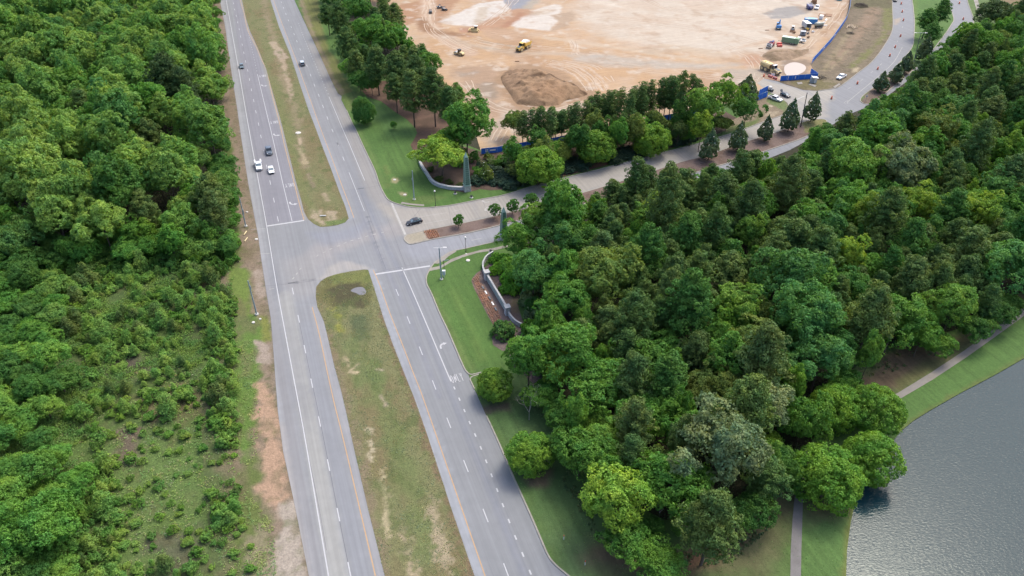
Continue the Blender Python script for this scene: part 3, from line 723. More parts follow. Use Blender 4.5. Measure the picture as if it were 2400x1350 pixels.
# gutter aprons
M_APRON = mat('apron concrete', A(186, 178, 166), 0.9, var=0.12, vs=1.0)
def flat(name, pts, z, m, thick=0.0, kind='structure'):
    P = W(pts)
    bm = bmesh.new()
    f = bm.faces.new([bm.verts.new((x, y, z)) for x, y in P])
    if f.normal.z < 0: f.normal_flip()
    if thick:
        r = bmesh.ops.extrude_face_region(bm, geom=[f])
        for v in [g for g in r['geom'] if isinstance(g, bmesh.types.BMVert)]: v.co.z -= thick
    bmesh.ops.recalc_face_normals(bm, faces=bm.faces)
    me = bpy.data.meshes.new(name); bm.to_mesh(me); bm.free()
    o = link(name, me, m)
    if kind: o['kind'] = kind
    return o
flat('gutter_apron', [(939, 478), (960, 481), (994, 484), (994, 480), (965, 478), (942, 474)], 0.128, M_APRON)
flat('gutter_apron', [(1033, 604), (1049, 593), (1067, 586), (1070, 590), (1052, 601), (1040, 612), (1026, 619), (1018, 618)], 0.128, M_APRON)
for q in ([(1867, 194), (1879, 193), (1881, 197), (1870, 199)], [(1894, 199), (1899, 197), (1914, 201), (1910, 205)], [(1952, 205), (1966, 196), (1971, 198), (1957, 207)]):
    flat('concrete_slab', q, 0.2, M_APRON, 0.1)

# pond
wm = bpy.data.materials.new('pond water')
wm.use_nodes = True
nt = wm.node_tree
b = nt.nodes['Principled BSDF']
b.inputs['Base Color'].default_value = (*A(22, 66, 76), 1)
b.inputs['Roughness'].default_value = 0.04
b.inputs['IOR'].default_value = 1.33
b.inputs['Specular IOR Level'].default_value = 0.3
geo = nt.nodes.new('ShaderNodeNewGeometry')
mp = nt.nodes.new('ShaderNodeMapping')
mp.inputs['Rotation'].default_value = (0, 0, R(-25))
mp.inputs['Scale'].default_value = (0.75, 1.5, 1)
nt.links.new(geo.outputs['Position'], mp.inputs['Vector'])
nz = nt.nodes.new('ShaderNodeTexNoise')
nz.inputs['Scale'].default_value = 2.2
nz.inputs['Detail'].default_value = 3
nz.inputs['Distortion'].default_value = 0.6
nt.links.new(mp.outputs[0], nz.inputs['Vector'])
bp = nt.nodes.new('ShaderNodeBump')
bp.inputs['Strength'].default_value = 0.55
bp.inputs['Distance'].default_value = 0.065
nt.links.new(nz.outputs['Fac'], bp.inputs['Height'])
nt.links.new(bp.outputs[0], b.inputs['Normal'])
WP = smooth_w(SHORE, 4) + W([(2900, 760), (2900, 1520)])
bm = bmesh.new()
bm.faces.new([bm.verts.new((x, y, -0.04)) for x, y in WP])
bmesh.ops.recalc_face_normals(bm, faces=bm.faces)
for f in bm.faces:
    if f.normal.z < 0: f.normal_flip()
me = bpy.data.meshes.new('pond'); bm.to_mesh(me); bm.free()
link('pond_water', me, wm)['kind'] = 'structure'

tr_l, tr_d = [], []
def tracks(pts, offs, out, w=0.32):
    P = catmull(W(pts), 5)
    for o in offs:
        q = []
        for i in range(len(P)):
            a, b = Vector(P[max(i - 1, 0)]), Vector(P[min(i + 1, len(P) - 1)])
            t = (b - a).normalized()
            wob = (vnoise(np.array([P[i][0] * .15 + o]), np.array([P[i][1] * .15]))[0] - .5) * 1.6
            q.append((P[i][0] - t.y * (o + wob), P[i][1] + t.x * (o + wob)))
        out.append((q, w))
TL = [([(1002, -20), (1006, 20), (1004, 48), (1022, 78), (1060, 102), (1110, 122)], (-3, -1.2, .8, 2.8)), ([(1100, 92), (1180, 108), (1270, 112), (1400, 122)], (-3.5, -1.5, 0, 2)), ([(1285, 148), (1340, 158), (1378, 182), (1398, 212)], (-4, -2, 0, 2, 4)), ([(1320, 140), (1400, 156), (1440, 190)], (-2, 0)), ([(1420, 150), (1560, 165), (1700, 178), (1780, 188)], (-4, -2, 0, 3)), ([(1090, 190), (1130, 235), (1190, 262), (1290, 262), (1400, 232), (1500, 205)], (-2, 0, 2)), ([(1160, 330), (1200, 285), (1280, 262)], (-2, 0, 2)), ([(1985, 5), (1960, 40), (1920, 85), (1890, 112)], (-3, -1, 1)), ([(1400, 40), (1520, 50), (1660, 70), (1780, 100)], (-5, -2, 1)), ([(1340, 95), (1346, 128)], (-1, 1)), ([(1480, -20), (1560, 20), (1700, 40), (1790, 36)], (-2, 0, 2)), ([(1700, 110), (1760, 130), (1780, 160), (1775, 190)], (-4, -2, 0, 2)), ([(1600, 20), (1700, 10), (1830, -10)], (-2, 1)), ([(1140, 60), (1190, 20), (1215, -20)], (-2, 0, 2))]
for p_, o_ in TL:
    tracks(p_, o_, tr_l)
    tracks(p_, [q + .9 for q in o_], tr_d, 0.24)
def track_mesh(name, lst, m, z):
    bm = bmesh.new()
    for q, w in lst:
        for i in range(len(q) - 1):
            a, b = Vector(q[i]), Vector(q[i + 1])
            if vnoise(np.array([a.x * .2]), np.array([a.y * .2]))[0] < .3: continue
            n = (b - a).normalized().orthogonal() * w / 2
            bm.faces.new([bm.verts.new((*p, z)) for p in (a + n, b + n, b - n, a - n)])
    bmesh.ops.recalc_face_normals(bm, faces=bm.faces)
    me = bpy.data.meshes.new(name); bm.to_mesh(me); bm.free()
    link(name, me, m)['kind'] = 'structure'
track_mesh('tyre_track', tr_l, mat('dusty track', A(246, 222, 194), .95, var=.08, vs=.3), -0.012)
track_mesh('tyre_track', tr_d, mat('damp track', A(206, 172, 140), .95, var=.1, vs=.3), -0.009)
# ------------------------------------------------------------ painted markings
M_WHITE = mat('road paint white', A(238, 238, 240), 0.8, var=0.07, vs=1.5)
M_WORN = mat('road paint worn white', A(222, 220, 212), 0.85, var=0.10, vs=1.0)
M_YEL = mat('road paint yellow', A(236, 192, 138), 0.8, var=0.08, vs=1.5)
def quads(name, qs, m, z):
    bm = bmesh.new()
    for q in qs:
        f = bm.faces.new([bm.verts.new((p[0], p[1], z)) for p in q])
        f.normal_update()
        if f.normal.z < 0: f.normal_flip()
    me = bpy.data.meshes.new(name); bm.to_mesh(me); bm.free()
    o = link(name, me, m)
    o['kind'] = 'structure'
    return o
def ribbon(pts, w):
    P = [Vector(p) for p in pts]
    out = []
    L, Rr = [], []
    for i in range(len(P)):
        t = (P[min(i + 1, len(P) - 1)] - P[max(i - 1, 0)]).normalized()
        n = Vector((-t.y, t.x)) * w / 2
        L.append(P[i] + n); Rr.append(P[i] - n)
    for i in range(len(P) - 1):
        out.append([L[i], L[i + 1], Rr[i + 1], Rr[i]])
    return out
def along(pts, d):
    for i in range(len(pts) - 1):
        a, b = Vector(pts[i]), Vector(pts[i + 1])
        l = (b - a).length
        if d <= l: return a + (b - a) * d / l
        d -= l
    return Vector(pts[-1])
def plen(pts): return sum(math.dist(pts[i], pts[i + 1]) for i in range(len(pts) - 1))
def dashed(pts, on, off, w, start=0.0):
    P = W(pts); T = plen(P); out = []; d = start
    while d < T:
        out += ribbon([along(P, d), along(P, min(d + on, T))], w)
        d += on + off
    return out
white, yel, worn = [], [], []
LW = 0.19
for l in (WL,):
    white += ribbon(smooth_w(l), 0.22)
for l in (YL_U, YL_L, YR_U, YR_L):
    yel += ribbon(smooth_w(l), 0.2)
white += ribbon(smooth_w([(603.4, 174), (618, 236), (633.6, 300), (646, 354), (659.6, 415.6), (672, 467.6), (684.7, 518.6)]), LW)
white += ribbon(smooth_w([(771, 226.7), (787, 264), (802, 300), (818.8, 337.5), (837, 381), (854.7, 423)]), LW)
white += ribbon(smooth_w([(818, 404), (836, 449), (854, 494.5)]), 0.16)
white += ribbon(smooth_w([(942, 627), (961.8, 671.6), (995.6, 749.8), (1041.8, 859), (1057, 894)]), 0.24)
white += dashed([(580, 67), (592, 120), (603, 171)], 0.9, 2.7, 0.18)
white += dashed([(700, 55), (717, 101), (744, 162), (770, 222)], 0.9, 2.7, 0.18)
white += dashed([(1063.5, 906), (1081, 945), (1102, 993), (1124, 1042), (1147, 1100), (1183, 1195), (1204.7, 1251), (1222.8, 1293), (1241, 1337), (1300, 1480)], 0.95, 2.71, 0.28)
worn += ribbon(W([(690, -2), (719, 61), (747, 122), (772, 178), (798, 222)]), 0.14)
worn += ribbon(W([(664, -60), (690, -2)]), 0.14)
# lane dashes at their traced centres
D_LU = [(266, 30), (278, 88), (292, 147), (306, 208), (320, 272), (333, 340), (348, 415), (363, 491), (380, 572), (400, 655), (416, 740), (434, 836), (455, 935), (475, 1040), (500, 1155), (522, 1270)]
D_LU = [(480 + .2519 * a, .2519 * b) for a, b in D_LU] + [(618.8, 355.5), (625.3, 391), (633.4, 427.7), (642, 469), (651.3, 513)]
D_LL = [(686.4, 682), (700, 747), (714.7, 818.4), (730.7, 898), (749, 987.8), (770, 1090), (793, 1206), (819, 1335)]
D_RU = [(712, 20), (733, 73), (755, 130), (779, 190), (804, 251), (831, 317), (857, 384), (887, 459), (918, 535), (950, 612), (984, 700), (1020, 792), (1060, 886), (1100, 990), (1142, 1098), (1188, 1215), (1236, 1335)]
D_RU = [(480 + .2519 * a, .2519 * b) for a, b in D_RU] + [(791.7, 337.5), (805, 371.8)]
D_RL = [(931, 685), (957.6, 750), (986.5, 822), (1017.5, 902), (1052, 991), (1092, 1092), (1138, 1208), (1187, 1338)]
for grp in (D_LU, D_LL, D_RU, D_RL):
    P = [Vector(p) for p in W(grp)]
    for i, p in enumerate(P):
        t = (P[min(i + 1, len(P) - 1)] - P[max(i - 1, 0)]).normalized()
        white += ribbon([p - t * 1.55, p + t * 1.55], 0.2)
# stop bars
def bar(a, b, w): return ribbon(W([a, b]), w)
white += bar((625.5, 529.8), (713, 516.6), 0.6)
white += bar((879, 642.8), (1008, 623.2), 0.62)
worn += bar((918, 476), (950, 550), 0.62)
# side road lane lines, guiding dashes through the junction
worn += ribbon(smooth_w([(940, 519), (990, 507.5), (1047, 498.5)]), 0.13)
worn += ribbon(smooth_w([(946, 533), (990, 525), (1050, 514)]), 0.13)
worn += dashed([(1060, 496), (1129, 478), (1210, 459), (1300, 435), (1400, 407), (1500, 378)], 3.0, 9.2, 0.12)
worn += dashed([(1050, 575), (1140, 556), (1210, 537)], 3.0, 9.2, 0.14, 7.0)
for (a, b) in [(896, 545), (877, 549.5), (860, 553.5), (842, 558.5), (825, 563.5), (808.5, 569.5), (793, 576.5), (775.5, 583.5), (760, 591), (744, 599), (704, 630), (696, 641), (687.5, 652)]:
    q = Vector(at(a, b).xy); t = (Vector(at(a + 12, b - 3.2 if a > 750 else b - 12).xy) - q).normalized()
    worn += ribbon([q - t * 0.42, q + t * 0.42], 0.22)
for a, b in (((588, 537.5), (622, 536)), ((631, 678), (643, 676)), ((610, 595), (632, 594))):
    worn += ribbon(W([a, b]), 0.14)
# NE road and far junction
worn += ribbon(smooth_w([(1985, 240), (2015, 215), (2060, 178), (2095, 145), (2115, 110)]), 0.18)
worn += dashed([(2113, 30), (2116, 60), (2108, 88), (2090, 122), (2060, 156), (2010, 195), (1975, 215)], 3.0, 9.2, 0.16)
worn += bar((1861, 236), (1885, 225), 0.6)
worn += ribbon(W([(1978, 241), (1987, 234), (1987, 243), (1978, 241)]), 0.16)
worn += ribbon(W([(1800, 352), (1850, 335)]), 0.14)
# letters and arrows -------------------------------------------
GL = {'O': [(0.5, 2.4, 0.15, 1.9), (0.15, 1.9, 0.15, 0.5), (0.15, 0.5, 0.5, 0.0), (0.5, 0.0, 0.85, 0.5), (0.85, 0.5, 0.85, 1.9), (0.85, 1.9, 0.5, 2.4)],
      'N': [(0.15, 0, 0.15, 2.4), (0.15, 2.4, 0.85, 0), (0.85, 0, 0.85, 2.4)],
      'L': [(0.15, 2.4, 0.15, 0.08), (0.06, 0.08, 0.85, 0.08)],
      'Y': [(0.1, 2.4, 0.5, 1.2), (0.9, 2.4, 0.5, 1.2), (0.5, 1.2, 0.5, 0)]}
def word(txt, px, py, right, up, w, h, gap, out, sw=0.145):
    o = Vector(at(px, py).xy)
    r, u = Vector(right), Vector(up)
    tot = len(txt) * w + (len(txt) - 1) * gap
    x0 = -tot / 2
    for ch in txt:
        for (ax, ay, bx, by) in GL[ch]:
            a = o + r * (x0 + ax * w) + u * ((ay / 2.4 - 0.5) * h)
            b = o + r * (x0 + bx * w) + u * ((by / 2.4 - 0.5) * h)
            out += ribbon([a, b], sw)
        x0 += w + gap
def arrow(px, py, right, up, turn, s, out):
    """turn arrow: stem, curved shoulder, head; turn = +1 to the driver's right"""
    o = Vector(at(px, py).xy); r, u = Vector(right) * turn, Vector(up)
    pts = [o + r * x * s + u * y * s for x, y in [(-0.75, -1.15), (-0.72, -0.5), (-0.55, 0.05), (-0.2, 0.38), (0.3, 0.5)]]
    out += ribbon(catmull(pts, 3), 0.42 * s)
    out.append([o + r * x * s + u * y * s for x, y in [(0.25, 1.05), (1.15, 0.5), (0.25, -0.05)]])
rd, rn = tuple(RD), tuple(RN)
ard, arn = tuple(-RD), tuple(-RN)
word('ONLY', 1070.5, 886, rn, rd, 0.52, 2.6, 0.22, white)
arrow(1038, 809, rn, rd, 1, 0.95, white)
for a, b in ((615.5, 178), (642.5, 286.5), (679, 434)):
    word('ONLY', a, b, arn, ard, 0.52, 2.6, 0.22, white)
for a, b in ((619, 200.5), (648, 316), (687, 477)):
    arrow(a, b, arn, ard, -1, 1.15, white)
e1 = (Vector(at(1129, 470).xy) - Vector(at(1300, 426).xy)).normalized()
e1n = Vector((e1.y, -e1.x))
arrow(1137, 472, tuple(e1n), tuple(e1), 1, 1.0, worn)
arrow(1140, 490, tuple(e1n), tuple(e1), -1, 0.9, worn)
arrow(1831, 337, tuple(-e1n), tuple(-e1), -1, 1.0, worn)
quads('road_marking', white, M_WHITE, 0.006)
quads('road_marking', yel, M_YEL, 0.0065)
quads('road_marking', worn, M_WORN, 0.0055)
M_IRON = mat('drain iron', A(112, 112, 116), 0.8)
quads('drain_grate', ribbon(W([(675, 664), (692, 662)]), 0.45) + ribbon(W([(838, 443), (853, 440.5)]), 0.4), M_IRON, 0.005)

# sealed seams and cracks
seam = []
for l, w in (([(860, 506), (878, 560), (893, 602), (905, 632)], .10), ([(827, 512), (838, 545)], .08), ([(702, 757), (716, 825), (733, 905), (752, 995), (790, 1190), (822, 1350), (855, 1500)], .09), ([(611, 443), (627, 531), (640, 610), (655, 690)], .07), ([(563, 165), (590, 302), (612, 420)], .07),
             ([(880, 640), (907, 632), (960, 622), (1005, 612)], .07), ([(612, 671), (650, 668), (700, 663), (742, 657)], .08), ([(905, 505), (925, 556), (940, 596), (950, 622)], .07), ([(690, 905), (705, 985), (742, 1160), (765, 1290)], .06), ([(1003, 660), (1022, 704), (1060, 790), (1095, 868), (1140, 968)], .06),
             ([(846, 455), (862, 497), (880, 545)], .06), ([(960, 520), (985, 490)], .06), ([(1050, 481), (1062, 545)], .06), ([(1130, 467), (1146, 510)], .06), ([(1075, 551), (1089, 583)], .06), ([(1240, 438), (1256, 482)], .06), ([(668, 300), (650, 210)], .06), ([(830, 446), (890, 434)], .06), ([(800, 448), (835, 443)], .05)):
    seam += ribbon(smooth_w(l, 3), w * 1.2)
quads('crack_seal', seam, mat('crack sealant', A(128, 128, 134), 0.8), 0.0045)
# ------------------------------------------------------------ trees and shrubs
def mat_leaf(name, trans=0.33, var=0.32, rough=0.55):
    m = bpy.data.materials.new(name)
    m.use_nodes = True
    nt = m.node_tree
    N, L = nt.nodes, nt.links
    b = N['Principled BSDF']
    b.inputs['Roughness'].default_value = rough
    b.inputs['Specular IOR Level'].default_value = 0.12
    oi = N.new('ShaderNodeObjectInfo')
    geo = N.new('ShaderNodeNewGeometry')
    n = N.new('ShaderNodeTexNoise')
    n.inputs['Scale'].default_value = 0.55
    n.inputs['Detail'].default_value = 3
    L.new(geo.outputs['Position'], n.inputs['Vector'])
    s = N.new('ShaderNodeMath'); s.operation = 'ADD'
    L.new(n.outputs['Fac'], s.inputs[0])
    L.new(geo.outputs['Random Per Island'], s.inputs[1])
    r = N.new('ShaderNodeMapRange')
    r.inputs['From Min'].default_value = 0.3
    r.inputs['From Max'].default_value = 1.7
    r.inputs['To Min'].default_value = 1 - var
    r.inputs['To Max'].default_value = 1 + var
    L.new(s.outputs[0], r.inputs['Value'])
    v = N.new('ShaderNodeVectorMath'); v.operation = 'SCALE'
    L.new(oi.outputs['Color'], v.inputs[0])
    L.new(r.outputs[0], v.inputs['Scale'])
    n2 = N.new('ShaderNodeTexNoise')
    n2.inputs['Scale'].default_value = 0.28
    n2.inputs['Detail'].default_value = 4
    L.new(geo.outputs['Position'], n2.inputs['Vector'])
    dr = N.new('ShaderNodeMix'); dr.data_type = 'RGBA'
    rr = N.new('ShaderNodeMapRange')
    rr.inputs['From Min'].default_value = 0.38
    rr.inputs['From Max'].default_value = 0.66
    L.new(n2.outputs['Fac'], rr.inputs['Value'])
    L.new(rr.outputs[0], dr.inputs['Factor'])
    dr.inputs[6].default_value = (0.66, 0.84, 0.95, 1)
    dr.inputs[7].default_value = (1.12, 1.04, 0.92, 1)
    vm = N.new('ShaderNodeVectorMath'); vm.operation = 'MULTIPLY'
    L.new(v.outputs[0], vm.inputs[0])
    L.new(dr.outputs[2], vm.inputs[1])
    v = vm
    L.new(v.outputs[0], b.inputs['Base Color'])
    if trans:
        t = N.new('ShaderNodeBsdfTranslucent')
        hs = N.new('ShaderNodeVectorMath'); hs.operation = 'MULTIPLY'
        hs.inputs[1].default_value = (1.25, 1.2, 0.6)
        L.new(v.outputs[0], hs.inputs[0])
        L.new(hs.outputs[0], t.inputs['Color'])
        mx = N.new('ShaderNodeMixShader')
        mx.inputs[0].default_value = trans
        L.new(b.outputs[0], mx.inputs[1])
        L.new(t.outputs[0], mx.inputs[2])
        L.new(mx.outputs[0], N['Material Output'].inputs['Surface'])
    return m
M_LEAF = mat_leaf('leaves')
M_NEEDLE = mat_leaf('needles', 0.24, 0.3, 0.6)
M_BARK = mat('bark', (0.085, 0.065, 0.05), 0.95, var=0.3, vs=2.0)
M_DEAD = mat('dead wood', (0.30, 0.27, 0.24), 0.95, var=0.25, vs=2.0)

def unit(v): return v / np.maximum(np.linalg.norm(v, axis=-1, keepdims=True), 1e-9)

def leaves(P, Nn, ln, wd, rg, jit=0.75):
    """one pointed leaf face at each P, facing about Nn"""
    n = len(P)
    Nn = unit(Nn + rg.normal(0, jit, (n, 3)) * 0.6)
    t = unit(np.cross(Nn, rg.normal(0, 1, (n, 3))))
    b = np.cross(Nn, t)
    l = (ln * rg.uniform(0.7, 1.3, n))[:, None]
    w = (wd * rg.uniform(0.7, 1.3, n))[:, None]
    V = np.stack([P - t * l, P - b * w + t * l * 0.1, P + t * l, P + b * w + t * l * 0.1], 1)
    return V.reshape(-1, 3)
def quads_idx(n): return np.arange(4 * n).reshape(n, 4)

def puff(Cn, rad, out, k, rg, flat=0.8, cover=0.15):
    """k points over the outer side of clumps at Cn (m,3) with outward dirs out -> points, normals"""
    m = len(Cn)
    d = unit(rg.normal(0, 1, (m, k, 3)))
    o = out[:, None, :]
    dot = (d * o).sum(-1, keepdims=True)
    d = unit(np.where(dot < -cover, d - 2 * dot * o, d))
    rr = rad[:, None, None] * rg.uniform(0.75, 1.08, (m, k, 1))
    P = Cn[:, None, :] + d * rr * np.array([1, 1, flat])
    return P.reshape(-1, 3), unit(d + 0.35 * o).reshape(-1, 3)

def tube(segs, sides=6):
    V, F = [], []
    for p0, p1, r0, r1 in segs:
        p0, p1 = Vector(p0), Vector(p1)
        ax = (p1 - p0).normalized()
        u = ax.orthogonal().normalized(); w = ax.cross(u)
        b = len(V)
        for p, r in ((p0, r0), (p1, r1)):
            for k in range(sides):
                a = 2 * math.pi * k / sides
                V.append(tuple(p + (u * math.cos(a) + w * math.sin(a)) * r))
        for k in range(sides):
            F.append((b + k, b + (k + 1) % sides, b + sides + (k + 1) % sides, b + sides + k))
    return np.array(V), np.array(F)

def limbs(H, crown0, spread, n, rg, r0=0.22, lean=0.05):
    """trunk with limbs that reach into the crown"""
    segs = []
    p = np.array([0, 0, -0.3]); r = r0
    K = 6
    top = H * 0.86
    path = []
    for k in range(K + 1):
        z = -0.3 + (top + 0.3) * k / K
        path.append((np.array([rg.normal(0, lean) * k, rg.normal(0, lean) * k, z]), r0 * (1 - 0.85 * k / K)))
    for k in range(K):
        segs.append((path[k][0], path[k + 1][0], path[k][1], path[k + 1][1]))
    for i in range(n):
        z = crown0 + (top - crown0) * (i + 0.3) / n * 0.9
        a = i * 2.4 + rg.uniform(-.4, .4)
        f = np.clip((z + 0.3) / (top + 0.3) * K, 0, K - 0.01)
        k = int(f); base = path[k][0] * (1 - f + k) + path[k + 1][0] * (f - k)
        rr = max(0.03, r0 * (1 - 0.85 * f / K) * 0.55)
        ln = spread * (1 - 0.45 * (z - crown0) / max(top - crown0, 0.1)) * rg.uniform(0.65, 0.9)
        mid = base + np.array([math.cos(a), math.sin(a), 0.45]) * ln * 0.5
        tip = mid + np.array([math.cos(a + .2), math.sin(a + .2), 0.75]) * ln * 0.45
        segs.append((base, mid, rr, rr * .6)); segs.append((mid, tip, rr * .6, rr * .2))
    return segs

PROTO = {}
def proto(kind, crown_vf, segs, leafmat, zc, rad, barkmat=None):
    V, F = crown_vf
    cm = mesh_np('crown', V, F)
    cm.materials.append(leafmat)
    tm = None
    if segs:
        tv, tf = tube(segs)
        tm = mesh_np('trunk', tv, tf, True)
        tm.materials.append(barkmat or M_BARK)
    PROTO.setdefault(kind, []).append((cm, tm, zc, rad))

def broadleaf(kind, seed, H, rx, rz, zc, lobes, per, k, leaf, irregular=0.25, flat=0.85, trunk_r=0.22, minz=-0.45):
    rg = np.random.default_rng(seed)
    d = unit(rg.normal(0, 1, (lobes * 8, 3)))
    d = d[d[:, 2] > minz]
    keep = []                                      # spread the lobes out
    for v in d:
        if all(np.dot(v, u) < 0.93 - 0.08 * (lobes < 24) for u in keep): keep.append(v)
        if len(keep) >= lobes: break
    D = np.array(keep)
    lr = rx * rg.uniform(0.34, 0.52, len(D))
    dist = rg.uniform(1 - irregular, 1.08, len(D))
    if irregular > 0.2:                            # lopsided, with a few leaders that stand above the rest
        side = unit(rg.normal(0, 1, 3) * np.array([1, 1, 0.2]))
        dist *= 1 + 0.16 * (D @ side)
        lead = rg.random(len(D)) < 0.22
        dist = np.where(lead & (D[:, 2] > 0.2), dist * 1.16, dist)
        lr = np.where(lead, lr * 0.72, lr)
    LC = D * (dist[:, None] * np.array([rx, rx, rz]) - lr[:, None] * 0.75 * np.array([1, 1, rz / rx])) + np.array([0, 0, zc])
    LC = np.vstack([LC, [[0, 0, zc + rz * 0.35], [rx * .2, -rx * .1, zc]]])
    lr = np.append(lr, [rx * .5, rx * .55]); D = np.vstack([D, [[0, 0, 1], [0, 0, 1.0]]])
    m = len(LC)
    up = np.array([0, 0, 0.5])
    e = unit(rg.normal(0, 1, (m, per, 3)) + 0.75 * (D + up)[:, None, :])
    CC = (LC[:, None, :] + e * lr[:, None, None] * np.array([1, 1, flat])).reshape(-1, 3)
    CO = unit(e + 0.3 * D[:, None, :] + np.array([0, 0, 0.3])).reshape(-1, 3)
    cr = rg.uniform(0.07, 0.16, len(CC)) * rx
    P, Nn = puff(CC, cr, CO, k, rg)
    if irregular > 0.2:
        for fq, am in ((0.45, 0.9), (1.1, 0.35)):
            w = np.stack([fbm(P[:, 1] * fq + seed, P[:, 2] * fq, 2), fbm(P[:, 2] * fq + 7 + seed, P[:, 0] * fq, 2), fbm(P[:, 0] * fq + 13, P[:, 1] * fq + seed, 2)], 1) - 0.5
            P = P + w * 2 * am * np.array([1, 1, 0.8])
        kp = fbm(P[:, 0] * .7 + seed * 3, P[:, 1] * .7 + P[:, 2] * .55, 3) > 0.30
        P, Nn = P[kp], Nn[kp]
    V = leaves(P, Nn, leaf, leaf * 0.62, rg)
    proto(kind, (V, quads_idx(len(P))), limbs(zc + rz * 0.6, max(1.2, zc - rz * 0.9), rx * 0.8, 9, rg, trunk_r), M_LEAF, zc, rx)

def pine(kind, seed, H, z0, r, whorls, per, k, leaf=0.30, top=0.35, r0=0.24, sag=0.0, prof=0.6, thin=0.42):
    rg = np.random.default_rng(seed)
    CC, CO, CR = [], [], []
    segs = [((0, 0, -.3), (0, 0, H * .5), r0, r0 * .7), ((0, 0, H * .5), (rg.normal(0, .1), rg.normal(0, .1), H * .97), r0 * .7, 0.04)]
    for w in range(whorls):
        f = w / (whorls - 1)
        z = z0 + (H - z0) * f
        rr = r * ((1 - f) ** prof * (1 - top) + top * (1 - f * 0.6)) * (0.75 + 0.25 * min(1, f * 5)) * rg.uniform(0.85, 1.1)
        nb = max(3, int(per * (0.5 + 0.5 * rr / r)))
        a0 = rg.uniform(0, 6.28)
        for i in range(nb):
            a = a0 + 6.283 * i / nb + rg.uniform(-.25, .25)
            ln = rr * rg.uniform(0.65, 1.12)
            dr = np.array([math.cos(a), math.sin(a), 0.0])
            zt = z + ln * (0.22 - sag) + rg.normal(0, .2)
            segs.append(((0, 0, z - .1), tuple(dr * ln * .85 + np.array([0, 0, zt - .15])), 0.06, 0.02))
            for q in (0.98, 0.66, 0.36):
                if ln * q < 0.5 and q < 0.9: continue
                side = np.array([-dr[1], dr[0], 0]) * rg.normal(0, 0.22 * ln)
                CC.append(dr * ln * q + side + np.array([0, 0, z + (zt - z) * q + rg.uniform(0, .35)]))
                CO.append(unit(dr * 0.55 + np.array([0, 0, 0.85])))
                CR.append(rg.uniform(0.5, 0.85) * (0.75 + 0.1 * r))
    CC.append(np.array([0, 0, H])); CO.append(np.array([0, 0, 1.0])); CR.append(0.55)
    CC, CO, CR = np.array(CC), np.array(CO), np.array(CR)
    P, Nn = puff(CC, CR, CO, k, rg, 0.7, 0.3)
    w = np.stack([fbm(P[:, 1] * .5 + seed, P[:, 2] * .5, 2), fbm(P[:, 2] * .5 + 7 + seed, P[:, 0] * .5, 2), fbm(P[:, 0] * .5 + 13, P[:, 1] * .5 + seed, 2)], 1) - 0.5
    P = P + w * 1.6
    V = leaves(P, Nn, leaf, leaf * thin, rg, 0.9)
    proto(kind, (V, quads_idx(len(P))), segs, M_NEEDLE, (z0 + H) / 2 + 0.5, r)

for sd in range(6):   # rounded hardwoods
    broadleaf('oak', 10 + sd, 17, 6.4, 5.2 + .6 * (sd % 3), 10.6, 20 + 3 * (sd % 3), 26, 34, 0.235, 0.38 + .06 * (sd % 2), 0.9, 0.28)
for sd in range(4):   # upright, spired hardwoods (sweetgum, poplar)
    broadleaf('gum', 30 + sd, 19, 4.6, 6.8, 11.2, 24, 22, 32, 0.22, 0.4, 1.0)
for sd in range(3):   # dense low lakeside maples
    broadleaf('maple', 50 + sd, 11, 5.6, 4.6, 5.2, 32, 22, 34, 0.20, 0.12, 0.85, 0.22, -0.8)
for sd in range(3):   # loose spreading (elm, locust)
    broadleaf('airy', 60 + sd, 12, 6.0, 3.7, 7.4, 24, 22, 28, 0.225, 0.5, 0.6, 0.2)
for sd in range(6):   # loblolly pines in the wood
    pine('pine', 70 + sd, 18.5 - 1.2 * (sd % 3), 6.5, 5.4, 9, 11, 56, 0.25, 0.4, 0.28, 0.0, 0.5 + .08 * (sd % 2), 0.5)
for sd in range(5):   # tall pines with bare trunks
    pine('tallpine', 80 + sd, 17.5, 5.6, 3.3, 10, 8, 44, 0.22, 0.5, 0.2, 0.0, 0.5 + .1 * (sd % 2), 0.5)
for sd in range(2):   # magnolias
    broadleaf('magnolia', 90 + sd, 9, 2.5, 4.3, 4.5, 34, 18, 24, 0.19, 0.12, 0.95, 0.13, -0.95)
for sd in range(2):   # small clipped trees
    broadleaf('roundtree', 95 + sd, 4.5, 1.55, 1.65, 2.7, 16, 12, 22, 0.14, 0.1, 0.95, 0.09, -0.8)
for sd in range(5):   # young pines
    pine('sapling', 100 + sd, 4.6, 0.3, 2.3, 7, 8, 26, 0.26, 0.3, 0.06, -0.16, 0.9, 0.28)
for sd in range(3):   # shrubs
    broadleaf('shrub', 110 + sd, 2.6, 1.9, 1.35, 1.1, 15, 12, 24, 0.165, 0.35, 0.9, 0.05)
for sd in range(2):   # feathery bush mounds
    broadleaf('mound', 120 + sd, 2.2, 2.2, 1.3, 0.75, 22, 12, 26, 0.16, 0.2, 0.8, 0.05)
BLOSSOM = []
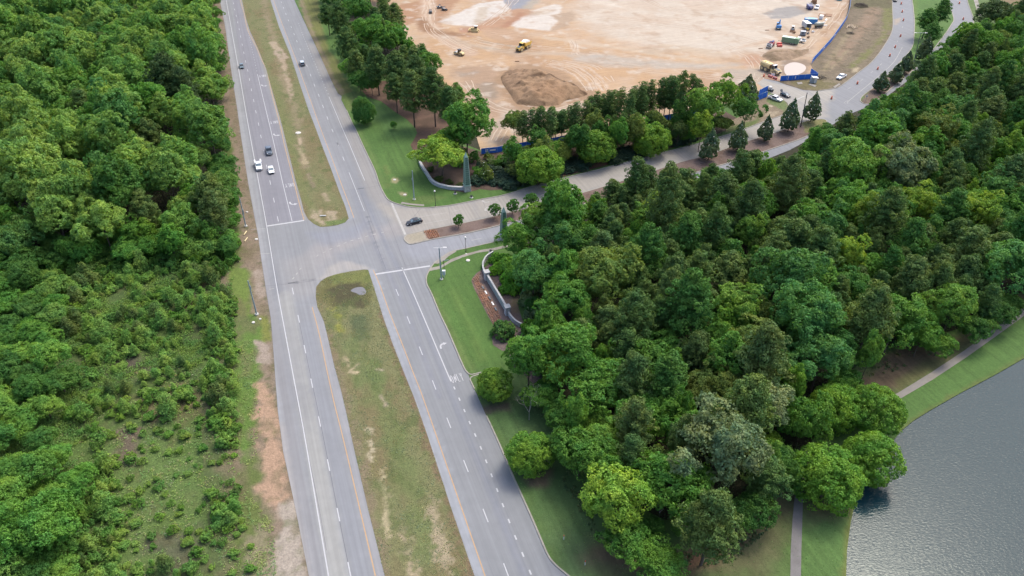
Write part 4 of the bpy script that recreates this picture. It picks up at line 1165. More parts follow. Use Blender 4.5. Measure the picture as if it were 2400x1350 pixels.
# conical magnolia: taper the crown towards the top
for cm, tm, zc, rad in PROTO['magnolia']:
    n = len(cm.vertices); a = np.empty(n * 3, np.float32); cm.vertices.foreach_get('co', a); a = a.reshape(-1, 3)
    f = np.clip(1.28 - np.clip(a[:, 2] - 1.0, 0, 9) / 7.9 * 1.08, 0.14, 1.28)
    a[:, 0] *= f; a[:, 1] *= f
    cm.vertices.foreach_set('co', a.ravel()); cm.update()
    rgb = np.random.default_rng(7)
    out = a[rgb.integers(0, n, 600)]
    out = out[np.hypot(out[:, 0], out[:, 1]) > 1.0 * np.clip(1.28 - np.clip(out[:, 2] - 1, 0, 9) / 7.9 * 1.08, .14, 1.28)][:46]
    bn = unit(out * np.array([1, 1, .2]) + np.array([0, 0, 0.6]))
    BLOSSOM.append(mesh_np('blossom', leaves(out + bn * .12, bn, .13, .11, rgb), quads_idx(len(out))))
    BLOSSOM[-1].materials.append(mat('white blossom', (.75, .74, .66), .6) if len(BLOSSOM) == 1 else bpy.data.materials['white blossom'])

COL = dict(yel=(.265, .380, .052), lime=(.182, .325, .056), mid=(0.127, 0.270, 0.045), deep=(0.090, 0.200, 0.041), pine=(0.104, 0.174, 0.049), pine2=(0.138, 0.200, 0.055),
           olive=(0.181, 0.242, 0.055), blue=(.115, .250, .064), silver=(.225, .285, .120), mag=(.165, .225, .105), _old=(0.141, 0.198, 0.078), fresh=(0.175, 0.314, 0.044), dk=(0.068, 0.119, 0.039), left=(.248, .378, .082), left2=(.178, .318, .068), sap=(0.209, 0.330, 0.069))
SALIENT = []
TREES = []                                         # (x, y, r) already standing
def plant(kind, x, y, r, colour, label, cat='tree', group=None, name=None, hs=1.0, z=0.0, var=None, loc_rot=None):
    pr = PROTO[kind]
    cm, tm, zc, rad = pr[rnd.randrange(len(pr)) if var is None else var % len(pr)]
    s = r / rad
    o = empty(name or 'tree', (x, y, z), rnd.uniform(0, 6.28), label, cat, group)
    o.scale = (s, s, s * hs)
    c = COL[colour] if isinstance(colour, str) else colour
    j = [rnd.uniform(0.88, 1.13) for _ in range(3)]
    g = rnd.uniform(0.92, 1.1)
    c = [c[k] * (0.7 + 0.3 * j[k]) * g for k in range(3)]
    cr = link('crown' if cat == 'tree' else 'foliage', cm, None, o)
    cr.color = (*c, 1)
    if kind == 'magnolia': link('blossom', BLOSSOM[PROTO['magnolia'].index((cm, tm, zc, rad))], None, o)
    if tm is not None:
        link('trunk' if cat == 'tree' else 'stem', tm, None, o)
    TREES.append((x, y, r))
    return o
def plant_px(kind, px, py, r, colour, label, hs=1.0, **kw):
    """the crown's centre is seen at px, py"""
    pr = PROTO[kind][0]
    p = at(px, py, pr[2] * r / pr[3] * hs)
    return plant(kind, p.x, p.y, r, colour, label, hs=hs, **kw)
def plant_base(kind, px, py, r, colour, label, **kw):
    p = at(px, py)
    return plant(kind, p.x, p.y, r, colour, label, **kw)

NAMES = dict(oak='broadleaf_tree', gum='upright_tree', maple='maple_tree', airy='spreading_tree', pine='pine_tree', tallpine='pine_tree', magnolia='magnolia_tree', roundtree='ornamental_tree')

# --- trees that stand out, with labels of their own
def T(kind, px, py, r, colour, label, **kw):
    kw.setdefault('name', NAMES.get(kind, 'shrub'))
    if kind in ('oak', 'gum', 'airy', 'pine') and not kw.pop('exact', False): r *= 1.3
    SALIENT.append((px, py, r))
    return plant_px(kind, px, py, r, colour, label, **kw)
def TB(kind, px, py, r, colour, label, **kw):
    kw.setdefault('name', NAMES.get(kind, 'shrub'))
    return plant_base(kind, px, py, r, colour, label, **kw)

# lakeside maples
T('maple', 1940, 1120, 5.7, 'fresh', 'dense round maple beside the footpath, nearest the bottom edge', var=0)
T('maple', 2040, 1076, 4.9, 'fresh', 'dense round maple leaning over the pond edge', var=1)
T('maple', 2052, 962, 5.1, 'fresh', 'dense round maple where the footpath meets the pond bank', var=2)
T('maple', 1958, 958, 4.6, 'fresh', 'dense maple at the wood edge behind the lakeside maples', var=0, hs=1.1)
T('airy', 1885, 985, 3.6, 'mid', 'soft feathery green cypress at the wood edge by the lakeside maples', hs=1.4)
# lawn trees
T('maple', 1160, 903, 3.5, 'fresh', 'broad young maple in a mulch ring beside the kerb notch', hs=1.0)
T('maple', 1243, 1062, 4.1, 'fresh', 'dense young maple on the lawn opposite the dotted lane line', hs=1.0)
T('maple', 852, 260, 3.7, (.11, .23, .055), 'dark upright maple in a mulch ring beside the turning lane', hs=1.5)
T('roundtree', 922, 292, 1.15, 'mid', 'tiny sapling in a mulch ring on the upper lawn', name='ornamental_tree')
T('roundtree', 1240, 930, 1.7, 'mid', 'small green treetop above the bare grey tree on the lawn', name='ornamental_tree', hs=1.3)
# small trees on the traffic island
for a, b, r, l in ((1075, 533, 1.45, 'smallest clipped round tree on the entrance island, next to the red planting'), (1160, 513, 1.7, 'clipped round tree on the entrance island left of the obelisk tip'), (1202, 503, 1.75, 'clipped round tree on the entrance island right of the obelisk tip'), (1245, 492, 1.9, 'clipped round tree on the entrance island against the wood')):
    TB('roundtree', a, b, r, 'deep', l)
# bright yellow-green trees in the right wood
LW = ' in the right-hand wood'
T('oak', 1552, 492, 3.8, 'yel', 'yellow-green round treetop' + LW + ' near its upper left')
T('gum', 1512, 518, 2.6, 'lime', 'slim lime-green treetop beside the yellow-green crown' + LW)
T('gum', 1757, 545, 3.0, 'lime', 'narrow bright green treetop below two dark pines' + LW)
T('gum', 1724, 725, 3.6, 'lime', 'yellow-green airy tree with visible limbs in the middle of the right-hand wood')
T('gum', 1310, 868, 2.4, 'yel', 'narrow yellow-green tree near the mulch bed at the wood edge')
T('oak', 1415, 1035, 3.0, 'lime', 'small yellow-green treetop above the large lime tree at the wood edge')
T('oak', 1447, 1165, 4.4, 'yel', 'large bright lime tree at the wood edge facing the lower lawn', var=1)
T('oak', 1640, 915, 3.0, 'olive', 'olive-yellow treetop among dark pines low in the right-hand wood')
T('gum', 2029, 510, 3.5, 'yel', 'spired yellow-green treetop left of a pair' + LW)
T('gum', 2085, 515, 3.4, 'lime', 'spired bright green treetop right of a pair' + LW)
T('oak', 2160, 475, 4.4, 'yel', 'broad yellow-green treetop at the right of the wood')
T('gum', 2290, 502, 3.6, 'yel', 'yellow-green treetop near the right edge of the wood')
T('gum', 2321, 352, 2.8, 'lime', 'small bright green treetop amid dark pines at upper right')
T('oak', 1996, 385, 6.0, 'lime', 'wide fresh green crown behind the far junction')
T('oak', 2112, 395, 5.8, 'silver', 'wide grey-green crown right of the wide fresh green crown')
T('oak', 1955, 345, 4.2, 'blue', 'blue-green round crown in front of the far junction')
T('gum', 1984, 600, 3.2, 'yel', 'bright yellow-green spire right of centre in the wood')
T('oak', 2237, 716, 4.0, 'lime', 'fresh green drooping tree by the footpath bend')
T('oak', 2372, 620, 5.4, 'blue', 'large blue-green tree at the right edge above the footpath')
T('gum', 1912, 660, 3.2, 'lime', 'bright green upright tree right of the big blue-green tree')
T('oak', 1860, 650, 5.6, 'blue', 'tall blue-green tree in the heart of the wood', hs=1.15)
T('oak', 1905, 745, 5.4, 'blue', 'big blue-green tree with a ragged skirt above the lakeside maples', hs=1.1)
T('oak', 1925, 838, 4.6, 'blue', 'lower blue-green tree behind the lakeside maples')
T('oak', 1690, 1050, 6.0, 'silver', 'largest silver-leaved tree low in the right-hand wood')
T('oak', 1792, 950, 4.2, 'silver', 'silver-leaved tree behind the largest silver tree')
T('pine', 1672, 1210, 4.3, 'pine2', 'bushy grey-green pine at the lowest edge of the wood', var=1)
T('oak', 1412, 645, 5.6, 'olive', 'broad olive-green treetop near the upper left of the wood')
T('oak', 1325, 700, 4.6, 'mid', 'glossy bright green tree behind the boundary wall')
T('oak', 1250, 640, 4.4, 'blue', 'blue-green tree just behind the yellow-green hedge')
T('gum', 1255, 520, 3.2, 'lime', 'bright green tree hiding the outbound road behind the obelisk')
T('oak', 1310, 560, 4.6, 'blue', 'grey-blue tree right of the near obelisk')
T('oak', 1215, 560, 3.8, 'mid', 'leafy green tree crowding the near obelisk')
T('oak', 1770, 480, 5.0, 'mid', 'round mid-green crown among pines behind the far magnolias')
T('oak', 1985, 480, 4.8, 'mid', 'rounded green crown left of the spired pair')
T('oak', 1240, 835, 4.0, 'mid', 'low spreading tree beside the mulch bed')
T('oak', 1330, 820, 5.0, 'mid', 'spreading green tree above the lawn corner')
T('airy', 1560, 1130, 5.2, 'mid', 'flat-topped green understorey tree beside the lime tree')
T('airy', 1400, 900, 5.0, 'mid', 'layered understorey tree near the wood edge')
T('airy', 1360, 1060, 4.2, 'mid', 'soft green tree overhanging the lower lawn')
for a, b, r, k, c in ((2128, 222, 3.4, 'oak', 'mid'), (2158, 192, 3.8, 'oak', 'fresh'), (2186, 162, 3.8, 'gum', 'mid'), (2212, 132, 4.0, 'oak', 'deep'), (2240, 106, 4.0, 'oak', 'mid'), (2270, 88, 4.0, 'gum', 'fresh'), (2306, 74, 4.2, 'oak', 'deep'), (2090, 244, 3.0, 'oak', 'fresh'), (2176, 205, 3.6, 'oak', 'blue'), (2228, 150, 3.8, 'pine', 'pine2'), (2062, 262, 2.8, 'gum', 'mid')):
    plant_px(k, a, b, r * 1.25, c, 'leafy tree of the right-hand wood overhanging the far curving road', name=NAMES[k], group='trees overhanging the far curving road')
# entrance road, upper side
for a, b, r, l in ((1262, 393, 6.6, 'bright green round tree by the entrance road nearest the junction'), (1397, 347, 6.0, 'bright green round tree by the entrance road, middle of three'), (1526, 328, 5.8, 'green round tree by the entrance road, farthest of three')):
    T('maple', a, b, r, 'fresh', l)
T('oak', 1092, 288, 6.0, 'mid', 'dense rounded tree at the corner of the construction ground')
T('airy', 1035, 362, 6.0, 'yel', 'feathery yellow-green tree above the left boundary wall', hs=0.8)
T('airy', 1062, 322, 4.4, 'mid', 'spreading green tree behind the feathery yellow-green one')
T('magnolia', 1138, 402, 2.4, 'olive', 'olive magnolia right of the far obelisk', hs=0.8)
T('gum', 1648, 250, 4.0, 'lime', 'light green upright tree beyond the row of pines')
T('oak', 1700, 222, 4.6, 'fresh', 'tall bright green tree by the site gate', hs=1.15)
T('magnolia', 1752, 208, 4.2, 'mag', 'dark magnolia beside the site gate', hs=.85)
T('oak', 1752, 255, 3.8, 'deep', 'dark round tree beside the parked white pickup')
T('gum', 1645, 300, 2.8, 'yel', 'yellow-tinged tree on the mulch slope by the entrance road')
T('airy', 1205, 285, 3.2, 'olive', 'loose olive tree at the left end of the row of pines', hs=1.2)
# magnolias on the island, near to far
for k, (a, b, r, h) in enumerate(((1660, 376, 3.1, 1.12), (1727, 354, 2.9, 1.12), (1790, 331, 2.5, 1.15), (1846, 309, 3.2, 1.15), (1898, 287, 2.9, 1.2))):
    TB('magnolia', a, b, r, 'mag', ['cone-shaped magnolia on the island, first from the junction with the highway', 'cone-shaped magnolia on the island, second from the highway end', 'smallest cone-shaped magnolia on the island', 'broad cone-shaped magnolia on the island left of the dark pole', 'cone-shaped magnolia on the island beyond the dark pole'][k], hs=h, group='magnolias on the island')
# trees on the far island
for k, (a, b, r, h) in enumerate(((2060, 215, 2.8, .9), (2095, 195, 2.8, .9), (2118, 172, 2.8, 1.0), (2160, 145, 3.2, 1.1))):
    TB('magnolia', a, b, r, 'mag', ['dark magnolia at the tip of the far island', 'dark magnolia second from the tip of the far island', 'dark magnolia third from the tip of the far island', 'dark magnolia beside the double street light'][k], hs=h, group='magnolias on the far island')
T('pine', 2178, 38, 4.2, 'deep', 'dark tree on the far island, left of two', hs=0.8)
T('pine', 2210, 22, 4.0, 'deep', 'dark tree on the far island, right of two', hs=0.8)
T('pine', 2188, 70, 3.6, 'deep', 'dark tree on the far island nearest the street light', hs=0.75)
T('oak', 2330, 30, 5.5, 'dk', 'dark dense tree beside the far lawn at upper right', hs=0.8)
# grove by the upper highway
G = 'trees of the grove beside the upper highway'
for a, b, r, kind, c, l in ((795, 40, 4.6, 'pine', 'pine', 'dark pine at the head of the upper grove'), (840, 20, 5.0, 'oak', 'deep', 'dark hardwood at the top edge of the upper grove'), (812, 95, 4.4, 'pine', 'pine', 'dark pine in the upper grove beside the verge'), (872, 75, 5.4, 'oak', 'mid', 'tall green tree of the upper grove against the sand'), (905, 95, 3.8, 'gum', 'mid', 'slender green tree of the upper grove on the sand side'), (822, 158, 2.8, 'oak', 'lime', 'bright lime bush at the front of the upper grove'), (842, 185, 3.6, 'airy', 'deep', 'leafy hedge tree below the lime bush'), (870, 195, 3.2, 'airy', 'deep', 'low dark tree at the end of the upper grove hedge'), (880, 140, 4.6, 'pine', 'pine', 'dark pine in the middle of the upper grove'), (930, 150, 4.8, 'pine', 'pine', 'dark pine of the upper grove left of the red mulch'), (975, 165, 4.8, 'pine', 'pine', 'dark pine of the upper grove above the red mulch'), (1005, 150, 4.2, 'oak', 'mid', 'bright green tree of the upper grove facing the roller'), (965, 210, 4.6, 'pine', 'pine2', 'pine with bare lower trunk over the red mulch'), (1015, 205, 4.8, 'pine', 'pine', 'large dark pine nearest the stockpile'), (1050, 235, 4.0, 'pine', 'pine', 'dark pine at the corner of the upper grove'), (925, 195, 3.8, 'pine', 'pine', 'dark pine at the front of the upper grove'), (780, -10, 4.6, 'oak', 'deep', 'dark tree cut by the top edge right of the highway'), (860, -20, 4.8, 'oak', 'mid', 'green tree cut by the top edge beside the sand')):
    T(kind, a, b, r, c, l, group=G)
# row of pines along the construction ground
rows = [(1225, 342, 262), (1247, 340, 256), (1266, 339, 249), (1288, 344, 252), (1316, 331, 257), (1347, 329, 242), (1370, 322, 236), (1395, 305, 217), (1421, 311, 213), (1448, 322, 208), (1469, 335, 214), (1495, 300, 196), (1519, 286, 190), (1543, 281, 184), (1566, 285, 178), (1590, 296, 169), (1612, 278, 174), (1335, 318, 250), (1410, 296, 222), (1480, 290, 204), (1556, 270, 186), (1628, 270, 186), (1302, 330, 262), (1382, 312, 228), (1432, 300, 214), (1504, 282, 196), (1580, 274, 176)]
for k, (a, b, ty) in enumerate(rows):
    H = pole_h(a, b, ty)
    r = rnd.uniform(2.7, 3.5)
    TB('tallpine', a, b, r, ['pine2', 'pine', 'pine'][k % 3], 'tall slim pine with a bare trunk in the row along the construction ground', group='row of pines along the construction ground', hs=H / (17.9 * r / 3.3))
# --- the woods between: fill by spacing
def fill(poly_px, z, spacing, choose, cat_group, seed, inset=1.0, cap=400, keep=0.78):
    poly = [tuple(at(a, b, z).xy) for a, b in poly_px]
    rg = random.Random(seed)
    P = np.array(poly); lo, hi = P.min(0), P.max(0)
    n = 0
    area = (hi[0] - lo[0]) * (hi[1] - lo[1])
    tries = int(area / spacing ** 2 * 14)
    cand = np.array([(rg.uniform(lo[0], hi[0]), rg.uniform(lo[1], hi[1])) for _ in range(tries)])
    sd = sdist(cand, poly)
    for (x, y), d in zip(cand, sd):
        if d < inset or n >= cap: continue
        px, py = pix(x, y, 10)
        if px < -90 or px > 2490 or py < -80 or py > 1480: continue
        kind, r, c, label, group, hs = choose(x, y, px, py, d, rg)
        qx, qy = pix(x, y, PROTO[kind][0][2] * r / PROTO[kind][0][3] * hs)
        mpp = FOC / (y * CP + (CAM_H - 9) * SP)
        if any(qy > b - 6 and math.hypot(qx - a, qy - b) < 0.72 * mpp * (q + r) for a, b, q in SALIENT): continue
        if any(abs(x - a) < 8 and abs(y - b) < 8 and math.hypot(x - a, y - b) < keep * (r + q) for a, b, q in TREES): continue
        plant(kind, x, y, r, c, label, group=group, name='young_tree' if 'young' in label else ('understorey_tree' if ('understorey' in label or 'under the' in label) else NAMES.get(kind, 'shrub')), hs=hs)
        n += 1
    return n
RW = [(1195, 620), (1200, 560), (1260, 510), (1345, 470), (1430, 425), (1510, 410), (1600, 420), (1690, 395), (1760, 385), (1850, 385), (1900, 330), (1950, 290), (2060, 270), (2110, 215), (2200, 145), (2262, 100), (2300, 55), (2360, 30), (2500, 0), (2500, 660), (2400, 690), (2330, 745), (2250, 785), (2150, 780), (2060, 835), (2000, 880), (1960, 905), (1900, 985), (1880, 1100), (1840, 1150), (1760, 1205), (1700, 1280), (1600, 1300), (1490, 1295), (1410, 1225), (1360, 1130), (1325, 1050), (1275, 905), (1235, 830), (1225, 780), (1270, 730), (1230, 680)]
def choose_r(x, y, px, py, d, rg):
    q = vnoise(np.array([x * 0.06]), np.array([y * 0.06]))[0] * 0.55 + rg.random() * 0.45
    where = 'near the pond' if py > 700 else ('behind the boundary wall' if px < 1700 else 'towards the far junction')
    if d < 3.2:
        k = rg.choice(['airy', 'oak', 'airy'])
        return k, rg.uniform(3.2, 4.8), rg.choice(['mid', 'deep', 'mid', 'deep']), 'leafy green edge tree of the right-hand wood ' + where, 'edge trees of the right-hand wood ' + where, rg.uniform(0.8, 1.0)
    if q < 0.56:
        return 'pine', rg.uniform(3.4, 6.4), rg.choice(['pine', 'pine2', 'pine', 'pine2', 'deep']), 'dark tufted pine in the right-hand wood ' + where, 'pines of the right-hand wood ' + where, rg.uniform(0.82, 1.22)
    if q < 0.86:
        return rg.choice(['oak', 'gum', 'oak', 'airy']), rg.uniform(3.4, 6.6), rg.choice(['mid', 'deep', 'olive', 'mid', 'blue']), 'green hardwood in the right-hand wood ' + where, 'hardwoods of the right-hand wood ' + where, rg.uniform(0.9, 1.05)
    return rg.choice(['oak', 'gum']), rg.uniform(3.8, 5.2), rg.choice(['lime', 'fresh', 'fresh']), 'light green hardwood in the right-hand wood ' + where, 'light green hardwoods of the right-hand wood ' + where, rg.uniform(0.9, 1.1)
n_r = fill(RW, 8.0, 4.6, choose_r, None, 11, 1.0, 420, 0.58)
def choose_gap(x, y, px, py, d, rg):
    where = 'near the pond' if py > 700 else ('behind the boundary wall' if px < 1700 else 'towards the far junction')
    return rg.choice(['gum', 'airy', 'pine']), rg.uniform(1.9, 3.0), rg.choice(['deep', 'mid', 'fresh', 'pine2', 'lime']), 'slender young tree in a gap of the right-hand wood ' + where, 'young trees in gaps of the right-hand wood ' + where, rg.uniform(1.2, 1.7)
n_r2 = fill(RW, 8.0, 4.0, choose_gap, None, 41, 1.0, 140, 0.60)
# fuller belt along the entrance road and denser grove by the upper highway
def choose_b(x, y, px, py, d, rg):
    return rg.choice(['airy', 'airy', 'gum']), rg.uniform(2.2, 3.4), rg.choice(['deep', 'mid', 'olive', 'pine2']), 'small leafy tree under the row of pines', 'understorey of the row of pines', rg.uniform(0.9, 1.25)
n_b = fill([(1222, 356), (1250, 345), (1290, 352), (1340, 334), (1480, 304), (1600, 290), (1650, 268), (1690, 262), (1730, 276), (1690, 300), (1600, 326), (1500, 346), (1400, 366), (1300, 384), (1210, 408), (1196, 392)], 3.0, 3.0, choose_b, None, 31, 0.3, 70, 0.62)
def choose_g(x, y, px, py, d, rg):
    if rg.random() < 0.6: return 'pine', rg.uniform(3.6, 5.2), rg.choice(['pine', 'pine2', 'pine']), 'dark pine filling the upper grove', 'pines filling the upper grove', rg.uniform(0.85, 1.05)
    return rg.choice(['oak', 'gum', 'airy']), rg.uniform(3.0, 4.8), rg.choice(['mid', 'deep', 'mid', 'lime']), 'green hardwood filling the upper grove', 'hardwoods filling the upper grove', rg.uniform(0.85, 1.0)
n_g = fill([(745, -60), (880, -60), (925, 50), (950, 110), (1030, 150), (1075, 225), (1070, 262), (990, 255), (930, 232), (862, 212), (818, 190), (785, 120), (765, 50)], 6.0, 4.0, choose_g, None, 32, 0.2, 60, 0.52)
print('belt', n_b, n_g)
# left wood
T('pine', 385, 165, 6.0, 'dk', 'large dark pine standing out of the left-hand wood', var=2)
T('pine', 430, 205, 4.6, 'dk', 'dark pine just below the large dark pine of the left-hand wood')
T('oak', 370, 420, 4.2, 'blue', 'pale blue-green round treetop at the front of the left-hand wood')
T('gum', 168, 350, 4.6, 'left', 'spreading light green tree behind the dead grey trees')
LFW = [(-120, -70), (500, -70), (512, 150), (522, 330), (536, 470), (540, 555), (430, 560), (300, 565), (150, 575), (40, 600), (-120, 600)]
def choose_l(x, y, px, py, d, rg):
    q = rg.random() * 0.6 + 0.4 * vnoise(np.array([x * 0.05]), np.array([y * 0.05]))[0]
    row = 'far back' if py < 130 else ('midway' if py < 330 else 'at the front')
    if d < 3.0:
        return 'airy', rg.uniform(3.0, 4.8), rg.choice(['mid', 'left2', 'deep']), 'leafy edge tree of the left-hand wood ' + row, 'edge trees of the left-hand wood ' + row, rg.uniform(0.8, 1.05)
    if q < 0.14:
        return 'pine', rg.uniform(4.6, 6.0), 'pine2', 'dark pine in the left-hand wood ' + row, 'pines of the left-hand wood ' + row, 0.95
    if q < 0.60:
        return rg.choice(['oak', 'gum', 'gum', 'gum']), rg.uniform(4.2, 6.6), rg.choice(['left', 'left', 'left2']), 'yellow-green hardwood in the left-hand wood ' + row, 'yellow-green hardwoods of the left-hand wood ' + row, rg.uniform(0.9, 1.1)
    return rg.choice(['oak', 'gum', 'gum', 'airy']), rg.uniform(4.2, 6.6), rg.choice(['left2', 'mid', 'mid', 'deep', 'blue']), 'green hardwood in the left-hand wood ' + row, 'green hardwoods of the left-hand wood ' + row, rg.uniform(0.9, 1.08)
n_l = fill(LFW, 8.0, 4.8, choose_l, None, 12, 1.2, 460, 0.66)
def choose_lf(x, y, px, py, d, rg):
    return rg.choice(['airy', 'gum', 'airy']), rg.uniform(2.2, 3.6), rg.choice(['mid', 'left2', 'fresh', 'mid']), 'leafy understorey tree along the front of the left-hand wood', 'understorey along the front of the left-hand wood', rg.uniform(0.8, 1.1)
fill([(-60, 545), (120, 520), (300, 520), (440, 510), (545, 470), (552, 590), (430, 596), (280, 596), (150, 604), (40, 625), (-60, 640)], 3.0, 3.2, choose_lf, None, 42, 0.2, 60, 0.5)
print('woods', n_r, n_l)
# lower left trees along the picture edge
def choose_ll(x, y, px, py, d, rg):
    return rg.choice(['airy', 'oak', 'oak']), rg.uniform(2.6, 4.4), rg.choice(['mid', 'lime', 'mid', 'deep', 'left2']), 'young leafy tree along the left edge of the scrub field', 'young trees along the left edge of the scrub field', rg.uniform(0.7, 0.9)
LL = [(-120, 600), (40, 600), (120, 620), (150, 700), (110, 780), (150, 880), (120, 950), (60, 980), (150, 1060), (190, 1130), (170, 1200), (120, 1260), (175, 1330), (190, 1460), (-120, 1460)]
fill(LL, 4.0, 4.0, choose_ll, None, 13, 0.5, 90, 0.66)
T('oak', 95, 1240, 4.4, 'mid', 'largest leafy tree at the lower left corner', hs=0.85)
# undergrowth belt at the foot of the left wood
def choose_ub(x, y, px, py, d, rg):
    return 'shrub', rg.uniform(1.3, 2.4), rg.choice(['mid', 'left2', 'mid', 'deep']), 'bushy green shrub at the foot of the left-hand wood', 'shrubs at the foot of the left-hand wood', rg.uniform(0.9, 1.3)
def fill_shrubs(poly, spacing, choose, seed, cap, keep=0.62, z=1.0):
    poly = [tuple(at(a, b, z).xy) for a, b in poly]
    rg = random.Random(seed)
    P = np.array(poly); lo, hi = P.min(0), P.max(0)
    tries = int((hi[0] - lo[0]) * (hi[1] - lo[1]) / spacing ** 2 * 10)
    cand = np.array([(rg.uniform(lo[0], hi[0]), rg.uniform(lo[1], hi[1])) for _ in range(tries)])
    sd = sdist(cand, poly)
    n = 0; mine = []
    cl = fbm(cand[:, 0] * .12 + seed, cand[:, 1] * .12, 3)
    for (x, y), d, q_ in zip(cand, sd, cl):
        if d < 0.3 or n >= cap or (seed in (22, 23, 26, 27) and q_ < 0.43): continue
        px, py = pix(x, y, 1)
        if px < -60 or px > 2460 or py > 1420: continue
        kind, r, c, label, group, hs = choose(x, y, px, py, d, rg)
        if any(math.hypot(x - a, y - b) < keep * (r + q) for a, b, q in mine): continue
        plant(kind, x, y, r, c, label, cat='shrub', group=group, name='pine_sapling' if kind == 'sapling' else ('seedling' if 'seedling' in label else 'shrub'), hs=hs)
        mine.append((x, y, r)); n += 1
    return n
fill_shrubs([(0, 640), (60, 600), (160, 588), (300, 580), (430, 570), (548, 560), (556, 620), (500, 640), (360, 622), (240, 650), (150, 640), (120, 700)], 2.6, choose_ub, 21, 130)
def choose_sp(x, y, px, py, d, rg):
    if rg.random() < 0.52:
        return 'sapling', 0.6 + 1.9 * rg.random() ** 1.8, rg.choice(['sap', 'left2', 'sap', 'pine2']), 'bushy pine sapling in the scrub field', 'pine saplings in the scrub field', rg.uniform(0.8, 1.25)
    return 'shrub', 0.6 + 1.6 * rg.random() ** 1.6, rg.choice(['left2', 'lime', 'left2', 'left']), 'leafy shrub scattered in the scrub field', 'shrubs in the scrub field', rg.uniform(0.7, 1.1)
fill_shrubs([(130, 660), (240, 640), (360, 620), (510, 640), (530, 760), (540, 840), (420, 800), (330, 860), (240, 960), (150, 960), (120, 850)], 2.8, choose_sp, 22, 280, 0.50)
fill_shrubs([(150, 960), (330, 870), (430, 830), (470, 900), (440, 960), (300, 990), (270, 1120), (200, 1090)], 3.4, choose_sp, 23, 50, 0.8)
fill_shrubs([(478, 700), (552, 690), (548, 850), (560, 1000), (572, 1070), (540, 1080), (500, 1010), (470, 930)], 2.2, choose_sp, 24, 110, 0.42)
fill_shrubs([(480, 1150), (560, 1140), (550, 1240), (500, 1240)], 2.4, choose_sp, 25, 18, 0.6)
fill_shrubs([(140, 1050), (270, 1120), (300, 1250), (230, 1350), (160, 1330)], 2.8, choose_sp, 26, 60, 0.65)
fill_shrubs([(180, 1290), (420, 1320), (600, 1310), (560, 1420), (150, 1420)], 2.8, choose_sp, 27, 60, 0.8)
def choose_cl(x, y, px, py, d, rg):
    return 'shrub', rg.uniform(0.45, 1.15), rg.choice(['sap', 'left2', 'left', 'lime']), 'small fresh green seedling in the open scrub clearing', 'seedlings in the open scrub clearing', rg.uniform(0.6, 1.2)
fill_shrubs([(230, 980), (330, 900), (460, 880), (500, 1020), (560, 1100), (580, 1200), (600, 1340), (420, 1340), (280, 1280), (200, 1120)], 2.4, choose_cl, 28, 110, 1.0)
# hedge mounds by the walls
for k, (a, b, r) in enumerate(((1163, 612, 1.9), (1176, 634, 2.3), (1200, 622, 2.2), (1192, 660, 2.4), (1216, 648, 2.2), (1158, 640, 1.7), (1182, 612, 1.9), (1206, 684, 2.2), (1184, 684, 1.7))):
    TB('mound', a, b, r, (.19, .40, .045), 'rounded yellow-green hedge mound behind the boundary wall', cat='shrub', group='hedge mounds behind the boundary wall')
TB('mound', 1180, 785, 2.7, 'blue', 'large grey-green feathery shrub at the lower end of the wall', cat='shrub', hs=1.2, var=0)
TB('mound', 1225, 845, 2.6, 'blue', 'dark feathery shrub over the mulch bed corner', cat='shrub', hs=1.1, var=1)
TB('shrub', 1262, 755, 2.0, 'mag', 'dark rounded shrub behind the lower pillar', cat='shrub', hs=1.4)
for k, (a, b, r) in enumerate(((1010, 402, 1.6), (1030, 425, 1.5), (1052, 432, 1.4), (1075, 438, 1.4), (1000, 372, 1.5))):
    TB('shrub', a, b, r, (.085, .115, .03), 'low ochre-green shrub inside the left boundary wall', cat='shrub', group='shrubs inside the left boundary wall', hs=0.7)
for a, b, r in ((1240, 715, 2.2), (1252, 690, 2.4), (1255, 735, 2.2), (1240, 745, 1.6), (1245, 790, 2.4), (1262, 800, 2.6), (1240, 815, 1.9), (1275, 770, 2.6), (1256, 850, 2.2), (1272, 880, 2.0)):
    TB('shrub', a, b, r, rnd.choice(['mid', 'deep', 'mag', 'fresh']), 'leafy shrub between the boundary wall and the right-hand wood', cat='shrub', group='shrubs between the wall and the wood', hs=rnd.uniform(1.0, 1.6))
# spreading junipers on the slope
jun = [(1120, 428), (1172, 422), (1195, 440), (1222, 432), (1165, 408), (1240, 426), (1300, 412), (1318, 392), (1362, 398), (1372, 386), (1440, 382), (1460, 362), (1515, 340), (1540, 345), (1560, 338), (1590, 318), (1630, 316), (1425, 372), (1280, 372), (1380, 362), (1140, 418), (1160, 430), (1185, 432), (1205, 428), (1180, 412), (1205, 405), (1225, 415), (1150, 400), (1310, 400), (1330, 402), (1350, 392), (1345, 380), (1450, 372), (1472, 370), (1490, 362), (1505, 352), (1470, 356), (1580, 338), (1600, 336), (1622, 326), (1605, 322), (1575, 325)]
for a, b in jun:
    TB('mound', a, b, rnd.uniform(2.2, 3.0), (.060, .100, .064), 'dark spreading juniper on the mulch slope by the entrance road', cat='shrub', group='junipers on the mulch slope', name='juniper_shrub', hs=rnd.uniform(0.55, 0.8))

for a, b, r in ((1128, 392, 1.9), (1150, 384, 2.2), (1172, 380, 2.0), (1168, 395, 2.3), (1190, 388, 2.2), (1145, 372, 1.6), (1110, 380, 2.0), (1120, 408, 1.8), (1200, 372, 1.8), (1080, 392, 1.8), (1085, 372, 2.0)):
    TB('shrub', a, b, r, rnd.choice(['deep', 'mag', 'olive', 'mid']), 'dense evergreen shrub on the slope right of the far obelisk', cat='shrub', group='evergreen shrubs right of the far obelisk', hs=rnd.uniform(0.9, 1.3))
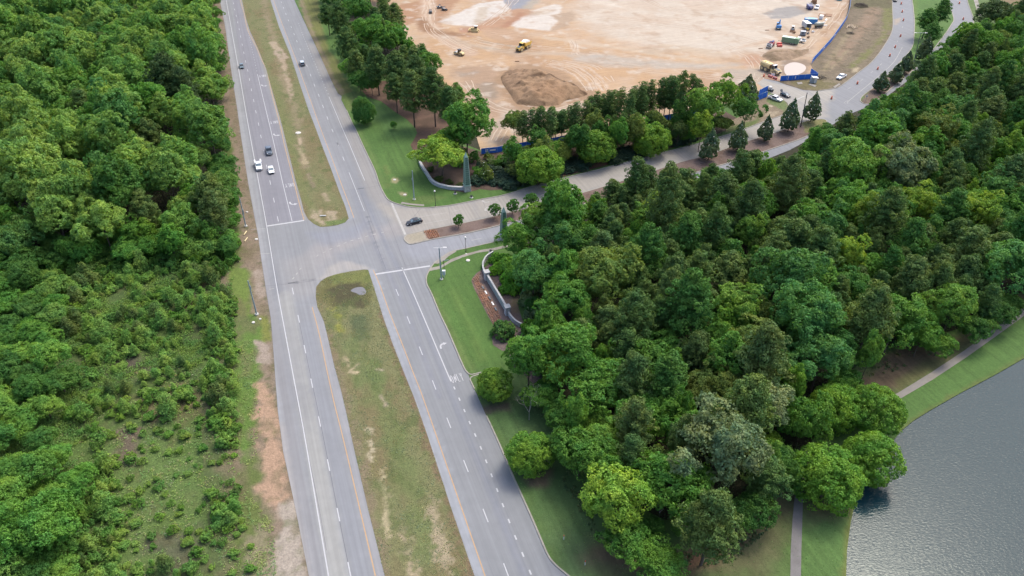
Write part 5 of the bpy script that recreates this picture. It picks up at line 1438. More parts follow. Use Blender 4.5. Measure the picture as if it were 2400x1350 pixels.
# --- dead and bare trees
def bare_tree(px, py, H, label, seed, fine=3, m=None, lean=(0, 0), cat='tree', stub=False, mound=False):
    rg = np.random.default_rng(seed)
    segs = []
    def grow(p, d, ln, r, lv):
        q = p + d * ln
        segs.append((p, q, r, r * 0.6))
        if lv <= 0: return
        for k in range(2 if lv < fine else 3):
            nd = unit(d + rg.normal(0, 0.42, 3) + np.array([0, 0, 0.12]))
            grow(q, nd, ln * rg.uniform(0.6, 0.85), r * 0.6, lv - 1)
    p = at(px, py)
    if stub: segs.append((np.zeros(3), np.array([lean[0], lean[1], H]), 0.22, 0.12))
    else: grow(np.array([0, 0, -0.2]), unit(np.array([lean[0], lean[1], 1.0])), H * 0.36, H * 0.012, fine)
    v, f = tube(segs, 5)
    o = link('bare_tree', mesh_np('bare_tree', v, f, True), m or M_DEAD, None, (p.x, p.y, 0))
    return tag(o, label, cat)
bare_tree(1240, 985, 7, 'bare grey twiggy tree on the lawn between two young maples', 1, 7, lean=(.0, .0))
bare_tree(1490, 470, 13, 'pale leafless tree at the upper edge of the right-hand wood', 2, 5)
bare_tree(272, 470, 15, 'tallest forked dead tree at the front of the left-hand wood', 3, 3, lean=(-.15, 0))
bare_tree(292, 420, 15, 'dead grey tree behind the tallest forked dead tree', 4, 3)
bare_tree(150, 440, 13, 'thin double-stemmed dead tree in the left-hand wood', 5, 3, lean=(-.1, 0))
bare_tree(335, 430, 13, 'leaning dead tree right of the tallest forked dead tree', 6, 3, lean=(-.25, 0))
bare_tree(265, 215, 14, 'pale dead tree in the gap beside the large dark pine', 7, 3)
bare_tree(215, 590, 9, 'broken leaning dead trunk at the foot of the left-hand wood', 8, stub=True, lean=(-3.2, 1.0))
bare_tree(45, 965, 5.5, 'bare twiggy bush at the left edge of the scrub', 9, 5)
bare_tree(1545, 1200, 5, 'tangle of bare branches beside the lime tree', 10, 5, lean=(.3, -.3))
bare_tree(1555, 1310, 4, 'pale bare branches at the lowest edge of the wood', 11, 4, lean=(-.3, -.6))
bare_tree(1275, 690, 5, 'arching bare grey branches behind the boundary wall', 12, 5, lean=(.3, 0))

# --- weeds and tall grass of the scrub: nobody could count them
def weeds(name, polys, n, size, z, label, cat, seed, col, leaf=0.2):
    rg = np.random.default_rng(seed)
    out = []
    for poly in polys:
        Q = np.array(W(poly)); lo, hi = Q.min(0), Q.max(0)
        c = rg.uniform(lo, hi, (n * 3, 2))
        c = c[inside(c, Q)][:n]
        out.append(c)
    c = np.vstack(out)
    dens = fbm(c[:, 0] * 0.25, c[:, 1] * 0.25)
    c = c[dens > 0.42]
    k = 9
    h = size * rg.uniform(0.4, 1.3, len(c))
    P = np.repeat(np.column_stack([c, np.zeros(len(c))]), k, 0)
    hh = np.repeat(h, k)
    P = P + rg.normal(0, 1, P.shape) * np.array([.8, .8, 0]) * hh[:, None] * 0.7
    P[:, 2] = z + hh * rg.uniform(0.15, 0.75, len(P))
    Nn = unit(rg.normal(0, 0.7, P.shape) + np.array([0, 0, 1.0]))
    V = leaves(P, Nn, leaf, leaf * 0.5, rg)
    o = link(name, mesh_np(name, V, quads_idx(len(P))), M_LEAF)
    o.color = (*col, 1)
    o['kind'] = 'stuff'
    return tag(o, label, cat)
SCR = [(-20, 610), (540, 600), (545, 800), (540, 1000), (580, 1150), (620, 1350), (620, 1420), (-20, 1420)]
weeds('scrub_weeds', [SCR], 9000, 0.28, 0.0, 'low green weeds covering the scrub field', 'weeds', 5, (.30, .42, .13), 0.11)
weeds('tall_weeds', [[(0, 620), (545, 600), (545, 800), (500, 860), (330, 860), (240, 960), (170, 1100), (280, 1300), (180, 1400), (0, 1400)]], 20000, 0.8, 0.0, 'taller yellow-green weeds filling the scrub between the saplings', 'weeds', 15, (.175, .285, .070), 0.17)
weeds('dry_grass', [SCR], 4200, 0.25, 0.0, 'straw-coloured dry grass between the weeds of the scrub field', 'grass', 6, (.40, .38, .21), 0.11)
weeds('verge_weeds', [[(505, 100), (520, 330), (545, 560), (560, 620), (575, 620), (555, 480), (536, 250), (522, 100)], [(545, 800), (600, 800), (610, 960), (600, 1080), (560, 1100)], [(580, 1150), (640, 1230), (650, 1350), (600, 1400)]], 420, 0.22, 0.0, 'low weeds along the left road verge', 'weeds', 7, (.34, .42, .16), 0.1)
weeds('wood_undergrowth', [[(1190, 640), (1260, 560), (1420, 500), (1600, 460), (1900, 400), (2380, 300), (2380, 700), (2250, 790), (2060, 840), (1960, 920), (1880, 1100), (1700, 1290), (1480, 1300), (1340, 1110), (1260, 900)], [(0, 100), (500, 0), (530, 300), (545, 560), (0, 590)]], 9000, 1.3, 0.0, 'dark green undergrowth on the floor of the woods', 'undergrowth', 8, (.065, .12, .045))

weeds('lawn_edge_tufts', [[(1240, 900), (1285, 905), (1340, 1110), (1420, 1230), (1500, 1300), (1480, 1325), (1400, 1270), (1320, 1140), (1270, 1000)], [(1500, 1300), (1700, 1290), (1840, 1170), (1850, 1190), (1720, 1320), (1560, 1335)], [(2000, 890), (2100, 830), (2250, 790), (2400, 700), (2390, 715), (2240, 810), (2100, 870)]], 500, 0.3, 0.08, 'weedy tufts along the edge of the right-hand wood', 'grass', 10, (.12, .16, .07))

weeds('median_tufts', [MED_U, MED_L], 9000, 0.09, 0.03, 'short dry grass tufts of the two medians', 'grass', 9, (.36, .36, .20), 0.075)
weeds('lawn_clippings', [LN, LS[:34] + [(1230, 600), (1100, 800), (1230, 880), (1320, 1090), (1420, 1250), (1560, 1330), (1840, 1190), (1990, 1180), (1980, 1400), (1400, 1400)]], 3000, 0.06, 0.09, 'short grass blades standing up from the mown lawns', 'grass', 12, (.16, .28, .09), 0.07)
# ------------------------------------------------------------ built objects
class MB:
    """collects bevelled boxes, prisms, cylinders and tubes into one mesh"""
    def __init__(s): s.bm = bmesh.new()
    def box(s, c, d, rz=0.0, ry=0.0, bev=0.0, top=1.0, topx=None):
        tx, ty = (topx if topx is not None else top), top
        M = Matrix.Translation(c) @ Matrix.Rotation(rz, 4, 'Z') @ Matrix.Rotation(ry, 4, 'Y')
        r = bmesh.ops.create_cube(s.bm, size=1.0)
        vs = r['verts']
        for v in vs:
            k = v.co.z > 0
            v.co = Vector((v.co.x * d[0] * (tx if k else 1), v.co.y * d[1] * (ty if k else 1), v.co.z * d[2]))
        if bev:
            es = list({e for v in vs for e in v.link_edges})
            r = bmesh.ops.bevel(s.bm, geom=vs + es, offset=bev, segments=2, affect='EDGES', profile=0.6)
            vs = list({v for f in r['faces'] for v in f.verts} | {v for v in vs if v.is_valid})
        bmesh.ops.transform(s.bm, matrix=M, verts=vs)
        return s
    def prism(s, prof, y0, y1, bev=0.0, taper=1.0):
        """side profile (x, z) pulled from y0 to y1"""
        a = [s.bm.verts.new((x, y0, z)) for x, z in prof]
        b = [s.bm.verts.new((x, y1, z)) for x, z in prof]
        n = len(prof); fs = [s.bm.faces.new(a), s.bm.faces.new(b[::-1])]
        for i in range(n): fs.append(s.bm.faces.new((a[i], b[i], b[(i + 1) % n], a[(i + 1) % n])))
        if bev:
            es = list({e for f in fs for e in f.edges})
            bmesh.ops.bevel(s.bm, geom=es, offset=bev, segments=2, affect='EDGES', profile=0.6)
        return s
    def cyl(s, a, b, r0, r1=None, n=14, cap=True):
        a, b = Vector(a), Vector(b); r1 = r0 if r1 is None else r1
        ax = (b - a).normalized(); u = ax.orthogonal().normalized(); w = ax.cross(u)
        A_ = [s.bm.verts.new(a + (u * math.cos(6.2832 * k / n) + w * math.sin(6.2832 * k / n)) * r0) for k in range(n)]
        B_ = [s.bm.verts.new(b + (u * math.cos(6.2832 * k / n) + w * math.sin(6.2832 * k / n)) * r1) for k in range(n)]
        for k in range(n): s.bm.faces.new((A_[k], A_[(k + 1) % n], B_[(k + 1) % n], B_[k]))
        if cap: s.bm.faces.new(A_[::-1]); s.bm.faces.new(B_)
        return s
    def tube(s, pts, r, n=6):
        for i in range(len(pts) - 1): s.cyl(pts[i], pts[i + 1], r, n=n)
        return s
    def loft(s, rings):
        R_ = [[s.bm.verts.new(p) for p in r] for r in rings]
        n = len(R_[0])
        for i in range(len(R_) - 1):
            for k in range(n): s.bm.faces.new((R_[i][k], R_[i][(k + 1) % n], R_[i + 1][(k + 1) % n], R_[i + 1][k]))
        s.bm.faces.new(R_[0][::-1]); s.bm.faces.new(R_[-1])
        return s
    def sphere(s, c, r, n=12):
        q = bmesh.ops.create_uvsphere(s.bm, u_segments=n, v_segments=max(6, n // 2), radius=r)
        bmesh.ops.translate(s.bm, vec=c, verts=q['verts'])
        return s
    def build(s, name, m, parent=None, loc=(0, 0, 0), rot=0.0, smooth=False):
        bmesh.ops.recalc_face_normals(s.bm, faces=s.bm.faces)
        me = bpy.data.meshes.new(name)
        s.bm.to_mesh(me); s.bm.free()
        if smooth:
            me.polygons.foreach_set('use_smooth', np.ones(len(me.polygons), bool))
            me.set_sharp_from_angle(angle=R(35))
        return link(name, me, m, parent, loc, rot)

def heading(ax, ay, bx, by, z=0.0):
    d = at(bx, by, z) - at(ax, ay, z)
    return math.atan2(d.y, d.x)

PAINT = {}
def paint(name, col, rough=0.3, metal=0.0, coat=0.6):
    if name not in PAINT: PAINT[name] = mat(name, col, rough, metal, coat=coat)
    return PAINT[name]
P_WHITE = paint('white car paint', (.80, .80, .79))
P_BLACK = paint('black car paint', (.012, .014, .018), 0.3, coat=0.15)
P_SLATE = paint('slate car paint', (.075, .10, .125), 0.3, 0.4)
P_TEAL = paint('dark teal car paint', (.10, .145, .16), 0.3, 0.4)
P_GREY = paint('grey car paint', (.17, .18, .19), 0.3, 0.4)
P_GLASS = mat('tinted glass', (.02, .026, .03), 0.06, spec=0.8)
P_GLASSL = mat('windscreen glass', (.16, .21, .23), 0.06, spec=0.8)
P_TYRE = mat('tyre rubber', (.022, .022, .022), 0.9)
P_RIM = mat('alloy rim', (.5, .5, .52), 0.35, 0.8)
P_LAMP = mat('lamp lens', (.72, .74, .78), 0.15)
P_RED = mat('red lens', (.30, .02, .02), 0.2)
P_TRIM = mat('black trim', (.02, .02, .022), 0.5)
P_CHROME = mat('chrome', (.62, .64, .66), 0.2, 0.9)
P_STEEL = mat('galvanised steel', (.27, .33, .36), 0.5, 0.3, var=0.12, vs=1.5)
P_CAT = mat('machine yellow', (.62, .40, .075), 0.5, var=0.12, vs=1.0)
P_DUST = mat('dusty machine yellow', (.56, .44, .22), 0.7, var=0.15, vs=1.0)
P_RUST = mat('rusty brown steel', (.22, .12, .06), 0.8, var=0.2, vs=1.5)
P_DTYRE = mat('dusty tyre', (.20, .165, .12), 0.95, var=0.15, vs=2.0)
P_BLUE = mat('bright blue paint', (.05, .22, .50), 0.45)
P_NAVY = mat('navy steel', (.035, .045, .16), 0.5)
P_LGREY = mat('light grey steel', (.42, .43, .43), 0.5, var=0.1, vs=1.0)
P_DGREY = mat('dark grey steel', (.10, .11, .12), 0.6)
P_OFFW = mat('off white panel', (.72, .70, .66), 0.6, var=0.05, vs=1.0)
P_CONC = mat('pad concrete', (.50, .48, .44), 0.9, var=0.1, vs=2.0)

def add_wheels(t, xs, hy, r, w, tyre=None, rim=None):
    for x in xs:
        for sgn in (-1, 1):
            ty = MB().cyl((0, -w / 2, 0), (0, w / 2, 0), r, n=18).build('wheel', tyre or P_TYRE, t, (x, sgn * hy, r))
            MB().cyl((0, sgn * w * .5, 0), (0, sgn * (w * .5 + .015), 0), r * .62, r * .5, 14).build('rim', rim or P_RIM, ty)

def section(x, hw, zb, zt, tuck=.9, rnd_=.10):
    return [(x, -hw * .94, zb), (x, -hw, zb + .16), (x, -hw, zt - rnd_ * 1.6), (x, -hw * tuck, zt - .01), (x, 0, zt + .025), (x, hw * tuck, zt - .01), (x, hw, zt - rnd_ * 1.6), (x, hw, zb + .16), (x, hw * .94, zb)]

def car(name, label, cat, x, y, rot, kind, body, glass=None, group=None, roof=None, tailgate=False):
    """x forward; kind: sedan, suv, hatch, pickup"""
    t = empty(name, (x, y, 0.0), rot, label, cat, group)
    L = {'sedan': 4.75, 'suv': 4.75, 'hatch': 4.3, 'pickup': 5.75}[kind]
    W_ = {'sedan': .91, 'suv': .96, 'hatch': .89, 'pickup': 1.0}[kind]
    belt = {'sedan': .93, 'suv': 1.08, 'hatch': .97, 'pickup': 1.18}[kind]
    zb = {'sedan': .20, 'suv': .26, 'hatch': .2, 'pickup': .38}[kind]
    f, r = L / 2, -L / 2
    hood = belt - {'sedan': .12, 'suv': .06, 'hatch': .10, 'pickup': .06}[kind]
    m = MB()
    cab = {'sedan': (1.05, .35, -1.05, -1.75), 'suv': (1.05, .45, -1.95, -2.25), 'hatch': (1.15, .35, -1.35, -1.95), 'pickup': (1.15, .55, -.80, -1.0)}[kind]
    H = {'sedan': 1.45, 'suv': 1.72, 'hatch': 1.5, 'pickup': 1.88}[kind]
    rear = {'sedan': belt - .02, 'suv': belt, 'hatch': belt, 'pickup': belt}[kind]
    rings = [section(f, W_ * .70, zb + .16, hood - .30), section(f - .08, W_ * .84, zb + .05, hood - .14), section(f - .45, W_ * .97, zb, hood - .03), section(cab[0] + .15, W_, zb, hood + .02), section(cab[0] - .15, W_, zb, belt)]
    if kind == 'pickup':
        rings += [section(cab[3] - .03, W_, zb, belt)]
        m.loft(rings)
        bx0, bx1 = cab[3] - .05, r
        mid, ln = (bx0 + bx1) / 2, bx0 - bx1
        m.box((mid, 0, zb + .28), (ln, W_ * 1.84, .44), bev=.03)
        for sg in (-1, 1): m.box((mid, sg * (W_ - .09), (zb + .5 + belt) / 2), (ln, .16, belt - zb - .5), bev=.04)
        m.box((r + .05, 0, (zb + .5 + belt) / 2), (.1, W_ * 1.8, belt - zb - .5), bev=.03)
    else:
        rings += [section(r + .55, W_, zb, rear), section(r + .12, W_ * .93, zb + .05, rear - .04), section(r, W_ * .78, zb + .16, rear - .18)]
        m.loft(rings)
    # roof, pillars, mirrors
    gw0, gw1 = W_ * .90, W_ * .74
    gz = belt - .02
    m.box(((cab[1] + cab[2]) / 2, 0, H - .035), (cab[1] - cab[2] + .16, gw1 * 2 + .06, .07), bev=.03) if roof is None else None
    for sg in (-1, 1):
        for (xa, xb) in ((cab[0], cab[1]), (cab[3], cab[2])):
            m.cyl((xa, sg * gw0, gz), (xb, sg * gw1, H - .04), .05, .045, 6)
        m.cyl(((cab[0] + cab[3]) / 2 - .1, sg * gw0, gz), ((cab[1] + cab[2]) / 2 - .1, sg * gw1, H - .04), .04, .04, 6)
        m.box((cab[0] - .15, sg * (W_ + .09), belt + .06), (.14, .2, .15), bev=.03)
    m.build('body', body, t, smooth=True)
    if roof is not None:
        MB().box(((cab[1] + cab[2]) / 2, 0, H - .035), (cab[1] - cab[2] + .16, gw1 * 2 + .06, .07), bev=.03).build('roof', roof, t)
    MB().loft([[(cab[0], -gw0, gz), (cab[1], -gw1, H - .045), (cab[1], gw1, H - .045), (cab[0], gw0, gz)], [(cab[3], -gw0, gz), (cab[2], -gw1, H - .045), (cab[2], gw1, H - .045), (cab[3], gw0, gz)]]).build('window', glass or P_GLASS, t)
    wr = .34 if kind in ('sedan', 'hatch') else .39
    add_wheels(t, (f - .92, r + (.95 if kind != 'pickup' else 1.2)), W_ - .09, wr, .22)
    for sg in (-1, 1):
        MB().box((f - .10, sg * W_ * .66, hood - .22), (.16, .36, .14), rz=-sg * .35, bev=.03).build('headlight', P_LAMP, t)
        MB().box((r + .05, sg * W_ * .78, belt - .22), (.1, .2, .22), bev=.03).build('taillight', P_RED, t)
    MB().box((f - .01, 0, hood - .34), (.06, W_ * .95, .20), bev=.02).build('grille', P_TRIM if kind != 'pickup' else P_DGREY, t)
    MB().box((f + .0, 0, zb + .16), (.14, W_ * 1.5, .16), bev=.04).build('bumper', P_CHROME if kind == 'pickup' else P_TRIM, t)
    if kind == 'pickup': MB().box(((cab[3] - .05 + r) / 2, 0, zb + .52), (cab[3] - .1 - r, W_ * 1.64, .04)).build('bed_liner', P_TRIM, t)
    if tailgate:
        MB().box((r - .15, 0, H + .12), (1.0, W_ * 1.4, .06), ry=.9, bev=.02).build('tailgate', body, t)
    return t

def car_px(px, py, rot, *a, z=0.7, **k):
    p = at(px, py, z)
    return car(k.pop('name'), k.pop('label'), k.pop('cat'), p.x, p.y, rot, *a, **k)
DOWN = math.atan2(-RD[1], -RD[0]); UP = math.atan2(RD[1], RD[0])
car_px(566, 154, DOWN, 'sedan', P_TEAL, P_GLASS, name='parked_car', label='dark teal car driving towards the camera, alone in the far slow lane', cat='car').name = 'sedan_car'
car_px(708, 148, UP, 'suv', P_GREY, P_GLASS, name='suv_car', label='grey SUV with a pale roof driving away on the upper right carriageway', cat='car', roof=paint('pale roof paint', (.45, .5, .52)))
t = car_px(630, 353, DOWN, 'pickup', P_SLATE, P_GLASS, name='pickup_truck', label='slate grey pickup with covered bed driving towards the camera', cat='pickup')
MB().box((-1.95, 0, 1.19), (1.85, 1.75, .05), bev=.02).build('bed_cover', P_SLATE, t)
t = car_px(606, 388, DOWN, 'pickup', P_WHITE, P_GLASSL, name='utility_truck', label='white utility truck with side boxes straddling the left edge line', cat='truck', z=0.8)
for sg in (-1, 1): MB().box((-2.05, sg * .93, 1.25), (2.2, .42, .75), bev=.05).build('side_box', P_WHITE, t)
MB().box((-1.25, 0, 1.35), (.25, 1.4, .55), bev=.03).build('headboard', P_WHITE, t)
car_px(635, 397, DOWN, 'sedan', P_WHITE, P_GLASSL, name='sedan_car', label='small white sedan beside the white utility truck', cat='car')
car_px(971, 519, heading(1012, 512, 950, 528), 'sedan', P_BLACK, P_GLASSL, name='sedan_car', label='black sedan waiting behind the worn stop bar of the entrance road', cat='car', z=0.6)
car_px(1972, 180, heading(1986, 173, 1958, 188), 'pickup', P_WHITE, P_GLASSL, name='pickup_truck', label='white pickup parked on the bare ground beside the curving road', cat='pickup')
car_px(1817, 231, heading(1800, 226, 1835, 238), 'pickup', P_WHITE, P_GLASS, name='pickup_truck', label='white crew-cab pickup parked on grass by the site gate', cat='pickup')
car_px(1841, 222, heading(1828, 217, 1854, 228), 'hatch', P_BLACK, P_GLASSL, name='hatchback_car', label='black hatchback parked at the site gate with its tailgate open', cat='car', tailgate=True)
car_px(1915, 17, heading(1918, 10, 1913, 22), 'pickup', P_WHITE, P_GLASS, name='pickup_truck', label='white pickup parked beside the navy container', cat='pickup')
car_px(2098, -1, heading(2098, -12, 2097, 2), 'suv', P_BLACK, P_GLASS, name='suv_car', label='black vehicle cut off by the top edge on the curving road', cat='car')

# utility buggies
def buggy(px, py, rot, label, group=None, canopy=None):
    p = at(px, py, 0.5)
    t = empty('utility_buggy', (p.x, p.y, 0), rot, label, 'buggy', group)
    MB().box((.95, 0, .72), (1.1, 1.35, .42), bev=.08, top=.85).box((0, 0, .5), (3.0, 1.45, .22), bev=.05).build('body', P_TRIM, t)
    MB().box((-1.05, 0, .88), (1.2, 1.5, .5), bev=.03).build('bed', P_DGREY, t)
    for sg in (-1, 1): MB().box((-.12, sg * .36, .88), (.5, .5, .12), bev=.03).box((-.42, sg * .36, 1.15), (.14, .5, .55), bev=.03).build('seat', P_OFFW, t)
    m = MB()
    for sg in (-1, 1): m.tube([(.62, sg * .62, .85), (.25, sg * .6, 1.85), (-.5, sg * .6, 1.85), (-.55, sg * .64, .9)], .035)
    m.build('roll_cage', P_TRIM, t)
    MB().box((-.12, 0, 1.89), (.95, 1.3, .05), bev=.02).build('canopy', canopy or P_LGREY, t)
    add_wheels(t, (1.0, -1.0), .66, .34, .26)
    return t
buggy(1804, 210, heading(1812, 214, 1796, 206), 'black utility buggy with pale seats parked in the site entrance')
buggy(1009, 28, R(100), 'dark utility buggy nearest the haul road at upper left', 'dark buggies on the haul road', P_TRIM)
buggy(1031, 17, R(20), 'dark utility buggy in the pair beyond, left one', 'dark buggies on the haul road', P_TRIM)
buggy(1042, 22, R(-30), 'dark utility buggy in the pair beyond, right one', 'dark buggies on the haul road', P_TRIM)

# ---- earthmoving machines
def dump_truck(px, py, rot, label, load, yellow, s=1.0):
    p = at(px, py, 1.5)
    t = empty('articulated_dump_truck', (p.x, p.y, 0), rot, label, 'dump truck')
    t.scale = (s, s, s)
    MB().prism([(4.9, .9), (4.95, 1.7), (4.3, 2.15), (2.7, 2.35), (2.7, .8), (4.2, .75)], -1.15, 1.15, .1).build('hood', yellow, t)
    MB().prism([(4.55, 2.10), (4.35, 2.2), (2.7, 2.42), (2.7, 2.36)], -.8, .8).build('hood_top', P_DGREY, t)
    MB().box((1.9, 0, 1.4), (1.6, 2.5, 1.2), bev=.08).build('chassis', yellow, t)
    MB().prism([(2.7, 2.0), (2.55, 2.1), (2.3, 3.35), (1.2, 3.4), (1.15, 2.0)], -.85, .85, .04).build('window', P_GLASS, t)
    MB().box((1.75, 0, 3.45), (1.45, 1.95, .14), bev=.05).build('cab_roof', P_OFFW if load == 'tank' else yellow, t)
    c = MB()
    for sg in (-1, 1):
        for x in (2.5, 1.2): c.cyl((x, sg * .87, 2.0), (x - .1, sg * .87, 3.4), .06, n=6)
    c.build('cab_pillar', yellow, t)
    MB().box((-1.2, 0, 1.1), (5.6, 1.1, .5), bev=.05).build('frame', P_DGREY, t)
    if load == 'tank':
        MB().loft([[(x, h * k, 1.55 + z * v) for k, z in ((-.85, 0), (-1, .5), (-1, .8), (-.7, 1.05), (.7, 1.05), (1, .8), (1, .5), (.85, 0))] for x, h, v in ((.4, 1.35, 1.75), (-4.3, 1.4, 1.75), (-4.7, 1.25, 1.5))]).build('tank', P_DUST, t)
        MB().cyl((-1.2, 0, 3.35), (-1.2, 0, 3.5), .35).cyl((-3.2, 0, 3.35), (-3.2, 0, 3.5), .35).build('tank_hatch', P_CAT, t)
        MB().prism([(.4, 2.0), (.4, 3.2), (1.5, 3.65), (1.5, 3.55), (.75, 2.9)], -1.3, 1.3).build('canopy_guard', P_RUST, t)
    else:
        MB().prism([(.6, 1.7), (.9, 3.5), (.6, 3.55), (.25, 1.9), (-3.6, 1.75), (-4.9, 2.7), (-5.0, 2.5), (-3.7, 1.45)], -1.45, 1.45).build('dump_body', yellow, t)
        for sg in (-1, 1): MB().prism([(.6, 1.7), (.9, 3.3), (-4.2, 3.0), (-4.9, 2.55), (-3.6, 1.6)], sg * 1.45, sg * 1.55).build('dump_side', yellow, t)
        MB().loft([[(x, -1.4, 1.9), (x, -1.1, z), (x, 1.1, z), (x, 1.4, 1.9)] for x, z in ((.5, 3.3), (-1.2, 4.0), (-3.2, 3.6), (-4.2, 2.4))]).build('load', P_OFFW, t)
    add_wheels(t, (3.4, -1.3, -3.3), 1.15, .92, .65, P_DTYRE, P_DUST)
    for sg in (-1, 1): MB().box((4.95, sg * .85, 1.55), (.1, .35, .22), bev=.03).build('headlight', P_LAMP, t)
    MB().box((4.96, 0, 1.35), (.1, 1.2, .6), bev=.03).build('grille', P_TRIM, t)
    return t
dump_truck(1227, 108, heading(1236, 104, 1212, 116), 'yellow articulated dump truck with a pale load crossing the sand', 'heap', P_CAT)
dump_truck(1806, 161, heading(1786, 152, 1832, 172), 'large dusty yellow water truck by the blue site fence', 'tank', P_DUST, 1.08)
p = at(1113, 68, 1.2)
t = empty('bulldozer', (p.x, p.y, 0), heading(1130, 69, 1098, 67), 'yellow bulldozer pushing red soil', 'bulldozer')
for sg in (-1, 1): MB().prism([(1.9, .35), (1.5, .05), (-1.6, .05), (-2.0, .4), (-1.8, .85), (-.9, 1.05), (1.5, .85)], sg * .75, sg * 1.3, .05).build('track', P_DUST, t)
MB().prism([(2.0, .7), (2.0, 1.75), (.4, 1.9), (.4, .7)], -.65, .65, .06).build('engine_hood', P_DUST, t)
MB().box((-.4, 0, 1.2), (1.8, 1.5, .9), bev=.08).build('body', P_DUST, t)
MB().box((-.45, 0, 2.1), (1.4, 1.35, 1.1), bev=.04, top=.92).build('window', P_GLASS, t)
MB().box((-.5, 0, 2.75), (1.7, 1.6, .16), bev=.05).build('cab_roof', P_OFFW, t)
MB().prism([(2.7, .1), (2.55, .7), (2.75, 1.3), (2.9, 1.3), (2.7, .7), (2.85, .1)], -1.75, 1.75).build('blade', P_DUST, t)
MB().box((1.2, 1.1, .6), (2.8, .18, .22)).box((1.2, -1.1, .6), (2.8, .18, .22)).build('push_arm', P_DUST, t)
MB().cyl((1.2, .35, 1.8), (1.2, .35, 2.6), .07).build('exhaust', P_TRIM, t)
p = at(1077, 124, 0.9)
t = empty('soil_roller', (p.x, p.y, 0), heading(1092, 128, 1066, 121), 'dusty yellow soil roller beside the upper grove', 'roller')
MB().cyl((1.7, -1.05, .75), (1.7, 1.05, .75), .75, n=24).build('drum', P_LGREY, t)
MB().box((1.7, 1.2, .75), (1.9, .16, .4)).box((1.7, -1.2, .75), (1.9, .16, .4)).box((.75, 0, .8), (.3, 2.5, .45)).box((2.65, 0, .8), (.2, 2.5, .4)).build('drum_frame', P_DUST, t)
MB().prism([(-.4, .6), (-.4, 1.55), (-1.9, 1.45), (-2.5, 1.0), (-2.4, .6)], -.8, .8, .07).build('engine_hood', P_DUST, t)
MB().box((.05, 0, 1.75), (1.0, 1.4, 1.3), bev=.04, top=.95).build('window', P_GLASS, t)
MB().box((.05, 0, 2.5), (1.4, 1.7, .12), bev=.04).build('cab_roof', P_TRIM, t)
add_wheels(t, (-1.3,), .95, .75, .5, P_DTYRE, P_DUST)

# ---- equipment yard
def thing(name, px, py, rot, label, cat, z=0.0, group=None):
    p = at(px, py, z)
    return empty(name, (p.x, p.y, 0), rot, label, cat, group)
E = 0.0
t = thing('drilling_excavator', 1824, 68, R(80), 'bright blue tracked excavator standing alone in the yard', 'excavator')
for sg in (-1, 1): MB().box((0, sg * .95, .4), (3.4, .5, .75), bev=.2).build('track', P_DGREY, t)
MB().box((-.3, 0, 1.35), (2.8, 2.2, 1.0), bev=.12).box((-1.2, 0, 1.9), (1.0, 2.1, .6), bev=.1).build('body', P_BLUE, t)
MB().box((.5, .6, 2.2), (1.3, .9, 1.3), bev=.06, top=.9).build('window', P_GLASS, t)
MB().box((.5, .6, 2.9), (1.35, .95, .1), bev=.03).build('cab_roof', P_BLUE, t)
MB().tube([(.9, -.5, 1.6), (2.2, -.5, 3.9), (3.2, -.5, 2.6)], .2, 8).build('boom', P_BLUE, t)
MB().prism([(3.0, 2.6), (3.5, 2.5), (3.5, 1.7), (2.8, 1.6), (2.7, 2.0)], -.9, -.1).build('bucket', P_DGREY, t)
t = thing('skid_steer', 1857, 73, R(250), 'compact grey loader with a rusty bucket facing the green trailer', 'loader')
MB().box((-.3, 0, .95), (2.3, 1.4, .9), bev=.08).build('body', P_LGREY, t)
MB().box((-.2, 0, 1.85), (1.2, 1.1, 1.0), bev=.04, top=.9).build('window', P_GLASS, t)
MB().box((-.2, 0, 2.4), (1.4, 1.3, .1), bev=.03).build('cab_roof', P_OFFW, t)
MB().prism([(1.3, .1), (1.3, .9), (1.45, .95), (2.2, .1)], -1.1, 1.1).build('bucket', P_RUST, t)
for sg in (-1, 1): MB().tube([(-1.2, sg * .85, 1.6), (.8, sg * .85, 1.5), (1.5, sg * .85, .6)], .1).build('lift_arm', P_RUST, t)
add_wheels(t, (.55, -.75), .85, .42, .32, P_DTYRE, P_DGREY)
t = thing('green_trailer', 1852, 97, heading(1840, 95, 1866, 99), 'long green box trailer in the equipment yard', 'trailer', z=1)
MB().box((0, 0, 1.75), (7.6, 2.5, 2.3), bev=.06).build('body', mat('green panel', (.16, .27, .15), 0.6, var=.06, vs=.8), t)
MB().box((-.9, 0, 2.93), (5.8, 2.4, .06)).build('roof', mat('pale green roof', (.52, .66, .50), 0.5), t)
MB().box((2.0, -1.28, 1.75), (.12, .04, 2.2)).build('door_seam', P_DGREY, t)
MB().box((-4.6, 0, .6), (1.8, .2, .16)).build('drawbar', P_RUST, t)
add_wheels(t, (.6, 1.7), 1.1, .42, .3)
t = thing('frame_trailer', 1877, 99, heading(1868, 97, 1888, 101), 'low grey flatbed frame behind the green trailer', 'trailer')
MB().box((0, 0, .9), (4.2, 2.1, .25)).box((-1.2, 0, 1.5), (1.2, 1.9, 1.0), bev=.05).box((.9, .7, 1.3), (1.6, .3, .8)).box((1.6, -.6, 1.2), (.5, .5, .5), bev=.05).build('bed', P_LGREY, t)
MB().box((-1.2, 0, 2.05), (1.4, 1.9, .1)).build('white_top', P_OFFW, t)
add_wheels(t, (.2,), .95, .38, .25)
t = thing('generator_set', 1881, 83, R(-8), 'grey box generator on a skid in front of the yellow compactor', 'generator')
MB().box((0, 0, 1.15), (2.3, 1.8, 1.7), bev=.06).build('cabinet', mat('blue grey cabinet', (.20, .24, .28), .5), t)
MB().box((0, 0, 2.03), (2.4, 1.9, .1), bev=.03).build('roof', P_LGREY, t)
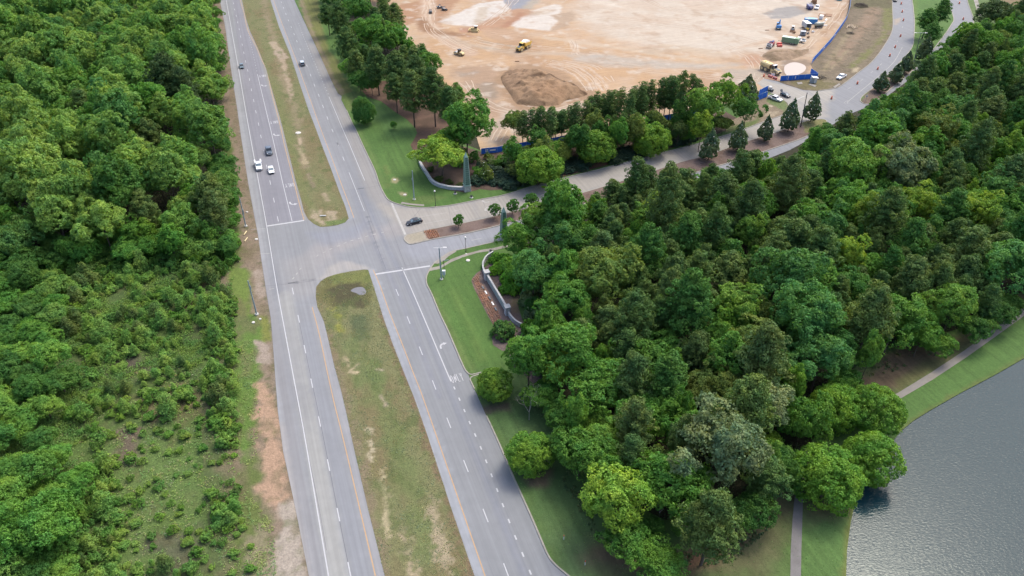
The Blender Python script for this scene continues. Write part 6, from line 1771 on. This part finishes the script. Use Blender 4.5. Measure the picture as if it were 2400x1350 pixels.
MB().box((0, 0, .18), (2.5, 1.6, .25)).build('skid', P_TRIM, t)
MB().box((-.3, -.92, 1.3), (.9, .03, .8)).build('vent', P_DGREY, t)
t = thing('plate_compactor', 1891, 71, R(20), 'small yellow compactor in front of the open grey truck', 'compactor')
MB().box((0, 0, .7), (1.6, 1.3, .8), bev=.15).cyl((-.2, 0, 1.1), (-.2, 0, 1.5), .3).build('body', P_CAT, t)
MB().cyl((-.9, -.7, .4), (-.9, .7, .4), .4).cyl((.9, -.7, .4), (.9, .7, .4), .4).build('drum', P_DGREY, t)
t = thing('open_truck', 1890, 62, R(-84), 'boxy grey truck body with its end open, facing the camera', 'truck', z=1)
m = MB().box((-.2, 0, .95), (5.4, 2.5, .25))
for sg in (-1, 1): m.box((-.2, sg * 1.2, 2.0), (5.4, .08, 2.0))
m.box((-2.85, 0, 2.0), (.08, 2.4, 2.0)).build('body', P_LGREY, t)
MB().box((-.2, 0, 3.05), (5.5, 2.6, .1), bev=.03).build('roof', P_OFFW, t)
MB().box((.9, 0, 1.6), (1.2, 1.9, 1.1)).build('load', P_DGREY, t)
add_wheels(t, (1.6, -1.6), 1.05, .45, .3)
t = thing('blue_container', 1900, 50, R(-6), 'blue open-top container with a cyan cover behind the grey truck', 'container', z=1)
MB().box((0, 0, 1.25), (6.0, 2.4, 2.3), bev=.05).build('body', P_BLUE, t)
MB().box((.3, .2, 2.45), (3.4, 1.7, .12), bev=.05).build('cover', mat('cyan tarpaulin', (.04, .40, .48), .5), t)
MB().box((.1, -1.0, 2.46), (5.6, .5, .1)).build('ledge', P_OFFW, t)
t = thing('tank_trailer', 1919, 60, R(15), 'round-bodied grey tank trailer with dark wheels in the yard', 'tank trailer', z=1)
MB().cyl((-1.6, 0, 1.75), (1.7, 0, 1.75), .95, n=18).sphere((1.7, 0, 1.75), .95).sphere((-1.6, 0, 1.75), .95).build('tank', mat('olive grey tank', (.30, .31, .25), .5, var=.1), t)
MB().box((0, 0, .8), (4.4, 1.6, .2)).build('frame', P_TRIM, t)
add_wheels(t, (-1.0, .1, 1.2), .9, .48, .3)
t = thing('formwork_stack', 1924, 44, R(62), 'stack of white formwork panels beside the brown mats', 'formwork')
for k in range(3): MB().box((k * .05, 0, .35 + k * .55), (3.0 - k * .2, 1.7, .5), bev=.02).build('panel', P_OFFW, t)
for a, b, r_, l in ((1936, 47, R(60), 'long white panel lying right of the formwork stack'), (1926, 53, R(0), 'white panel leaning in front of the formwork stack'), (1930, 60, R(2), 'single white board lying beside the tank trailer')):
    p = at(a, b)
    tag(MB().box((0, 0, .15), (3.4, .7, .28), bev=.02).build('white_board', P_OFFW, None, tuple(p), r_), l, 'panel')
for k, (a, b) in enumerate(((1927, 36), (1942, 36))):
    p = at(a, b)
    m = MB()
    for q in range(6): m.box((0, -2.1 + q * .84, .12), (3.4, .78, .22), bev=.02)
    tag(m.build('timber_mat', mat('brown timber', (.24, .14, .08), .85, var=.12, vs=1.5) if k == 0 else bpy.data.materials['brown timber'], None, tuple(p), R(-26)), ['left one of two brown timber mats laid side by side', 'right one of two brown timber mats laid side by side'][k], 'mat')
t = thing('roll_off_box', 1898, 17, R(-92), 'navy waste container with a white frame on top at the yard edge', 'container', z=.8)
MB().prism([(-2.2, .3), (2.0, .3), (2.4, 1.9), (-2.4, 1.9)], -1.2, 1.2, .04).build('body', P_NAVY, t)
m = MB()
for sg in (-1, 1): m.tube([(-2.2, sg * 1.1, 1.95), (-2.2, sg * 1.1, 2.5), (2.2, sg * 1.1, 2.5), (2.2, sg * 1.1, 1.95)], .07)
m.tube([(-2.2, -1.1, 2.5), (-2.2, 1.1, 2.5)], .07).tube([(2.2, -1.1, 2.5), (2.2, 1.1, 2.5)], .07).build('top_frame', P_OFFW, t)
MB().box((2.33, 0, 1.35), (.03, 1.3, .14)).box((2.27, 0, 1.05), (.03, .6, .1)).build('lettering', P_OFFW, t)
t = thing('excavator_arm', 1907, 8, R(90), 'brown excavator boom rising behind the navy container', 'excavator')
MB().box((0, 0, .5), (3.2, 2.4, .8), bev=.15).box((-.3, 0, 1.6), (2.2, 2.0, 1.2), bev=.1).build('body', P_RUST, t)
MB().tube([(.8, 0, 1.8), (1.8, 0, 4.2), (3.0, 0, 3.0)], .25, 8).build('boom', P_DUST, t)
t = thing('water_tank', 1967, 0, 0, 'teal round tank at the top edge beside the fence', 'tank')
MB().cyl((0, 0, 0), (0, 0, 1.9), 1.5, n=20).cyl((0, 0, 1.9), (0, 0, 2.2), 1.5, .3, n=20).build('shell', mat('teal plastic', (.03, .30, .25), .45), t)
MB().cyl((0, 0, 2.2), (0, 0, 2.35), .3).build('lid', P_TRIM, t)
t = thing('drill_truck', 1806, 106, heading(1818, 98, 1798, 114), 'red and white drilling truck at the lower left of the yard', 'truck', z=.8)
MB().box((1.9, 0, 1.3), (1.6, 2.3, 1.3), bev=.1).box((0, 0, .85), (5.8, 1.6, .25)).build('cab', P_OFFW, t)
MB().box((2.2, 0, 2.0), (.9, 2.0, .6), bev=.05, top=.85).build('window', P_GLASS, t)
MB().box((-1.2, 0, 1.5), (3.0, 2.2, .9), bev=.05).build('deck', mat('faded red', (.36, .10, .10), .6, var=.2, vs=1.5), t)
MB().box((-1.4, .3, 2.2), (2.2, .9, .6), bev=.08).box((-.6, -.6, 2.1), (1.0, .6, .5), bev=.05).build('machinery', P_NAVY, t)
MB().box((2.72, 0, 1.1), (.06, 1.6, .6)).build('grille', P_TRIM, t)
add_wheels(t, (1.9, -.9, -2.0), 1.0, .5, .3)
for k, (a, b) in enumerate(((1826, 104), (1827, 109))):
    p = at(a, b)
    tag(MB().box((0, 0, .45), (2.4, 1.1, .8), bev=.06, top=.9).build('red_skip', mat('red plastic', (.52, .07, .05), .5) if k == 0 else bpy.data.materials['red plastic'], None, tuple(p), R(6)), ['rear one of two red bins beside the drilling truck', 'front one of two red bins beside the drilling truck'][k], 'bin')
for a, b, l, m_ in ((1893, 80, 'small dark engine pump beside the box generator', P_DGREY), (1905, 76, 'cream pump on the bare sand right of the generator', P_OFFW), (1894, 89, 'low brown crate in front of the generator', P_RUST), (1861, 78, 'rusty auger standing at the corner of the green trailer', P_RUST)):
    t = thing('site_pump', a, b, R(15), l, 'pump')
    MB().box((0, 0, .5), (1.2, .8, .6), bev=.08).build('body', m_, t)
    MB().cyl((.2, 0, .8), (.2, 0, 1.15), .12).build('pipe', P_TRIM, t)
for a, b, rot, l in ((1798, 71, R(5), 'dark plank lying alone on the sand left of the blue excavator'), (1783, 114, R(5), 'dark plank left of the drilling truck'), (1212, 144, R(0), 'dark plank on the sand below the dump truck')):
    p = at(a, b)
    tag(MB().box((0, 0, .12), (2.0, .5, .2), bev=.03).build('plank', P_RUST, None, tuple(p), rot), l, 'plank')

# ---- soil stockpile, settling pond, brush and logs
def heap_h(poly, top, seed):
    PW = W(poly)
    def h(V):
        d = np.maximum(sdist(V, PW), 0)
        n = fbm(V[:, 0] * .25 + seed, V[:, 1] * .25, 4)
        return top * np.clip(d / 6.5, 0, 1) ** .75 * (0.65 + 0.7 * n) + 1.3 * (fbm(V[:, 0] * .5, V[:, 1] * .5, 4) - .3) * np.clip(d / 2, 0, 1)
    return h
SP1 = [(1178, 196), (1174, 180), (1186, 168), (1230, 165), (1285, 172), (1318, 188), (1368, 210), (1378, 220), (1360, 228), (1325, 236), (1310, 246), (1260, 249), (1212, 244), (1196, 222)]
soil = A(196, 158, 120)
M_SOIL = mat_ground('clayey soil', [(3.0, .18), (.7, .14)], bump=.9, bump_scale=2.0)
zone('soil_mound', SP1, 0.7, -0.05, soil, [mottle(A(180, 146, 112), .2, .45, .65), blob([(1180, 190), (1190, 170), (1230, 168), (1240, 185), (1215, 215), (1196, 215)], A(196, 158, 122), 2.0, 1.0), stroke([(1215, 208), (1240, 196), (1270, 190), (1300, 195), (1340, 212), (1372, 222)], 1.8, A(112, 84, 58), 1.5, 1.0), blob([(1240, 215), (1280, 205), (1330, 222), (1310, 240), (1250, 240)], A(190, 150, 112), 2.0, 1.0), mottle(A(116, 90, 64), .6, .62, .75, .7, 1.0, 3.0)], M_SOIL, heap_h(SP1, 3.0, 2.0), True)
SP2 = [(1786, 132), (1800, 120), (1830, 116), (1870, 118), (1896, 114), (1890, 126), (1860, 138), (1810, 144)]
zone('soil_mound', SP2, 0.7, -0.04, A(176, 148, 118), [mottle(A(196, 166, 134), .2, .45, .65), mottle(A(146, 124, 92), .3, .5, .7, .8, 1, 5.0)], M_SOIL, heap_h(SP2, 1.2, 6.0), True)
bm = bmesh.new()
sp = catmull(W([(1838, 158), (1846, 150), (1862, 146), (1880, 150), (1889, 158), (1884, 168), (1868, 176), (1852, 179), (1840, 172)]), 5, True)
bm.faces.new([bm.verts.new((x, y, 0.03)) for x, y in sp])
me = bpy.data.meshes.new('settling_pond'); bm.to_mesh(me); bm.free()
link('settling_pond_water', me, mat('milky pond water', A(228, 204, 180), .35, var=.02))['kind'] = 'structure'
M_BRUSH = mat('dry brush', (.11, .09, .07), .95, var=.3, vs=2.0)
def brush(px, py, n, rad, h, r, label, cat, m, seed, long=1.8, name='brush_pile'):
    rg = np.random.default_rng(seed); segs = []
    for _ in range(n):
        a, q = rg.uniform(0, 6.28), rg.uniform(0, 1) ** .6 * rad
        c = np.array([math.cos(a) * q, math.sin(a) * q, (1 - (q / rad) ** 2) * h * rg.uniform(.3, 1)+ .08])
        d = unit(rg.normal(0, 1, 3) * np.array([1, 1, .35])) * long * rg.uniform(.4, 1) / 2
        segs.append((c - d, c + d, r, r * .7))
    v, f = tube(segs, 5); v[:, 2] = np.maximum(v[:, 2], .02)
    p = at(px, py)
    return tag(link(name, mesh_np(name, v, f), m, None, tuple(p)), label, cat)
brush(2018, 15, 160, 3.4, 1.8, .07, 'large dark brush pile on the bare ground at the top', 'brush pile', M_BRUSH, 1, 2.4)
brush(1994, 79, 50, 2.0, .6, .06, 'small dark brush heap below the cut logs', 'brush pile', M_BRUSH, 2)
brush(1925, 184, 60, 2.4, .7, .06, 'brush heap beside the corner of the blue fence', 'brush pile', M_BRUSH, 3)
rg_ = random.Random(4)
M_LOG = mat('cut log', (.36, .28, .19), .9, var=.2, vs=2.0)
for k in range(11):
    p = at(1985 + k * 1.9, 66 - 5 * math.sin(k * .35) + rg_.uniform(-1.5, 1.5))
    a = R(70) + rg_.uniform(-.5, .5) - (k - 5) * .06
    d = Vector((math.cos(a), math.sin(a), 0)) * 1.7
    tag(MB().cyl(-d, d + Vector((0, 0, rg_.uniform(0, .5))), .24, .2, 10).build('cut_log', M_LOG, None, (p.x, p.y, .24)), 'pale cut log lying on the bare ground right of the blue fence', 'log', 'cut logs on the bare ground')

# ---- blue site fence
M_BFAB = mat('blue fence fabric', (.016, .125, .52), .7, var=.08, vs=.7)
M_FEDGE = mat('fence rail', (.30, .42, .55), .5)
def fence(pts, h, label, logos=(), name='site_fence'):
    P = [Vector(p) for p in W(pts)]
    c = P[0]
    t = empty(name, (c.x, c.y, 0), 0, label, 'fence')
    m, rl, ps = MB(), MB(), MB()
    for i in range(len(P) - 1):
        a, b = P[i] - c, P[i + 1] - c
        L = (b - a).length; an = math.atan2(b.y - a.y, b.x - a.x); mid = (a + b) / 2
        m.box((mid.x, mid.y, h / 2 + .05), (L, .04, h - .1), rz=an)
        for z in (.06, h): rl.cyl((a.x, a.y, z), (b.x, b.y, z), .04, n=6)
        n = max(1, round(L / 3.0))
        for k in range(n + (i == len(P) - 2)):
            q = a + (b - a) * k / n
            ps.cyl((q.x, q.y, 0), (q.x, q.y, h + .06), .05, n=6)
    m.build('fabric', M_BFAB, t); rl.build('rail', M_FEDGE, t); ps.build('post', M_FEDGE, t)
    for (a, b, side) in logos:
        p = at(a, b, h * .55)
        best = min(range(len(P) - 1), key=lambda i: seg_dist(np.array([[p.x, p.y]]), [P[i], P[i + 1]], False)[0])
        A_, B_ = P[best], P[best + 1]
        u = (B_ - A_).normalized(); nn = Vector((-u.y, u.x)) * side
        q = A_ + u * ((p.xy - A_).dot(u)) - c + nn * .035
        an = math.atan2(u.y, u.x)
        g = MB()
        for dx in (-.28, .28):
            for dz in (-.28, .28): g.box((q.x + u.x * (dx - 1.3), q.y + u.y * (dx - 1.3), h * .55 + dz), (.4, .02, .4), rz=an)
        g.box((q.x + u.x * .8, q.y + u.y * .8, h * .55), (2.0, .02, .5), rz=an)
        g.build('logo', P_OFFW, t)
    return t
fence([(1828, 190), (1870, 187.5), (1915, 184)], 2.2, 'blue fabric fence with white logo along the site entrance', [(1873, 181, 1)])
fence([(1915, 183), (1899, 172)], 2.2, 'short blue fence return at the corner behind the guard hut')
fence([(1902, 150), (1906, 144), (1912, 138), (1930, 118), (1948, 98), (1962, 78), (1975, 60), (1984, 45), (1990, 25), (1993, 0), (1997, -45)], 2.2, 'long blue fence curving up between sand and bare ground', [(1930, 112, -1), (1956, 82, -1)])
fence([(1128, 362), (1165, 358), (1250, 343), (1300, 336), (1345, 327), (1430, 308), (1520, 290), (1600, 275), (1642, 262)], 2.2, 'blue fence running behind the row of pines', [(1152, 357, -1)])
fence([(1772, 237), (1797, 228)], 2.4, 'blue fence end panel beside the parked white pickup')
fence([(1778, 224), (1798, 214)], 2.4, 'blue fence panel half hidden by the gate magnolia')
# gate bits
t = thing('banner_sign', 1843, 189, R(4), 'white banner with a dark emblem standing in front of the blue fence', 'sign')
MB().box((0, 0, 1.2), (1.3, .06, 2.2)).build('board', P_OFFW, t)
MB().cyl((0, -.05, 1.35), (0, -.035, 1.35), .35, n=16).build('emblem', P_DGREY, t)
MB().cyl((-.55, 0, 0), (-.55, 0, .2), .04).cyl((.55, 0, 0), (.55, 0, .2), .04).build('leg', P_TRIM, t)
t = thing('guard_hut', 1905, 194, R(3), 'small grey hut with a white sloping roof in front of the fence corner', 'hut')
MB().box((0, 0, 1.1), (2.4, 1.5, 2.2), bev=.03).build('wall', mat('hut grey', (.30, .34, .36), .6), t)
MB().box((.3, -.2, 2.45), (2.6, 2.2, .12), ry=.12, bev=.03).build('roof', P_OFFW, t)
MB().box((.5, -.78, 1.15), (.9, .06, 2.1)).build('door', P_OFFW, t)
for k, (a, b) in enumerate(((1805, 181), (1816, 185))):
    t = thing('plastic_barrier', a, b, heading(1800, 180, 1822, 188), ['red and white plastic barrier across the site entrance, left one', 'red and white plastic barrier across the site entrance, right one'][k], 'barrier')
    MB().prism([(-1.0, 0), (-1.0, .9), (1.0, .9), (1.0, 0)], -.22, .22, .08).build('body', mat('barrier red', (.55, .12, .09), .5) if k == 0 else bpy.data.materials['barrier red'], t)
    MB().box((0, 0, .75), (1.6, .46, .22)).build('stripe', P_OFFW, t)
p = at(1811, 178)
tag(MB().box((0, 0, .6), (1.6, .1, 1.0), bev=.03).box((0, 0, .05), (1.6, .5, .1)).build('notice_board', P_OFFW, None, tuple(p), R(-15)), 'white notice board behind the red barriers', 'notice board')

# traffic drums
M_DRUM = mat('drum orange', (.72, .16, .07), .5)
def drum(px, py, label, first=[None]):
    p = at(px, py)
    if first[0] is None:
        t = empty('traffic_drum', tuple(p), 0, label, 'traffic drum', 'orange and white traffic drums')
        MB().cyl((0, 0, .08), (0, 0, 1.15), .36, .28, 16).cyl((0, 0, 1.15), (0, 0, 1.3), .12, .12, 8).build('barrel', M_DRUM, t)
        for z in (.38, .82): MB().cyl((0, 0, z), (0, 0, z + .2), .355 - z * .065, .345 - z * .065, 16).build('white_band', P_OFFW, t)
        MB().cyl((0, 0, 0), (0, 0, .1), .46, .44, 16).build('base_ring', P_TYRE, t)
        first[0] = t
        return t
    t = first[0].copy(); C.objects.link(t); t.location = p; t['label'] = label
    for ch in first[0].children:
        c = ch.copy(); C.objects.link(c); c.parent = t
    return t
NTH = ['first', 'second', 'third', 'fourth', 'fifth', 'sixth', 'seventh', 'eighth', 'ninth']
for k, (a, b) in enumerate(((1948.5, 232), (2009, 197), (2056.7, 163), (2085, 132), (2097.5, 112), (2110, 86), (2116.7, 49), (2114, 29), (2111.8, 10))):
    drum(a, b, 'orange and white traffic drum, %s of the line curving up from the junction' % NTH[k])
drum(2248, 9, 'orange and white traffic drum, upper one beside the far lawn')
drum(2257, 46, 'orange and white traffic drum, lower one beside the far lawn')
drum(1790, 180, 'orange and white traffic drum beside the dusty water truck')

# ---- poles and lamps
def pole(bx, by, tx, ty, r0, r1, name, label, cat, m, base=True):
    p = at(bx, by); h = pole_h(bx, by, ty)
    q = at(tx, ty, h)
    t = empty(name, tuple(p), 0, label, cat)
    d = Vector((q.x - p.x, q.y - p.y, h))
    MB().cyl((0, 0, 0), d, r0, r1, 12).build('shaft', m, t, smooth=True)
    if base: MB().cyl((0, 0, 0), (0, 0, .3), .48, .45, 16).build('footing', P_CONC, t)
    return t, d
SPL = 'leaning steel signal pole without arms '
t, d = pole(576, 530, 562, 466, .2, .12, 'signal_pole', SPL + 'on the left verge by the upper stop bar', 'pole', P_STEEL)
MB().cyl(d * .45 + Vector((.2, 0, 0)), d * .62 + Vector((.2, 0, 0)), .12).build('junction_box', P_STEEL, t)
t, d = pole(602, 737, 581, 658, .2, .12, 'signal_pole', SPL + 'on the left verge below the junction', 'pole', P_STEEL)
MB().cyl(d * .75 + Vector((.2, 0, 0)), d * .85 + Vector((.2, 0, 0)), .12).build('junction_box', P_STEEL, t)
t, d = pole(971, 468, 966, 400, .21, .12, 'signal_pole', 'blue-grey steel signal pole standing on the upper lawn', 'pole', P_STEEL)
MB().cyl(d * .68 + Vector((-.2, 0, 0)), d * .75 + Vector((-.2, 0, 0)), .12).build('junction_box', P_STEEL, t)
t, d = pole(1035, 655, 1029, 581, .22, .14, 'signal_pole', 'steel signal pole with a controller cabinet on the lower lawn', 'pole', P_STEEL)
MB().tube([d + Vector((-1.4, 0, .05)), d, d + Vector((1.6, 0, .15))], .05).box(d + Vector((1.5, 0, .15)), (.9, .25, .12), bev=.03).build('luminaire_arm', P_OFFW, t)
p = at(1041, 650)
tag(MB().box((0, 0, 1.5), (.75, .6, 1.2), bev=.04).box((0, 0, 2.15), (.85, .7, .1)).box((0, 0, .5), (.2, .2, 1.0)).build('controller_cabinet', mat('cabinet grey', (.50, .54, .56), .5), None, (p.x, p.y, 0)), 'grey traffic controller cabinet beside the signal pole on the lower lawn', 'cabinet')
def lamp(bx, by, ty, label):
    p = at(bx, by); h = pole_h(bx, by, ty)
    t = empty('lamp_post', tuple(p), 0, label, 'lamp post')
    MB().cyl((0, 0, 0), (0, 0, .5), .18, .12, 10).cyl((0, 0, .5), (0, 0, h - .5), .075, .06, 10).cyl((0, 0, h - .55), (0, 0, h - .4), .16, .2, 10).build('post', P_TRIM, t)
    MB().sphere((0, 0, h - .12), .28).build('globe', P_OFFW, t, smooth=True)
lamp(1021, 484, 447, 'black lamp post with a white globe on the upper lawn')
lamp(1092, 591, 556, 'black lamp post with a white globe beside the lower sidewalk')
t, d = pole(2141, 150, 2158, 77, .14, .09, 'street_light', 'tall double-armed street light on the far island', 'street light', P_DGREY, False)
MB().tube([d + Vector((-2.2, 0, .05)), d, d + Vector((2.2, 0, .0))], .07).box(d + Vector((-2.3, 0, .05)), (1.1, .35, .15), bev=.04).box(d + Vector((2.3, 0, 0)), (1.1, .35, .15), bev=.04).build('lamp_arm', P_OFFW, t)
pole(1876, 298, 1892, 217, .2, .13, 'utility_pole', 'plain dark pole standing among the island magnolias', 'pole', mat('dark pole', (.05, .048, .05), .8), False)
t = thing('street_sign', 1041, 631, 0, 'black street-name sign post with a pale blade beside the sidewalk', 'sign')
MB().cyl((0, 0, 0), (0, 0, 2.9), .07, n=10).build('post', P_TRIM, t)
MB().box((.6, .1, 2.85), (1.4, .05, .26), rz=.2).build('sign_blade', P_LGREY, t)
t = thing('keep_sign', 2028, 238, 0, 'white sign on a post at the tip of the far island', 'sign')
MB().cyl((0, 0, 0), (0, 0, 2.6), .06).build('post', P_LGREY, t)
MB().box((0, -.06, 2.3), (.75, .04, .9)).build('panel', P_OFFW, t)
for a, b, l in ((1067, 455, 'black floodlight on a pad left of the far obelisk'), (1105, 464, 'black floodlight on a pad near the entrance road kerb'), (1150, 592, 'black floodlight at the end of the lower sidewalk')):
    t = thing('floodlight', a, b, R(60), l, 'floodlight')
    MB().box((0, 0, .16), (.9, .9, .2), bev=.02).build('pad', P_CONC, t)
    MB().cyl((0, 0, .2), (0, 0, .5), .05).box((0, 0, .65), (.55, .6, .5), ry=-.5, bev=.08).build('lamp_head', P_TRIM, t)

# ---- obelisks
M_OBG = mat('green obelisk metal', (.085, .16, .125), .45, .2, var=.1, vs=1.0)
M_OBL = mat('pale green edge metal', (.26, .38, .33), .45, .2)
M_STONE = mat('rough stone', (.36, .35, .33), .9, var=.3, vs=1.6)
def obelisk(bx, by, ty, label):
    p = at(bx, by); H = pole_h(bx, by, ty)
    t = empty('obelisk', tuple(p), R(18), label, 'obelisk')
    hb = 2.1
    MB().box((0, 0, hb / 2), (2.1, 2.1, hb), bev=.06, top=.94).build('base', M_STONE, t)
    MB().box((0, 0, hb + .12), (2.2, 2.2, .22), bev=.04).build('plinth', M_OBL, t)
    z0, z1, w0, w1 = hb + .2, H - 1.6, .85, .48
    MB().loft([[(sx * w * .96, sy * w * .96, z) for sx, sy in ((-1, -1), (1, -1), (1, 1), (-1, 1))] for w, z in ((w0, z0), (w1, z1))]).build('shaft', M_OBG, t)
    for sx, sy in ((-1, -1), (1, -1), (1, 1), (-1, 1)):
        MB().cyl((sx * w0, sy * w0, z0), (sx * w1, sy * w1, z1), .13, .09, 6).build('corner_post', M_OBL, t)
    m = MB(); n = 13
    for k in range(n):
        f = k / n; w = w0 + (w1 - w0) * f; z = z0 + (z1 - z0) * f
        m.box((0, 0, z + .06), (w * 2.0, w * 2.0, .05))
    m.build('rung', M_OBL, t)
    MB().loft([[(sx * w, sy * w, z) for sx, sy in ((-1, -1), (1, -1), (1, 1), (-1, 1))] for w, z in ((w1 * 1.1, z1), (w1 * 1.1, z1 + .12), (.03, H))]).build('cap', M_OBL, t)
obelisk(1095, 447, 357, 'green metal obelisk on a stone base beside the curved wall')
obelisk(1181, 560, 485, 'green metal obelisk rising at the edge of the right-hand wood')

# ---- stone walls
def wall(pts_px, h, w, label, m, cap=None, name='stone_wall', z=0.0):
    P = smooth_w(pts_px, 4); c = Vector(P[0])
    t = empty(name, (c.x, c.y, z), 0, label, 'wall')
    loc = [(x - c.x, y - c.y) for x, y in P]
    sweep('wall_body', loc, w, h, 0, m, kind=None, bev=.02).parent = t
    if cap: sweep('coping', loc, w * 1.2, .14, h, cap, kind=None, bev=.03).parent = t
    return t
M_COPE = mat('pale coping stone', (.38, .38, .37), .85, var=.1, vs=2.0)
M_WSTONE = mat('stacked grey stone', (.36, .36, .37), .9, var=.3, vs=2.2)
wall([(989, 364), (983, 370), (986, 388), (1001, 412), (1012, 428), (1026, 437), (1040, 441), (1058, 444.5), (1087, 446)], 1.1, .7, 'curved grey stone wall round the left planting bed', M_WSTONE, M_COPE)
hp = pole_h(1141, 655, 637)
for a, b, l in ((1141, 655, 'upper stone pillar of the right boundary wall'), (1189, 737, 'lower stone pillar of the right boundary wall')):
    t = thing('wall_pillar', a, b, heading(1141, 655, 1189, 737), l, 'pillar')
    MB().box((0, 0, hp / 2), (1.3, 1.2, hp), bev=.04).build('shaft', M_WSTONE, t)
    MB().box((0, 0, hp + .1), (1.6, 1.5, .24), bev=.05).build('cap', M_COPE, t)
t = wall([(1143, 659), (1165, 696), (1187, 733)], hp * .8, .42, 'long pale panelled wall between the two stone pillars', M_WSTONE, M_COPE, 'panel_wall')
q0, q1 = at(1143, 659), at(1187, 733)
an = math.atan2(q1.y - q0.y, q1.x - q0.x); L_ = (q1 - q0).length
for k in range(6):
    q = (q1 - q0) * ((k + .5) / 6); nn = Vector((math.sin(an), -math.cos(an), 0))
    if nn.x > 0: nn = -nn
    MB().box((q.x + nn.x * .23, q.y + nn.y * .23, hp * .4), (L_ / 6 * .82, .05, hp * .5), rz=an, bev=.01).build('panel', mat('wall panel green grey', (.24, .29, .27), .7, var=.15) if k == 0 else bpy.data.materials['wall panel green grey'], t)
wall([(1139, 652), (1133, 638), (1132, 627), (1135, 618), (1142, 608), (1156, 599)], hp * .55, .36, 'curving upper end of the right boundary wall', M_WSTONE, M_COPE)
wall([(1191, 739), (1200, 752), (1211, 762), (1222, 768)], hp * .5, .36, 'curving lower end of the right boundary wall', M_WSTONE, M_COPE)
# strip lights in the mulch in front of the wall
for k, (a, b) in enumerate(((1132, 676), (1139, 688), (1148, 701), (1155, 714), (1162, 727))):
    p = at(a, b)
    tag(MB().box((0, 0, .28), (1.4, .4, .3), bev=.04).build('strip_light', P_DGREY if k % 2 == 0 else P_OFFW, None, tuple(p), an), ['dark', 'white'][k % 2] + ' strip light in the mulch before the panelled wall, %s from the top' % NTH[k], 'strip light')
# red flowers in rows in the front bed and on the island nose
def flowers(poly, n, seed, label):
    rg = np.random.default_rng(seed)
    Q = np.array(W(poly)); lo, hi = Q.min(0), Q.max(0)
    c = rg.uniform(lo, hi, (n * 4, 2)); c = c[inside(c, Q)][:n]
    r = np.round((c @ RN) / .55) * .55 - c @ RN
    c = c + np.outer(r, RN) * .85
    k = 6
    P = np.repeat(np.column_stack([c, np.full(len(c), .26)]), k, 0) + rg.normal(0, .08, (len(c) * k, 3))
    V = leaves(P, unit(rg.normal(0, .5, P.shape) + np.array([0, 0, 1.0])), .10, .07, rg)
    o = link('bedding_plants', mesh_np('bedding_plants', V, quads_idx(len(P))), M_LEAF)
    o.color = (.50, .29, .21, 1)
    o['kind'] = 'stuff'
    return tag(o, label, 'bedding plants')
flowers([(1125, 640), (1108, 656), (1130, 712), (1158, 762), (1172, 745), (1142, 690), (1122, 658)], 700, 3, 'rusty red bedding plants in rows before the panelled wall')
flowers([(994, 543), (1018, 537), (1032, 556), (1006, 562)], 260, 4, 'rusty red bedding plants on the tip of the entrance island')

# ---- small things on verges and lawns
def peg(px, py, h, label, red=True):
    t = thing('marker_post', px, py, 0, label, 'marker post')
    MB().cyl((0, 0, 0), (0, 0, h), .07, n=10).build('post', P_OFFW, t)
    if red: MB().cyl((0, 0, h), (0, 0, h + .3), .08, n=10).build('red_tip', mat('marker red', (.45, .06, .03), .5) if 'marker red' not in bpy.data.materials else bpy.data.materials['marker red'], t)
peg(1321, 1265, 1.0, 'white marker post with a red tip, upper one on the lower lawn')
peg(1371, 1325, 1.0, 'white marker post with a red tip, lower one on the lower lawn')
peg(1328, 397, .9, 'short white stake on the mulch beside the entrance road')
for a, b, r, l in ((579, 497, .35, 'round white lid on the left verge near the upper stop bar'), (601, 561, .45, 'pale square box lid on the left verge'), (1097, 611, .6, 'round pale valve cover on the lower lawn'), (1093, 596, .28, 'small white cap at the foot of the lower lamp post'), (610, 748, .3, 'white lid beside the lower leaning pole'), (594, 756, .4, 'pale stone on the left verge below the leaning pole'), (925, 422, .5, 'pale box lid on the upper lawn near the turning lane'), (949, 457, .5, 'pale stone slab on the upper lawn near the kerb')):
    p = at(a, b)
    tag(MB().cyl((0, 0, 0), (0, 0, .16 if a < 900 else .2), r, r * .92, 16).cyl((0, 0, .15), (0, 0, .2 if a < 900 else .24), r * .4, n=12).build('ground_lid', P_CONC, None, tuple(p)), l, 'lid')
for a, b, l in ((575, 547, 'yellowish upper marker pipe lying on the left verge'), (577, 562, 'yellowish lower marker pipe lying on the left verge')):
    p = at(a, b)
    tag(MB().cyl((-.1, -1.0, .15), (.1, 1.0, .15), .14).build('marker_pipe', mat('old yellow plastic', (.55, .46, .25), .7) if 'old yellow plastic' not in bpy.data.materials else bpy.data.materials['old yellow plastic'], None, tuple(p)), l, 'pipe')
p = at(757, 507)
tag(MB().cyl((-.9, 0, .2), (.9, .1, .2), .16).build('drain_pipe', P_OFFW, None, tuple(p)), 'white pipe end at the tip of the upper median', 'pipe')
p = at(699, 312)
tag(MB().cyl((0, 0, 0), (0, 0, .22), 1.0, .95, 18).cyl((0, 0, .2), (0, 0, .28), .35, n=12).build('manhole_cover', P_CONC, None, tuple(p)), 'round concrete manhole in the upper median', 'manhole')
